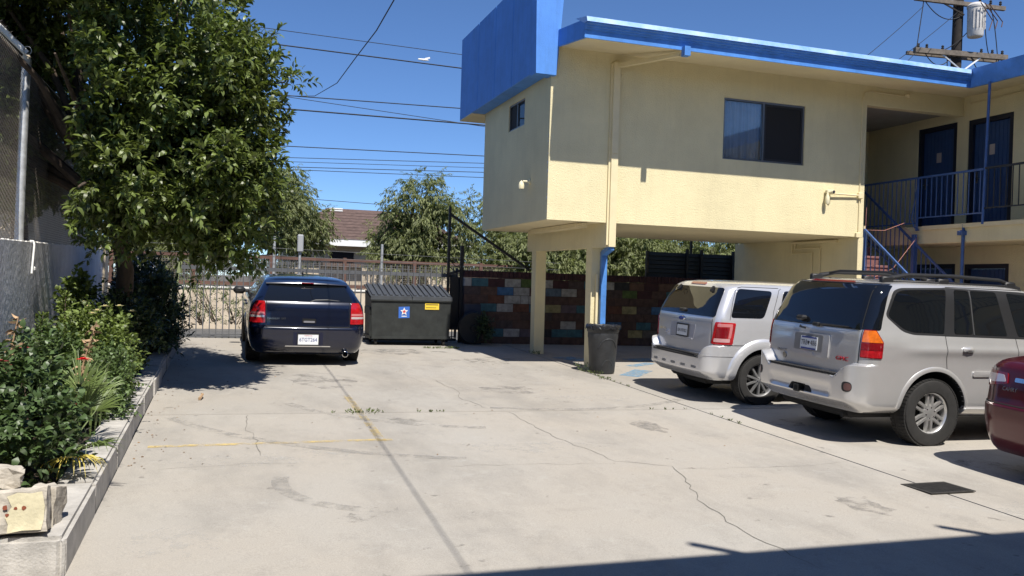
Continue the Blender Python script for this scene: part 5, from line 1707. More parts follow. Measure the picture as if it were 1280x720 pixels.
b_ = MB().lathe([(0, 0), (.035, 0), (.038, -.012)], (0, 0, 0), 'Z', 20); mwb = rear_mw(.44, .86, ce, .012); b_.v = [tuple(mwb @ Vector(p)) for p in b_.v]; b_.build('round_badge', M['chrome'], envoy, local=True)
patch('step_pad', rr_, rpoly([(-.64, .742), (.64, .742), (.64, .760), (-.64, .760)], .004, 1), .003, .02, M['padbl'], envoy, 24, 2)
mb = MB()
for i in range(26):
    y = -.62 + i * .049
    mb.box(.012 + .05 * (y / .9) ** 2, .128 + .03 * (y / .9) ** 2, y, y + .036, .7595, .769)
mb.build('step_tread', M['padbl'], envoy, local=True)
# wiper, wiper cap, glass release
mb = MB(); mb.tube([(.150, -.10, 1.275), (.15, -.28, 1.282), (.165, -.62, 1.285)], [.016, .012, .007], 6)
mb.bbox(.118, .165, -.16, -.06, 1.25, 1.295, .01); mb.build('wiper', M['trimbl'], envoy, local=True)
mb = MB(); mb.bbox(.11, .19, .10, .24, 1.30, 1.36, .02); mb.build('glass_handle', M['trimbl'], envoy, local=True)
mb = MB(); mb.tube([(.13, .16, 1.235), (.105, .13, 1.225), (.125, .06, 1.215)], .012, 6); mb.build('latch', M['trimbl'], envoy, local=True)
patch('brake_light', rr_, rpoly([(-.38, 1.766), (.38, 1.766), (.35, 1.785), (-.35, 1.785)], .008, 2), .012, .02, M['dredl'], envoy, 14, 3)
strip('spoiler_edge', rr_, [(-.80, 1.762), (.80, 1.762)], .012, .012, M['trimbl'], envoy, 20)
# hitch and opening
patch('bumper_notch', rr_, rpoly([(-.26, .50), (.17, .50), (.13, .572), (-.20, .572)], .02), .004, .01, M['under'], envoy, 10, 4)
mb = MB(); mb.box(-.01, .2, -.045, .045, .48, .565); mb.build('hitch_receiver', M['trimbl'], envoy, local=True)
mb = MB(); mb.box(-.013, -.0101, -.028, .028, .495, .55); mb.build('hitch_socket', M['well'], envoy, local=True)
mb = MB(); mb.bbox(.25, 4.6, -.62, .62, .27, .45, .04); mb.bbox(.35, 1.0, -.3, .3, .24, .36, .04); mb.tube([(.95, -.65, .3), (.95, .65, .3)], .05, 8); mb.tube([(.2, -.55, .30), (1.0, -.52, .32)], .03, 8); mb.tube([(AE, -.7, .37), (AE, .7, .37)], .06, 10)
mb.build('underbody', M['under'], envoy, local=True)
# roof rails with feet and cross bars
for sg in (-1, 1):
    y = sg * .60
    rl = MB(); rl.tube([(.62, y, 1.79), (.72, y, 1.845), (.95, y, 1.885), (1.6, y, 1.895), (2.3, y, 1.875), (2.50, y, 1.82), (2.6, y, 1.78)], [.03, .028, .022, .022, .022, .028, .03], 8)
    for x in (.66, 1.45, 2.45): rl.bbox(x - .08, x + .08, y - .035, y + .035, 1.765, 1.86, .015)
    rl.bbox(.62, 2.5, y - .03, y + .03, 1.80, 1.822, .008)
    rl.build('roof_rail', M['trimbl'], envoy, smooth=40, local=True)
for x in (.85, 1.85):
    mb = MB(); mb.tube([(x, -.60, 1.875), (x, -.4, 1.905), (x, .4, 1.905), (x, .60, 1.875)], .016, 8); mb.build('cross_bar', M['trimbl'], envoy, smooth=40, local=True)
# front end (seen from a step aside)
patch('windscreen', ff, rpoly([(-.80, 1.20), (.80, 1.20), (.66, 1.71), (-.66, 1.71)], .05), .006, .02, M['tint'], envoy, 20, 8)
for sg in (-1, 1):
    patch('headlight', ff, rpoly([(sg * .55, .76), (sg * .95, .76), (sg * .95, .94), (sg * .55, .94)], .03), .006, .02, M['clear'], envoy, 8, 5)
patch('grille', ff, rpoly([(-.42, .70), (.42, .70), (.42, .93), (-.42, .93)], .03), .006, .02, M['trimbl'], envoy, 10, 5)
for sg in (-1, 1):
    mb = MB(); mb.bbox(3.05, 3.22, sg * 1.03 - .10, sg * 1.03 + .10, 1.22, 1.40, .04); mb.bbox(3.08, 3.18, min(sg * .86, sg * .95), max(sg * .86, sg * .95), 1.24, 1.30, .01); mb.build('door_mirror', M['trimbl'], envoy, local=True)
place(envoy, 6.34, 8.40, 0.0)

# ---- silver compact SUV behind it
keysS = [(.33, .16, 4.2, .80, .10, .25), (.37, .13, 4.3, .85, .14, .3), (.46, .11, 4.40, .885, .18, .35), (.66, .11, 4.43, .895, .19, .35), (.80, .11, 4.40, .895, .19, .35), (.95, .115, 4.28, .895, .18, .35), (1.03, .12, 3.95, .895, .17, .3), (1.08, .122, 3.35, .892, .16, .2),
         (1.16, .125, 3.22, .88, .15, .15), (1.22, .14, 3.12, .865, .14, .15), (1.4, .225, 2.86, .82, .13, .2), (1.58, .32, 2.58, .765, .14, .25), (1.63, .35, 2.46, .74, .2, .25), (1.67, .40, 2.32, .69, .3, .3), (1.695, .52, 2.16, .56, .4, .3), (1.71, .8, 1.95, .40, .3, .3), (1.715, 1.2, 1.6, .18, .1, .1)]


def modS(y, z):
    ay = abs(y)
    rw = sstep(.58, .62, ay) * (1 - sstep(.76, .82, ay))
    zt = .665 + .15 * sstep(.60, .80, ay)
    k = 1 - sstep(zt - .012 - .02 * rw, zt + .008 + .012 * rw, z)
    k *= sstep(.33, .45, z)
    return -.11 * k


esc = thing('suv', 'bright silver compact SUV nearest the trash bin, silver fender flares, no roof rails', 'suv', (0, 0, 0), group='silver SUVs parked by the carport')
cs = Car(keysS, 4.44, bulge=.045, taper=(.9, .02, 1.2, .12), mod=modS, zfine=[.645 + .0075 * i for i in range(27)])
s_cx = 2.0
AS = .90
cs.body('body', M['silver'], esc, [(AS, .36), (AS + 2.62, .36)], .425)
sr = cs.side(-1); sl = cs.side(1); rr_ = cs.rear(); ff = cs.front()
for sd in (sr, sl):
    patch('side_window', sd, rpoly([(.375, 1.205), (.90, 1.205), (1.09, 1.585), (.52, 1.605)], [.05, .06, .06, .07]), .005, .012, M['tint'], esc, 14, 8)
    patch('side_window', sd, rpoly([(1.13, 1.20), (1.72, 1.195), (1.78, 1.59), (1.28, 1.595)], .05), .005, .012, M['tint'], esc, 14, 8)
    patch('side_window', sd, rpoly([(1.82, 1.195), (2.86, 1.185), (2.48, 1.55), (2.38, 1.585), (1.86, 1.59)], .05), .005, .012, M['tint'], esc, 14, 8)
    for pts in ([(1.04, 1.16), (1.07, 1.3), (1.20, 1.60), (1.24, 1.625)], [(1.04, 1.16), (1.06, 1.0), (1.12, .82), (1.2, .72)], [(1.77, 1.6), (1.77, 1.0), (1.76, .42)], [(3.0, 1.12), (3.0, .9), (2.98, .42)], [(1.25, .44), (2.98, .44)], [(.36, 1.17), (.42, 1.40), (.50, 1.61), (.6, 1.63), (1.2, 1.63)]):
        strip('panel_gap', sd, pts, .007, .0022, M['seam'], esc, 8)
    for x in (1.30, 2.05):
        patch('door_handle', sd, rpoly([(x, 1.02), (x + .16, 1.02), (x + .16, 1.065), (x, 1.065)], .02), .014, .02, M['silver'], esc, 8, 4, bulge=.02)
for sg in (-1, 1):
    for xa in (AS, AS + 2.62):
        arch_band('fender_flare', cs, sg, xa, .36, .425, .555, .030, M['silver'], esc, -2, 182)
        wheel(esc, xa, sg * .775, .356, .23, .225, 10, M['alloyd'], sg, hubr=.06)
patch('rear_glass', rr_, rpoly([(-.80, 1.20), (.80, 1.20), (.70, 1.605), (-.70, 1.605)], [.05, .05, .06, .06]), .005, .02, M['tint'], esc, 26, 10)
patch('bumper_pad', rr_, rpoly([(-.66, .625), (.66, .625), (.66, .665), (-.66, .665)], .006, 1), .005, .02, M['padbl'], esc, 24, 3)
mb = MB()
for i in range(3):
    mb.box(.01 + .035 * i, .035 + .035 * i, -.62, .62, .664, .676)
mb.build('bumper_step', M['padbl'], esc, local=True)
for k in range(5):
    y = -.56 + k * .28
    patch('bumper_slot', rr_, rpoly([(y - .06, .475), (y + .06, .475), (y + .06, .51), (y - .06, .51)], .014), .003, .008, mat('slot_grey', (.2, .2, .2), .6) if k == 0 else bpy.data.materials['slot_grey'], esc, 6, 3)
strip('bumper_crease', rr_, [(-.72, .68), (-1.12, .68)], .02, .008, M['silver'], esc, 10)
strip('bumper_crease', rr_, [(.72, .68), (1.12, .68)], .02, .008, M['silver'], esc, 10)
for sg in (-1, 1):
    strip('panel_gap', rr_, [(sg * .76, 1.17), (sg * .765, .84)], .008, .0025, M['seam'], esc, 8)
    strip('panel_gap', rr_, [(sg * .80, .825), (sg * 1.34, .825)], .007, .003, M['seam'], esc, 8)
    tl = patch('tail_light', rr_, rpoly([(sg * .775, .835), (sg * 1.06, .835), (sg * 1.10, 1.13), (sg * .815, 1.14)], .02, 3), .014, .03, M['redl'], esc, 14, 10)
    cl = [(sg * .81, .87), (sg * 1.03, .87), (sg * 1.055, 1.10), (sg * .845, 1.11)]
    patch('clear_band', rr_, rpoly([(sg * .805, .865), (sg * 1.01, .865), (sg * 1.015, .915), (sg * .81, .915)], .01, 2), .017, .006, mat('rose_lamp', (.55, .30, .30), .15, coat=1.0), tl, 8, 3)
    patch('clear_band', rr_, rpoly([(sg * .985, .92), (sg * 1.025, .92), (sg * 1.05, 1.08), (sg * 1.01, 1.08)], .01, 2), .017, .006, M['pinkl'], tl, 4, 5)
    patch('clear_band', rr_, rpoly([(sg * .845, 1.075), (sg * 1.045, 1.075), (sg * 1.05, 1.115), (sg * .85, 1.118)], .01, 2), .017, .006, M['pinkl'], tl, 8, 3)
    patch('red_lens', rr_, rpoly([(sg * .82, .925), (sg * .97, .925), (sg * .995, 1.06), (sg * .84, 1.06)], .015, 2), .018, .006, M['dredl'], tl, 6, 4)
strip('trim_bar', rr_, [(-.75, 1.10), (.75, 1.10)], .035, .012, M['silver'], esc, 20)
pr = patch('plate_recess', rr_, rpoly([(-.34, .84), (.30, .84), (.34, 1.07), (-.38, 1.07)], .03), .003, .01, mat('silver_recess_shade', (.40, .40, .44), .4, metal=.5), esc, 14, 6)  # recess laid on flat, its shade painted as a darker silver
patch('recess_sill', rr_, rpoly([(-.32, .845), (.28, .845), (.28, .868), (-.32, .868)], .008, 2), .012, .01, M['silver'], pr, 10, 2)
plate(cs, esc, -.05, .965, .30, .15, [('8AVR902', .07, -.008, .25, M['ink'])], M['plateg'], .014, M['trimbl'])
ov = MB(); ov.lathe([(0, .006), (.8, .004), (.92, 0), (1.0, -.006)], (0, 0, 0), 'Z', 28); mwo = rear_mw(-.0, 1.135, cs, .012) @ Matrix.Diagonal((.085, .036, 1.6, 1)); ov.v = [tuple(mwo @ Vector(p)) for p in ov.v]; ob = ov.build('oval_badge', M['chrome'], esc, smooth=40, local=True)
ov = MB(); ov.lathe([(0, .009), (.8, .0065), (.81, 0)], (0, 0, 0), 'Z', 28); ov.v = [tuple(mwo @ Vector(p)) for p in ov.v]; ov.build('badge_inlay', M['plateink'], ob, local=True)
text('XLT', .035, M['chrome'], esc, rear_mw(.44, .90, cs, .006), 'badge_lettering', .003, .10)
text('ESCAPE', .035, M['chrome'], esc, rear_mw(.56, .945, cs, .006), 'badge_lettering', .003, .20)
mb = MB(); mb.tube([(.13, .02, 1.255), (.19, -.15, 1.27), (.175, -.42, 1.275)], [.018, .012, .006], 6); mb.bbox(.11, .19, -.05, .09, 1.235, 1.285, .015); mb.build('wiper', M['trimbl'], esc, local=True)
for y in (-.45, .45):
    mb = MB(); mb.bar((.345, y, 1.615), (.285, y * 1.04, 1.55), .035, .03); mb.build('glass_hinge', M['trimbl'], esc, local=True)
patch('brake_light', rr_, rpoly([(-.20, 1.635), (.20, 1.635), (.19, 1.665), (-.19, 1.665)], .01, 2), .010, .02, M['dredl'], esc, 10, 3)
mb = MB(); mb.bbox(.3, 4.2, -.6, .6, .25, .43, .04); mb.bbox(.28, .75, -.45, .2, .23, .36, .04); mb.tube([(AS, -.7, .35), (AS, .7, .35)], .05, 8); mb.build('underbody', M['under'], esc, local=True)
patch('windscreen', ff, rpoly([(-.78, 1.15), (.78, 1.15), (.64, 1.60), (-.64, 1.60)], .05), .006, .02, M['tint'], esc, 20, 8)
for sg in (-1, 1):
    patch('headlight', ff, rpoly([(sg * .55, .76), (sg * .92, .76), (sg * .92, .92), (sg * .55, .92)], .03), .006, .02, M['clear'], esc, 8, 5)
    mb = MB(); mb.bbox(2.75, 2.9, sg * 1.0 - .09, sg * 1.0 + .09, 1.16, 1.32, .04); mb.bbox(2.78, 2.86, min(sg * .84, sg * .93), max(sg * .84, sg * .93), 1.18, 1.24, .01); mb.build('door_mirror', M['silver'], esc, local=True)
patch('grille', ff, rpoly([(-.42, .68), (.42, .68), (.42, .90), (-.42, .90)], .03), .006, .02, M['trimbl'], esc, 10, 5)
place(esc, 6.20, 11.06, 0.0)

# ---- maroon sedan, only its rear left corner in frame
keysC = [(.20, .22, 4.5, .80, .12, .3), (.26, .14, 4.68, .86, .22, .4), (.40, .05, 4.78, .90, .30, .45), (.58, .0, 4.80, .91, .33, .45), (.66, .0, 4.79, .91, .33, .45), (.70, .03, 4.76, .91, .32, .45), (.86, .06, 4.6, .905, .30, .4), (.95, .08, 4.2, .895, .28, .4), (1.03, .10, 3.7, .87, .26, .3), (1.085, .16, 3.5, .85, .3, .2),
         (1.12, .35, 3.4, .83, .3, .2), (1.15, .75, 3.28, .80, .25, .2), (1.30, 1.25, 2.9, .69, .2, .2), (1.40, 1.6, 2.55, .60, .2, .2), (1.45, 1.85, 2.3, .45, .2, .2), (1.465, 2.0, 2.15, .2, .05, .05)]
cam_ = thing('sedan', 'dark maroon sedan with only its rear corner in the frame', 'sedan', (0, 0, 0))
cc = Car(keysC, 4.82, bulge=.07, taper=(1.2, .03, 1.4, .14), mod=None, zfine=[.655, .665, .675, .685, .695, 1.10, 1.11, 1.13, 1.14])
s_cx = 2.3
cc.body('body', M['maroon'], cam_, [(1.05, .33), (3.82, .33)], .375)
rr_ = cc.rear(); ff = cc.front()
for sg in (-1, 1):
    tl = patch('tail_light', rr_, rpoly([(sg * .50, .885), (sg * .80, .835), (sg * 1.10, .80), (sg * 1.16, .96), (sg * .86, 1.0), (sg * .52, .985)], .015, 2), .010, .03, M['dredl'], cam_, 24, 8)
    patch('clear_band', rr_, rpoly([(sg * .52, .90), (sg * .84, .865), (sg * .84, .965), (sg * .56, .965)], .015, 2), .013, .006, M['clear'], tl, 10, 4)
    sd = cc.side(sg)
    patch('side_window', sd, rpoly([(.98, 1.12), (1.95, 1.10), (1.95, 1.38), (1.55, 1.36)], .04), .005, .012, M['tint'], cam_, 12, 6)
    patch('side_window', sd, rpoly([(2.0, 1.10), (3.15, 1.08), (2.62, 1.36), (2.0, 1.38)], .04), .005, .012, M['tint'], cam_, 12, 6)
    for pts in ([(1.97, 1.1), (1.97, .35)], [(3.2, 1.05), (3.2, .35)], [(1.2, 1.05), (1.32, .75)]):
        strip('panel_gap', sd, pts, .007, .0022, M['seam'], cam_, 8)
    for x in (1.3, 2.2):
        patch('door_handle', sd, rpoly([(x, .93), (x + .16, .93), (x + .16, .965), (x, .965)], .015), .014, .02, M['maroon'], cam_, 8, 4, bulge=.015)
    for xa in (1.05, 3.82):
        wheel(cam_, xa, sg * .79, .325, .215, .21, 10, M['alloyd'], sg)
    strip('panel_gap', rr_, [(sg * .70, 1.07), (sg * .66, .70)], .008, .0025, M['seam'], cam_, 8)
strip('panel_gap', rr_, [(-1.0, .69), (1.0, .69)], .010, .003, M['seam'], cam_, 30)
text('CAMRY', .055, M['chrome'], cam_, rear_mw(.46, .835, cc, .008), 'badge_lettering', .003, .17)
plate(cc, cam_, 0, .80, .30, .15, [], M['plate'], .012)
patch('chrome_bar', rr_, rpoly([(-.42, .91), (.42, .91), (.42, .95), (-.42, .95)], .012, 2), .012, .02, M['chrome'], cam_, 14, 3)
patch('rear_glass', rr_, rpoly([(-.62, 1.155), (.62, 1.155), (.52, 1.37), (-.52, 1.37)], .04), .005, .02, M['tint'], cam_, 18, 8)
patch('windscreen', ff, rpoly([(-.68, 1.16), (.68, 1.16), (.54, 1.38), (-.54, 1.38)], .04), .005, .02, M['tint'], cam_, 18, 8)
mb = MB(); mb.bbox(.3, 4.5, -.6, .6, .18, .35, .04); mb.build('underbody', M['under'], cam_, local=True)
place(cam_, 6.98, 5.73, 0.0)

# ---- navy wagon seen from behind
keysM = [(.19, .16, 4.8, .78, .12, .3), (.23, .08, 4.92, .84, .16, .35), (.32, .02, 5.0, .895, .20, .4), (.45, .0, 5.02, .925, .22, .4), (.60, .0, 5.02, .935, .22, .4), (.625, .008, 5.02, .935, .22, .4), (.645, .035, 5.01, .935, .20, .4), (.80, .05, 4.98, .93, .19, .38), (.93, .07, 4.9, .915, .18, .36), (.99, .085, 4.5, .90, .17, .3), (1.03, .105, 3.75, .875, .16, .25), (1.07, .14, 3.55, .845, .15, .2),
         (1.20, .34, 3.15, .765, .14, .2), (1.30, .52, 2.85, .705, .14, .2), (1.345, .60, 2.70, .675, .16, .25), (1.385, .66, 2.5, .62, .3, .3), (1.42, .95, 2.3, .50, .3, .3), (1.443, 1.35, 2.1, .34, .3, .3), (1.45, 1.55, 1.9, .15, .1, .1)]


def smM(x, z):
    a = .05 * math.exp(-((x - 1.05) / .42) ** 2) * math.exp(-((z - .62) / .18) ** 2)
    return a


mag = thing('station_wagon', 'dark navy station wagon parked facing the gate, seen from behind', 'station wagon', (0, 0, 0))
cm_ = Car(keysM, 5.02, bulge=.06, taper=(1.0, .03, 1.4, .12), zfine=[.612, .618, .632, .638], smod=smM)
s_cx = 2.4
AM = 1.0
cm_.body('body', M['navy'], mag, [(AM, .355), (AM + 3.05, .355)], .40)
rr_ = cm_.rear(); ff = cm_.front()
for sg in (-1, 1):
    sd = cm_.side(sg)
    patch('side_window', sd, rpoly([(.62, 1.075), (1.5, 1.06), (1.5, 1.28), (.86, 1.275)], .05), .005, .012, M['tint'], mag, 12, 6)
    patch('side_window', sd, rpoly([(1.56, 1.06), (2.35, 1.055), (2.35, 1.29), (1.56, 1.285)], .04), .005, .012, M['tint'], mag, 12, 6)
    patch('side_window', sd, rpoly([(2.42, 1.055), (3.3, 1.05), (2.85, 1.26), (2.42, 1.29)], .04), .005, .012, M['tint'], mag, 12, 6)
    for pts in ([(1.53, 1.05), (1.5, .75), (1.42, .60)], [(2.38, 1.05), (2.38, .35)], [(3.4, 1.02), (3.4, .35)]):
        strip('panel_gap', sd, pts, .007, .0022, M['seam'], mag, 8)
    for x in (1.6, 2.5):
        patch('door_handle', sd, rpoly([(x, .88), (x + .18, .88), (x + .18, .92), (x, .92)], .015), .016, .02, M['navy'], mag, 8, 4, bulge=.02)
    for xa in (AM, AM + 3.05):
        wheel(mag, xa, sg * .815, .365, .235, .235, 5, M['alloyd'], sg, hubr=.07)
        arch_band('wheel_arch', cm_, sg, xa, .355, .40, .44, .010, M['navy'], mag, 0, 180)
    tl = patch('tail_light', rr_, rpoly([(sg * .685, .69), (sg * .965, .69), (sg * .965, .80), (sg * .83, 1.03), (sg * .695, 1.03)], .012, 2), .010, .03, M['redl'], mag, 12, 10)
    patch('clear_band', rr_, rpoly([(sg * .70, .775), (sg * .955, .775), (sg * .945, .81), (sg * .70, .81)], .006, 2), .013, .006, M['clear'], tl, 8, 3)
    patch('clear_band', rr_, rpoly([(sg * .70, .825), (sg * .935, .825), (sg * .915, .86), (sg * .70, .86)], .006, 2), .013, .006, M['pinkl'], tl, 8, 3)
    strip('panel_gap', rr_, [(sg * .672, 1.04), (sg * .672, .635)], .008, .0025, M['seam'], mag, 8)
    mb = MB(); a = sg * 1.03
    mb.bbox(3.0, 3.16, a - .11, a + .11, 1.0, 1.14, .045); mb.bbox(3.04, 3.12, min(sg * .84, sg * .94), max(sg * .84, sg * .94), 1.03, 1.08, .01); mb.build('door_mirror', M['trimbl'], mag, smooth=40, local=True)
patch('rear_glass', rr_, rpoly([(-.72, 1.045), (.72, 1.045), (.60, 1.30), (-.60, 1.30)], [.03, .03, .04, .04]), .006, .02, M['tint'], mag, 24, 8)
mb = MB()     # spoiler lip over the glass
vs = []
for i in range(21):
    y = -.66 + 1.32 * i / 20
    b = .05 * (y / .66) ** 2
    for (dx, z) in ((.62 + b, 1.37 - .02 * (y / .66) ** 2), (.47 + b, 1.335 - .02 * (y / .66) ** 2), (.46 + b, 1.318 - .02 * (y / .66) ** 2), (.58 + b, 1.325 - .02 * (y / .66) ** 2)): vs.append((dx, y, z))
mb.add(vs, [(i * 4 + k, i * 4 + (k + 1) % 4, i * 4 + 4 + (k + 1) % 4, i * 4 + 4 + k) for i in range(20) for k in range(4)] + [(0, 1, 2, 3), (83, 82, 81, 80)])
mb.build('roof_spoiler', M['navy'], mag, smooth=40, local=True)
mb = MB(); mb.bbox(.449, .47, -.10, .10, 1.318, 1.334, .004); mb.build('brake_light', M['dredl'], mag, local=True)
strip('panel_gap', rr_, [(-.672, .638), (.672, .638)], .012, .004, M['seam'], mag, 20)
strip('tailgate_crease', rr_, [(-.66, .90), (.66, .90)], .02, .006, M['navy'], mag, 20)
patch('handle_recess', rr_, rpoly([(-.12, .70), (.10, .70), (.10, .77), (-.12, .77)], .012), .003, .008, M['well'], mag, 8, 3)
patch('tailgate_handle', rr_, rpoly([(-.10, .705), (.08, .705), (.08, .735), (-.10, .735)], .01), .012, .01, mat('handle_grey', (.18, .18, .2), .4), mag, 8, 3)
patch('plate_recess', rr_, rpoly([(-.24, .33), (.24, .33), (.24, .555), (-.24, .555)], .02), .003, .01, mat('recess_navy', (.008, .01, .03), .4), mag, 10, 5)
plate(cm_, mag, -.0, .44, .32, .165, [('6TGT264', .085, -.005, .275, M['plateink']), ('California', .025, .063, .12, M['platered'])], M['plate'], .014, M['trimbl'])
patch('chrome_strip', rr_, rpoly([(-.37, .322), (.37, .322), (.36, .338), (-.36, .338)], .004, 1), .008, .01, M['chrome'], mag, 14, 2)
text('MAGNUM', .04, M['chrome'], mag, rear_mw(.56, .76, cm_, .007), 'badge_lettering', .003, .18)
text('SXT', .04, M['chrome'], mag, rear_mw(.40, .76, cm_, .007), 'badge_lettering', .003, .07)
mb = MB(); mb.tube([(.115, -.02, 1.03), (.14, -.10, 1.065), (.14, -.30, 1.075), (.15, -.50, 1.06)], [.02, .014, .010, .006], 6); mb.build('wiper', M['trimbl'], mag, local=True)
mb = MB(); mb.lathe([(.05, .12), (.05, -.07), (.043, -.075), (.040, -.06), (.04, .12)], (.10, -.60, .205), 'X', 20); mb.build('exhaust_tip', M['chrome'], mag, smooth=40, local=True)
mb = MB(); mb.bbox(.25, 4.7, -.62, .62, .17, .34, .04); mb.bbox(.2, .6, -.62, -.15, .16, .3, .04); mb.build('underbody', M['under'], mag, local=True)
patch('windscreen', ff, rpoly([(-.70, 1.09), (.70, 1.09), (.56, 1.31), (-.56, 1.31)], .04), .005, .02, M['tint'], mag, 18, 8)
mb = MB(); mb.lathe([(0, .03), (.012, .028), (.02, 0)], (1.5, .0, 1.45), n=8); mb.tube([(1.5, 0, 1.46), (1.44, 0, 1.51)], .007, 6); mb.build('aerial', M['trimbl'], mag, local=True)
place(mag, 1.285, 14.05, rad(90))

# ------------------------------------------------------------------ plants
nr = np.random.default_rng(11)


def unit(a):
    return a / np.maximum(np.linalg.norm(a, axis=-1, keepdims=True), 1e-9)


def leaf_obj(name, P, D, Nn, L_, W_, m, parent, kind='stuff', fold=.25, curl=.15):
    """one leaf = a folded, slightly curled blade of 4 tris pairs; all islands separate"""
    P = np.asarray(P, float); D = unit(np.asarray(D, float)); n = len(P)
    Sd = unit(np.cross(D, Nn)); N_ = np.cross(Sd, D)
    L_ = np.broadcast_to(L_, (n,))[:, None]; W_ = np.broadcast_to(W_, (n,))[:, None]
    v = np.empty((n, 6, 3))
    v[:, 0] = P
    v[:, 1] = P + D * L_ * .38 + Sd * W_ * .5 + N_ * W_ * fold
    v[:, 2] = P + D * L_ * .38 - Sd * W_ * .5 + N_ * W_ * fold
    v[:, 3] = P + D * L_ * .75 + Sd * W_ * .36 + N_ * (W_ * fold - L_ * curl * .4)
    v[:, 4] = P + D * L_ * .75 - Sd * W_ * .36 + N_ * (W_ * fold - L_ * curl * .4)
    v[:, 5] = P + D * L_ - N_ * L_ * curl
    off = root_loc(parent) if parent is not None else Vector((0, 0, 0))
    v = v.reshape(-1, 3) - np.array(off[:])
    base = (np.arange(n) * 6)[:, None]
    mid = np.array([[0, 1, 2], [1, 3, 2], [2, 3, 4], [3, 5, 4]])
    f = (base[:, :, None] + mid[None]).reshape(-1, 3)
    me = bpy.data.meshes.new(name)
    me.vertices.add(len(v)); me.vertices.foreach_set('co', v.ravel())
    me.loops.add(f.size); me.loops.foreach_set('vertex_index', f.ravel().astype(np.int32))
    me.polygons.add(len(f)); me.polygons.foreach_set('loop_start', np.arange(0, f.size, 3, dtype=np.int32))
    me.polygons.foreach_set('loop_total', np.full(len(f), 3, dtype=np.int32))
    me.update(calc_edges=True)
    me.materials.append(m)
    o = link(name, me, parent)
    if kind: o['kind'] = kind
    return o


def rand_dir(n, zb=0.0):
    d = nr.normal(size=(n, 3)); d[:, 2] += zb
    return unit(d)


def clump_points(blobs, n, shell=.72):
    """clump centres spread through a union of ellipsoids, most near the outside"""
    w = np.array([b[3] * b[4] + b[4] * b[5] + b[3] * b[5] for b in blobs]); w = w / w.sum()
    idx = nr.choice(len(blobs), n, p=w)
    B_ = np.array(blobs)[idx]
    d = rand_dir(n)
    r = np.where(nr.random(n) < .8, shell + (1 - shell) * nr.random(n), .25 + .5 * nr.random(n))
    return B_[:, :3] + d * r[:, None] * B_[:, 3:6], d


def leafy(name, blobs, nclump, twigs, per, clump_r, tw_len, L_, W_, m, parent, droop=0.0, up=.25, spread=.9, shell=.72, keep=None):
    C, out = clump_points(blobs, nclump, shell)
    T = np.repeat(C, twigs, 0); O = np.repeat(out, twigs, 0); n = len(T)
    rr = clump_r * (.6 + .8 * nr.random(n))
    T = T + rand_dir(n) * (rr * nr.random(n) ** .5)[:, None]
    A = unit(O * .55 + rand_dir(n) * .9 + np.array([0, 0, up]))
    A[:, 2] -= droop; A = unit(A)
    tl = tw_len * (.6 + .8 * nr.random(n))
    P = np.repeat(T, per, 0); A2 = np.repeat(A, per, 0); tl2 = np.repeat(tl, per)
    k = np.tile((np.arange(per) + .5) / per, n)
    P = P + A2 * (tl2 * k)[:, None]
    if keep is not None:
        ok = keep(P); P = P[ok]; A2 = A2[ok]; k = k[ok]
    q = len(P)
    side = unit(np.cross(A2, rand_dir(q)))
    D = unit(A2 * (.55 + .3 * k)[:, None] + side * spread * (1 - .45 * k)[:, None] + rand_dir(q) * .2 + np.array([0, 0, -droop * .6]))
    N_ = unit(rand_dir(q) * .55 + np.array([0, 0, .8]) + A2 * .3)
    ln = L_ * (.65 + .6 * nr.random(q))
    return leaf_obj(name, P, D, N_, ln, W_ * (.75 + .5 * nr.random(q)), m, parent), C


def limbs(name, base, C, k, r0, m, parent, trunk_top=None, kname='branch'):
    """main limbs from the trunk top to some of the clump centres"""
    sel = C[nr.choice(len(C), k, replace=False)]
    for p in sel:
        a = Vector(trunk_top); b = Vector(p)
        mid = a.lerp(b, .5) + Vector((nr.uniform(-.12, .12), nr.uniform(-.12, .12), .10 * (b - a).length))
        MB().tube([a, a.lerp(mid, .55) + Vector((0, 0, .04)), mid, b], [r0, r0 * .75, r0 * .5, r0 * .15], 7).build(kname, m, parent, smooth=50)


# --- big tree over the fence
tr = thing('leafy_tree', 'big dense dark green tree spilling over fence and lot', 'tree', (-1.45, 12.3, .5))
MB().tube([(-1.30, 12.3, .3), (-1.27, 12.3, 1.0), (-1.24, 12.25, 1.8), (-1.40, 12.15, 2.7)], [.18, .12, .105, .10], 12).build('trunk', M['bark'], tr, smooth=60)
blobs = [(-1.45, 11.7, 4.55, 1.85, 2.3, 1.8), (-.55, 11.5, 3.15, 1.0, 1.7, 1.0), (-.35, 11.6, 4.1, .85, 1.5, .9), (-2.0, 11.9, 6.0, 1.75, 2.2, 1.5), (-3.6, 11.6, 4.8, 1.5, 2.2, 1.9), (-2.3, 10.8, 5.0, 1.3, 1.4, 1.5), (-1.4, 10.7, 3.1, .85, 1.1, 1.0), (-.05, 12.2, 2.75, .6, 1.0, .75), (.0, 11.4, 2.75, .55, .9, .7), (-.9, 11.2, 2.85, .8, 1.0, .6), (.15, 11.6, 3.5, .6, 1.1, .7), (-1.3, 11.0, 2.72, .42, .7, .5), (-1.25, 11.7, 2.35, .45, .6, .42)]


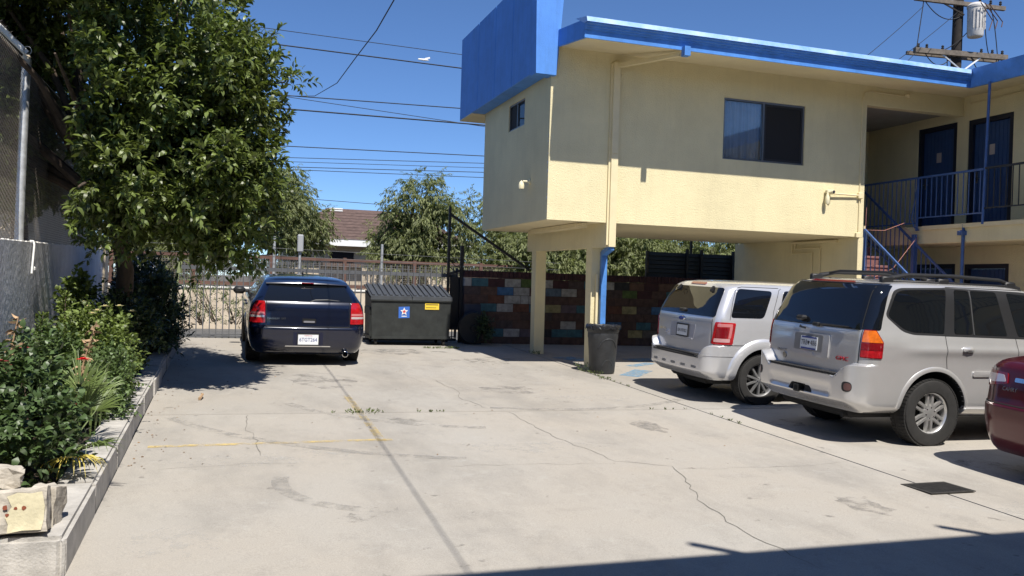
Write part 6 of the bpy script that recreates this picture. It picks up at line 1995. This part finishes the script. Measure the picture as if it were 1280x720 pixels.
def held_back(P):
    """the chain link holds the foliage back: none pokes through below the fence top on the lot side"""
    x, y, z = P[:, 0], P[:, 1], P[:, 2]
    edge = -.150 * y + .10 * np.sin(z * 7) + .06 * np.sin(y * 9)
    lot_side = (x > edge) | (z > 3.55 + .045 * y + .1 * np.sin(y * 5))
    behind = (x < -2.32) & (z > 2.35 + .25 * np.sin(y * 3.1))
    arm_clear = (y < 11.6) & (x < -.158 * y) & (z < 4.95)
    sky_edge = .58 - .70 * np.maximum(0, z - 4.55) + .13 * np.sin(z * 5.3 + y * 2.1) + .08 * np.sin(z * 13 + y * 6)
    return (lot_side & (x > -2.22) | behind | (z > 4.35)) & ~arm_clear & (x < sky_edge)


cr, C = leafy('crown', blobs, 980, 11, 11, .30, .24, .108, .042, M['leaf'], tr, droop=.12, up=.15, spread=1.0, shell=.70, keep=held_back)
# sprays that break the outline on the sky side
tips = np.array([(.52, 11.3, 4.55), (.80, 11.4, 4.30), (.62, 11.4, 3.75), (.25, 11.2, 4.95), (-.05, 11.3, 5.25), (.70, 11.5, 3.1), (.62, 11.6, 2.7), (-.35, 11.3, 5.55), (.30, 11.6, 4.2), (.45, 11.5, 2.4), (.2, 11.3, 2.3), (-.6, 10.6, 2.5), (-.2, 10.9, 2.35), (.66, 11.4, 4.5), (.1, 11.4, 5.05)])
tips[:, 0] -= .13
T = np.repeat(tips, 7, 0); n = len(T); T = T + nr.normal(size=(n, 3)) * .11
A = unit(np.array([.7, 0, .2]) + nr.normal(size=(n, 3)) * .55)
per = 13
P = np.repeat(T, per, 0) + np.repeat(A, per, 0) * (np.tile(np.arange(per) / per, n) * .26)[:, None]
A2 = np.repeat(A, per, 0); q = len(P)
D = unit(A2 * .7 + unit(np.cross(A2, rand_dir(q))) * .9)
leaf_obj('leaf_sprays', P, D, unit(rand_dir(q) * .5 + np.array([0, 0, .8])), .10 * (.7 + .5 * nr.random(q)), .036, M['leaf'], tr)
limbs('branch', None, C, 26, .075, M['bark'], tr, (-1.45, 12.15, 2.6))
for p in tips:
    a = Vector((-1.0, 11.7, 3.6)); b = Vector(p)
    MB().tube([a, a.lerp(b, .5) + Vector((0, 0, .12)), b], [.035, .02, .007], 6).build('branch', M['bark'], tr, smooth=50)


# --- foliage on the neighbour's side of the fence
nt_ = thing('fence_tree', 'shaded tree behind the chain link fence, in front of the beige house', 'tree', (-3.0, 14.8, .2))
MB().tube([(-3.0, 14.8, .1), (-2.95, 14.8, 1.6), (-3.05, 14.8, 3.2)], [.16, .13, .10], 10).build('trunk', M['bark'], nt_, smooth=60)
o_, C2 = leafy('crown', [(-2.95, 14.8, 4.0, .75, 1.5, 1.3), (-2.75, 13.0, 3.9, .5, 1.2, 1.1), (-3.2, 15.6, 3.8, .8, .7, 1.1), (-2.8, 11.6, 4.0, .45, 1.0, 1.1), (-2.85, 13.3, 3.5, .6, 1.1, .9), (-2.6, 11.8, 3.3, .35, .8, .8)], 430, 10, 10, .30, .24, .108, .042, M['leaf'], nt_, droop=.3, up=.1, spread=1.0, shell=.65, keep=lambda P: (P[:, 0] < -2.30) & (P[:, 2] > 2.62 + .2 * np.sin(P[:, 1] * 4)))
limbs('branch', None, C2, 12, .05, M['bark'], nt_, (-3.05, 14.8, 3.1))

# --- pepper trees beyond the alley
def pepper(x, y, h, rx, label, seed, trunk=True, zlo=.25, n=1.0):
    global nr
    nr = np.random.default_rng(seed)
    t = thing('pepper_tree', label, 'tree', (x, y, .1), group='pepper trees beyond the alley')
    bl = []
    for i in range(8):
        a = nr.uniform(0, 6.28); q = nr.uniform(.2, .62) * rx
        zz = h * nr.uniform(zlo + .22, .80)
        bl.append((x + q * math.cos(a), y + q * math.sin(a) * .8, zz, rx * nr.uniform(.34, .5), rx * nr.uniform(.3, .45), h * nr.uniform(.13, .22)))
    bl.append((x, y, h * .82, rx * .42, rx * .42, h * .18)); bl.append((x, y, h * .55, rx * .7, rx * .55, h * .25))
    o, C = leafy('crown', bl, int(230 * n), 11, 16, .37, .40, .135, .030, M['pepper'], t, droop=.75, up=.1, spread=.6, shell=.66)
    MB().tube([(x, y, 0), (x + .1, y, h * .25), (x - .05, y, h * .45)], [.24, .18, .13], 10).build('trunk', M['bark'], t, smooth=60)
    limbs('branch', None, C, 14, .08, M['bark'], t, (x - .05, y, h * .42))
    return t


pepper(1.5, 30.0, 5.7, 2.35, 'feathery grey green tree rising left of the brown roof, behind the navy car', 21)
pepper(6.2, 28.0, 5.35, 2.2, 'rounded grey green tree right of the brown roof, above the dumpster', 22, n=1.2)
pepper(9.3, 28.5, 5.2, 2.2, 'grey green tree half hidden by the left corner of the motel', 23)
pepper(9.2, 24.0, 4.3, 1.8, 'hanging foliage tree seen between the two carport columns', 24, zlo=.1)
pepper(12.2, 24.0, 4.4, 2.0, 'hanging foliage tree seen right of the blue downspout', 25, zlo=.1)
pepper(15.3, 24.3, 4.5, 2.1, 'foliage tree peeping over the dark slatted screen', 26, zlo=.1)
pepper(10.9, 25.6, 4.6, 1.9, 'foliage tree filling the gap behind the trash bin column', 28, zlo=.1)
pepper(14.0, 27.0, 5.0, 2.2, 'foliage tree behind the carport, above the silver compact car', 29, zlo=.1)
pepper(-2.2, 31.0, 5.0, 2.5, 'grey green tree mostly hidden behind the big dark tree', 27)
nr = np.random.default_rng(31)


def shrub(name, label, cat, x, y, rx, ry, z0, h, nclump, m, L_, W_, group=None, up=.4, tw=.16, stems=7, per=9, twigs=6, cr_=.10):
    g = gz(x, y) + .15
    t = thing(name, label, cat, (x, y, g), group=group)
    bl = [(x, y, g + z0 + (h - z0) * .5, rx * .8, ry * .8, (h - z0) * .5), (x + rx * .35, y - ry * .3, g + z0 + (h - z0) * .38, rx * .6, ry * .6, (h - z0) * .38), (x - rx * .3, y + ry * .3, g + z0 + (h - z0) * .55, rx * .55, ry * .6, (h - z0) * .42)]
    o, C = leafy('foliage', bl, nclump, twigs, per, cr_, tw, L_, W_, m, t, up=up, spread=.9, shell=.6)
    for p in C[nr.choice(len(C), min(stems, len(C)), replace=False)]:
        b = Vector(p); a = Vector((x + nr.uniform(-.1, .1), y + nr.uniform(-.1, .1), g - .02))
        MB().tube([a, a.lerp(b, .55) + Vector((nr.uniform(-.05, .05), nr.uniform(-.05, .05), .03)), b], [.012, .009, .004], 5).build('stem', M['bark'], t)
    return t, C


def flowers(t, pts, m, r, name='flower', petals=9):
    for p in pts:
        mb = MB(); c = Vector(p)
        for ring in range(2):
            for k in range(petals):
                a = 2 * math.pi * k / petals + ring * .35
                rr = r * (1 - .38 * ring)
                d = Vector((math.cos(a), math.sin(a), .25 + .75 * ring)).normalized(); s_ = Vector((-math.sin(a), math.cos(a), 0))
                w = rr * .42
                mb.add([c, c + d * rr * .6 + s_ * w, c + d * rr + Vector((0, 0, -.1 * rr)), c + d * rr * .6 - s_ * w], [(0, 1, 2, 3)])
        mb.build(name, m, t)


# near rose bush
rb, C = shrub('rose_bush', 'dark leafy rose bush with red blooms behind the concrete rubble', 'rose bush', -1.42, 6.75, .52, .85, .02, .88, 115, M['rose'], .062, .040, tw=.17, stems=16, per=7, twigs=6)
flowers(rb, [(-1.0, 7.15, 1.12), (-1.01, 6.75, .84)], M['redfl'], .052, petals=10)
flowers(rb, [(-1.50, 7.1, 1.08), (-1.42, 7.0, 1.06), (-1.55, 7.2, 1.10), (-1.40, 7.2, 1.20), (-1.48, 6.9, 1.04)], M['dullred'], .05, 'faded_flower')
lm = None
nr2 = np.random.default_rng(5)
for i in range(60):                                # the nearest, largest leaves stand singly
    p = np.array([-1.25 + nr2.normal() * .2, 6.15 + nr2.uniform(-.12, .35), .55 + nr2.uniform(-.15, .4)])
    if lm is None:
        o = leaf_obj('leaf', np.array([[0, 0, 0]]), np.array([[0, -1, -.1]]), np.array([[0, -.2, 1.0]]), .075, .052, M['rose'], None, kind=None)
        lm = o.data; o.parent = rb
    else: o = link('leaf', lm, rb)
    o.location = Vector(p) - root_loc(rb); o.rotation_euler = (nr2.normal() * .6, nr2.normal() * .6, nr2.uniform(-1.6, 1.6))

sh1, C = shrub('flowering_shrub', 'mid green bushy shrub against the grey wall with pale cream blooms', 'shrub', -1.32, 10.5, .42, .8, .0, .94, 95, M['lime'], .060, .034, tw=.15, stems=10)
flowers(sh1, [(-1.25 + .12 * i * (1 if i % 2 else -1) * .4, 9.8 + .2 * i, 1.38 + .05 * math.sin(i * 2.3)) for i in range(7)], M['creamfl'], .05, 'flower')
sh2, C = shrub('leafy_shrub', 'dense mid green shrub in front of the grey wall, beside the curb', 'shrub', -1.45, 8.55, .52, .7, .0, .84, 130, M['mid'], .050, .028, tw=.14, stems=10)
sh3, C = shrub('tall_shrub', 'tall thin bright shrub rising highest against the grey wall', 'shrub', -1.72, 11.9, .20, .32, .5, 1.22, 30, M['lime'], .075, .05, tw=.16, stems=6)
sh4, C = shrub('curb_shrub', 'low spreading shrub hanging over the sunlit curb', 'shrub', -1.15, 9.1, .36, .95, .0, .62, 100, M['mid'], .048, .026, tw=.14, stems=8)
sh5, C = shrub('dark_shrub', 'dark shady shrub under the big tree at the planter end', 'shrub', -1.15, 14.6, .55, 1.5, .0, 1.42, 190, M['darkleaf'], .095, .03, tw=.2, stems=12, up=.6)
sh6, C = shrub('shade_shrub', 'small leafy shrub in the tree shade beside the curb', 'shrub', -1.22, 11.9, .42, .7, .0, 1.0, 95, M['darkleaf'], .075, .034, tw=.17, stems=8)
nr = np.random.default_rng(32)
# upright spurge-like bright columns
for k, (x, y, h) in enumerate(((-1.74, 11.0, 1.08), (-1.76, 9.8, .92), (-1.60, 10.3, .80))):
    g = gz(x, y) + .15
    t = thing('columnar_plant', ('tallest upright yellow green spire plant by the grey wall', 'upright yellow green spire plant behind the rose bush', 'short upright yellow green spire in the shrubs')[k], 'plant', (x, y, g), group='spire plants in the bed')
    n = 420
    zz = nr.random(n) * h; a = nr.uniform(0, 6.28, n); r = .05 * (1 - .5 * zz / h)
    P = np.stack([x + r * np.cos(a), y + r * np.sin(a), g + zz], 1)
    D = unit(np.stack([np.cos(a), np.sin(a), np.full(n, .9)], 1))
    leaf_obj('foliage', P, D, rand_dir(n, .3), .055, .022, M['lime'], t)
    MB().tube([(x, y, g - .05), (x, y, g + h * .97)], [.015, .006], 6).build('stem', M['bark'], t)
# dry flower stalks
for k, (x, y, h, bend) in enumerate(((-1.62, 7.55, 1.06, .10), (-1.15, 7.75, 1.02, .16), (-1.55, 7.2, .92, -.1))):
    g = gz(x, y) + .15
    t = thing('dry_flower_stalk', ('tall curled dry brown flower stalk against the grey wall', 'dry brown seed stalk leaning beside the fan palm', 'short dry brown flower stalk above the rose bush')[k], 'plant', (x, y, g), group='dry flower stalks')
    pts = [Vector((x + bend * (i / 6) ** 2, y, g + h * i / 6)) for i in range(7)]
    MB().tube(pts, [.010, .010, .009, .008, .007, .006, .004], 6).build('stem', M['dry'], t)
    n = 55
    tt = .45 + .55 * nr.random(n)
    P = np.stack([x + bend * tt ** 2, np.full(n, y), g + h * tt], 1) + nr.normal(size=(n, 3)) * .012
    D = unit(nr.normal(size=(n, 3)) * np.array([1, 1, .3]) + np.array([0, 0, -.1]))
    leaf_obj('seed_heads', P, D, rand_dir(n, .5), .062, .026, M['dry'], t, curl=.5)


# fan palm seedling: each frond is a part, with pleated leaflets
def frond(t, base, tip, size, m, fold=1.0, nleaf=26, arc=165):
    base = Vector(base); tip = Vector(tip)
    ax = (tip - base).normalized()
    sd = ax.cross(Vector((0, 0, 1))).normalized(); n_ = sd.cross(ax)
    mb = MB()
    mb.tube([base, base.lerp(tip, .5) + Vector((0, 0, .05)), tip], [.010, .007, .005], 5)
    fr = mb.build('frond_stalk', m, t)
    vs = MB()
    for i in range(nleaf):
        a = rad(-arc / 2 + arc * i / (nleaf - 1) + nr.normal() * 2.2)
        d = (ax * math.cos(a) + sd * math.sin(a)).normalized()
        ln = size * (1 - .28 * (abs(a) / rad(arc / 2)) ** 2) * nr.uniform(.70, 1.08)
        w = size * .046
        s2 = d.cross(n_).normalized()
        dr = Vector((0, 0, -1)) * ln * .22 * fold * nr.uniform(.5, 1.7)
        p1 = tip + d * ln * .5 - n_ * 0; p2 = tip + d * ln * .82 + dr * .4; p3 = tip + d * ln + dr
        vs.add([tip, p1 + s2 * w * .5 - n_ * w * .35, p1 + n_ * w * .2, p1 - s2 * w * .5 - n_ * w * .35, p2 + s2 * w * .3, p2 + n_ * w * .1, p2 - s2 * w * .3, p3],
               [(0, 1, 2), (0, 2, 3), (1, 4, 5, 2), (2, 5, 6, 3), (4, 7, 5), (5, 7, 6)])
    vs.build('leaflets', m, fr, kind='stuff')


pg = gz(-1.0, 7.1) + .15
pt = thing('fan_palm', 'small fan palm spilling over the curb, one yellowing frond', 'palm', (-1.12, 7.15, pg))
for (tx, ty, tz, sz, m, fo) in ((-.97, 7.05, .42, 0.29, 'palm', .6), (-.90, 6.85, .17, 0.31, 'palm', 1.5), (-1.05, 7.35, .52, 0.34, 'palm', .3), (-1.0, 7.6, .45, 0.33, 'palm', .4), (-.95, 6.50, .17, .29, 'palmy', 2.2), (-.93, 7.35, .36, 0.31, 'palm', .7), (-1.2, 7.1, .55, 0.31, 'palm', .3), (-1.3, 7.4, .5, 0.29, 'palm', .4)):
    frond(pt, (-1.12, 7.15, pg - .03), (tx, ty, pg + tz), sz, M[m], fo)
sp_ = thing('strap_plant', 'tuft of long narrow green strap leaves above the fan palm', 'plant', (-1.2, 7.9, gz(-1.2, 7.9) + .15))
for i in range(34):
    a = nr.uniform(0, 6.28); h = nr.uniform(.45, .85); rch = nr.uniform(.1, .4); g_ = gz(-1.2, 7.9) + .15
    b = Vector((-1.18 + nr.normal() * .10, 7.85 + nr.normal() * .25, g_)); dx, dy = math.cos(a), math.sin(a)
    pts = [b, b + Vector((dx * rch * .25, dy * rch * .25, h * .55)), b + Vector((dx * rch * .6, dy * rch * .6, h * .9)), b + Vector((dx * rch, dy * rch, h * nr.uniform(.8, 1.0)))]
    s_ = Vector((-dy, dx, 0)); mb = MB(); vs = []
    for p, w in zip(pts, (.018, .022, .016, .002)): vs += [p + s_ * w * .5, p - s_ * w * .5 + Vector((0, 0, .004))]
    mb.add(vs, [(2 * k, 2 * k + 1, 2 * k + 3, 2 * k + 2) for k in range(3)])
    mb.build('leaf', M['palm'], sp_)
# pale cane-like leaves at the end of the bed
ct = thing('cane_plant', 'pale broad strappy plant at the planter end by the gate', 'plant', (-1.0, 16.4, gz(-1, 16.4) + .1))
g = gz(-1, 16.4) + .1
for i in range(22):
    a = nr.uniform(-2.2, 1.4); h = nr.uniform(.9, 1.55); rch = nr.uniform(.25, .75)
    b = Vector((-1.0 + nr.uniform(-.3, .2), 16.4 + nr.uniform(-.4, .5), g))
    dx, dy = math.cos(a), math.sin(a) * .8
    mb = MB(); vs = []
    pts = [b, b + Vector((dx * rch * .2, dy * rch * .2, h * .62)), b + Vector((dx * rch * .5, dy * rch * .5, h)), b + Vector((dx * rch * .85, dy * rch * .85, h * .95)), b + Vector((dx * rch * 1.15, dy * rch * 1.15, h * .74))]
    s_ = Vector((-dy, dx, 0)).normalized()
    for p, w in zip(pts, (.03, .05, .05, .035, .004)): vs += [p + s_ * w * .5, p - s_ * w * .5 + Vector((0, 0, .008))]
    mb.add(vs, [(2 * k, 2 * k + 1, 2 * k + 3, 2 * k + 2) for k in range(4)])
    mb.build('leaf', M['cane'], ct)
# pale rounded mass behind the trunk
wm = thing('boulder', 'pale rounded boulder shape in shade behind the tree trunk', 'boulder', (-1.55, 15.6, .5))
mb = MB(); mb.lathe([(0, 2.05), (.15, 2.02), (.28, 1.88), (.36, 1.55), (.4, 1.1), (.45, .4)], (-1.42, 15.7, 0), n=18)
mb.v = [(p[0] + .04 * math.sin(p[2] * 9 + p[1] * 5), p[1] + .04 * math.sin(p[0] * 11), p[2]) for p in mb.v]
mb.build('boulder_body', M['white'], wm, smooth=60)
# plants on the far side of the gate
for k, (x, y, r, h) in enumerate(((-.5, 20.2, .5, .95), (.25, 20.6, .45, .75), (-.2, 21.3, .8, 1.35), (3.9, 20.4, .35, .55))):
    shrub('weed_bush', ('straggling weed bush behind the gate, left of the navy car', 'low weed bush behind the gate beside the navy car', 'tall thin weed bush behind the gate pickets', 'small weed bush behind the gate near the dumpster')[k], 'bush', x, y, r, .4, 0.0, h, 26, M['weed'], .075, .02, group='weeds behind the gate', stems=8, per=7, twigs=3)
shrub('wall_shrub', 'dark shrub growing behind the mesh fence left of the gate', 'shrub', -1.0, 26.6, 1.6, .8, 1.0, 2.6, 120, M['pepper'], .12, .04, stems=8)
shrub('corner_weed', 'dark scraggly weed at the left end of the block wall', 'weed', 5.38, 17.9, .12, .15, 0, .50, 14, M['darkleaf'], .08, .03, stems=5)

# weeds in the joints
wd = []


def weed(x, y, r, n, h, name='weed_tufts'):
    a = nr.uniform(0, 6.28, n); q = r * np.sqrt(nr.random(n))
    P = np.stack([x + q * np.cos(a), y + q * np.sin(a), np.array([gz(x, y)] * n)], 1)
    D = unit(np.stack([np.cos(a) * .6, np.sin(a) * .6, .4 + nr.random(n)], 1))
    P = P + D * (h * nr.random(n))[:, None]
    return P, D


Ps, Ds = [], []
for i in range(16):
    x = nr.choice([1.55, 2.6, 5.5]) + nr.normal() * .18; P, D = weed(x, JY + nr.normal() * .004, .012, 4, .004); Ps.append(P); Ds.append(D)
for i in range(16):
    y = nr.choice([13.1, 12.3, 9.2]) + nr.normal() * .2; P, D = weed(JX + nr.normal() * .004, y, .012, 4, .004); Ps.append(P); Ds.append(D)
for i in range(30):
    P, D = weed(nr.uniform(3.9, 4.6), 17.1 + nr.normal() * .03, .05, 8, .03); Ps.append(P); Ds.append(D)
for (x, y, r, n, h) in ((5.93, 13.62, .10, 110, .16), (6.02, 13.35, .12, 90, .05), (5.97, 16.2, .09, 60, .07), (1.55, JY, .18, 60, .02), (5.9, 12.7, .08, 40, .03)):
    P, D = weed(x, y, r, n, h); Ps.append(P); Ds.append(D)
P = np.concatenate(Ps); D = np.concatenate(Ds)
leaf_obj('weeds', P, D, rand_dir(len(P), .8), .035, .012, M['weed'], None)
# leaf litter along the curb and under the tree
n = 190
x = np.where(nr.random(n) < .6, -.74 + np.abs(nr.normal(size=n)) * .18, nr.uniform(-.7, 5.5, n)); y = nr.uniform(7.5, 17.5, n)
P = np.stack([x, y, GB * x + GC * y + .004], 1)
D = unit(np.stack([nr.normal(size=n), nr.normal(size=n), np.zeros(n)], 1))
leaf_obj('leaf_litter', P, D, rand_dir(n, 3.0), .028, .014, M['litter'], None, curl=.1)
st_ = thing('dry_twig', 'small brown twig lying on the concrete in front of the tree shadow', 'twig', (-.22, 11.0, gz(-.2, 11)))
MB().tube([(-.25, 10.85, gz(-.2, 10.9) + .02), (-.22, 11.0, gz(-.2, 11) + .05), (-.24, 11.2, gz(-.2, 11.2) + .03)], [.02, .016, .006], 6).build('stick', M['dry'], st_)

# broken concrete at the bed corner
def chunk(name, label, cat, c, sz, rot, m, seed, group=None):
    r = random.Random(seed)
    bm = bmesh.new(); bmesh.ops.create_cube(bm, size=1)
    bmesh.ops.subdivide_edges(bm, edges=bm.edges[:], cuts=3, use_grid_fill=True)
    for v in bm.verts:
        v.co = Vector((v.co.x * sz[0], v.co.y * sz[1], v.co.z * sz[2]))
        e = sum(abs(abs(v.co[i]) - sz[i] / 2) < 1e-4 for i in range(3))
        k = .012 if e >= 2 else .006
        v.co += Vector((r.uniform(-k, k), r.uniform(-k, k), r.uniform(-k, k)))
        if e >= 2: v.co *= .97
    me = bpy.data.meshes.new(name); bm.to_mesh(me); bm.free()
    me.materials.append(m)
    o = link(name, me)
    o.location = c; o.rotation_euler = rot
    tag(o, label, cat, group)
    return o


G = 'broken concrete pieces on the bed corner'
z0 = gz(-1.1, 5.3) + .215
b1 = chunk('concrete_block', 'big broken concrete block with flaking cream paint on its face', 'concrete block', (-1.06, 5.235, z0 + .12), (.36, .17, .235), (rad(-9), rad(-2), rad(4)), M['chunk'], 1, G)
b2 = chunk('concrete_block', 'small concrete lump balanced on top of the painted block', 'concrete block', (-1.12, 5.36, z0 + .285), (.165, .14, .10), (0, rad(3), rad(10)), M['chunk'], 2, G)
b3 = chunk('concrete_block', 'concrete slab standing behind the painted block', 'concrete block', (-.925, 5.42, z0 + .10), (.15, .15, .22), (rad(-5), rad(5), rad(-12)), M['chunk'], 3, G)
b4 = chunk('concrete_block', 'broken concrete slab leaning at the picture edge left of the block', 'concrete block', (-1.36, 5.40, z0 + .17), (.20, .14, .36), (rad(-6), rad(-12), rad(8)), M['chunk'], 4, G)
mb = MB(); mb.add([(-.01, -.094, -.106), (.06, -.094, -.098), (.15, -.094, -.104), (.163, -.094, -.05), (.168, -.094, .02), (.155, -.094, .098), (.10, -.094, .092), (.04, -.094, .102), (-.01, -.094, .085), (.012, -.094, .03), (-.02, -.094, -.02), (-.005, -.094, -.06)], [tuple(range(12))])
mb.build('paint_flake', M['chunkpaint'], b1, local=True)
rs = random.Random(3)
for (x, z, r) in ((-.02, .03, .016), (-.06, .07, .014), (.03, .02, .009), (.07, .02, .012), (-.01, -.01, .01)):
    mb = MB(); mb.add([(x + r * rs.uniform(.6, 1.2) * math.cos(k * .9), -.0965, z + r * rs.uniform(.6, 1.2) * math.sin(k * .9)) for k in range(7)], [tuple(range(7))])
    mb.build('rust_mark', M['rustspot'], b1, local=True)
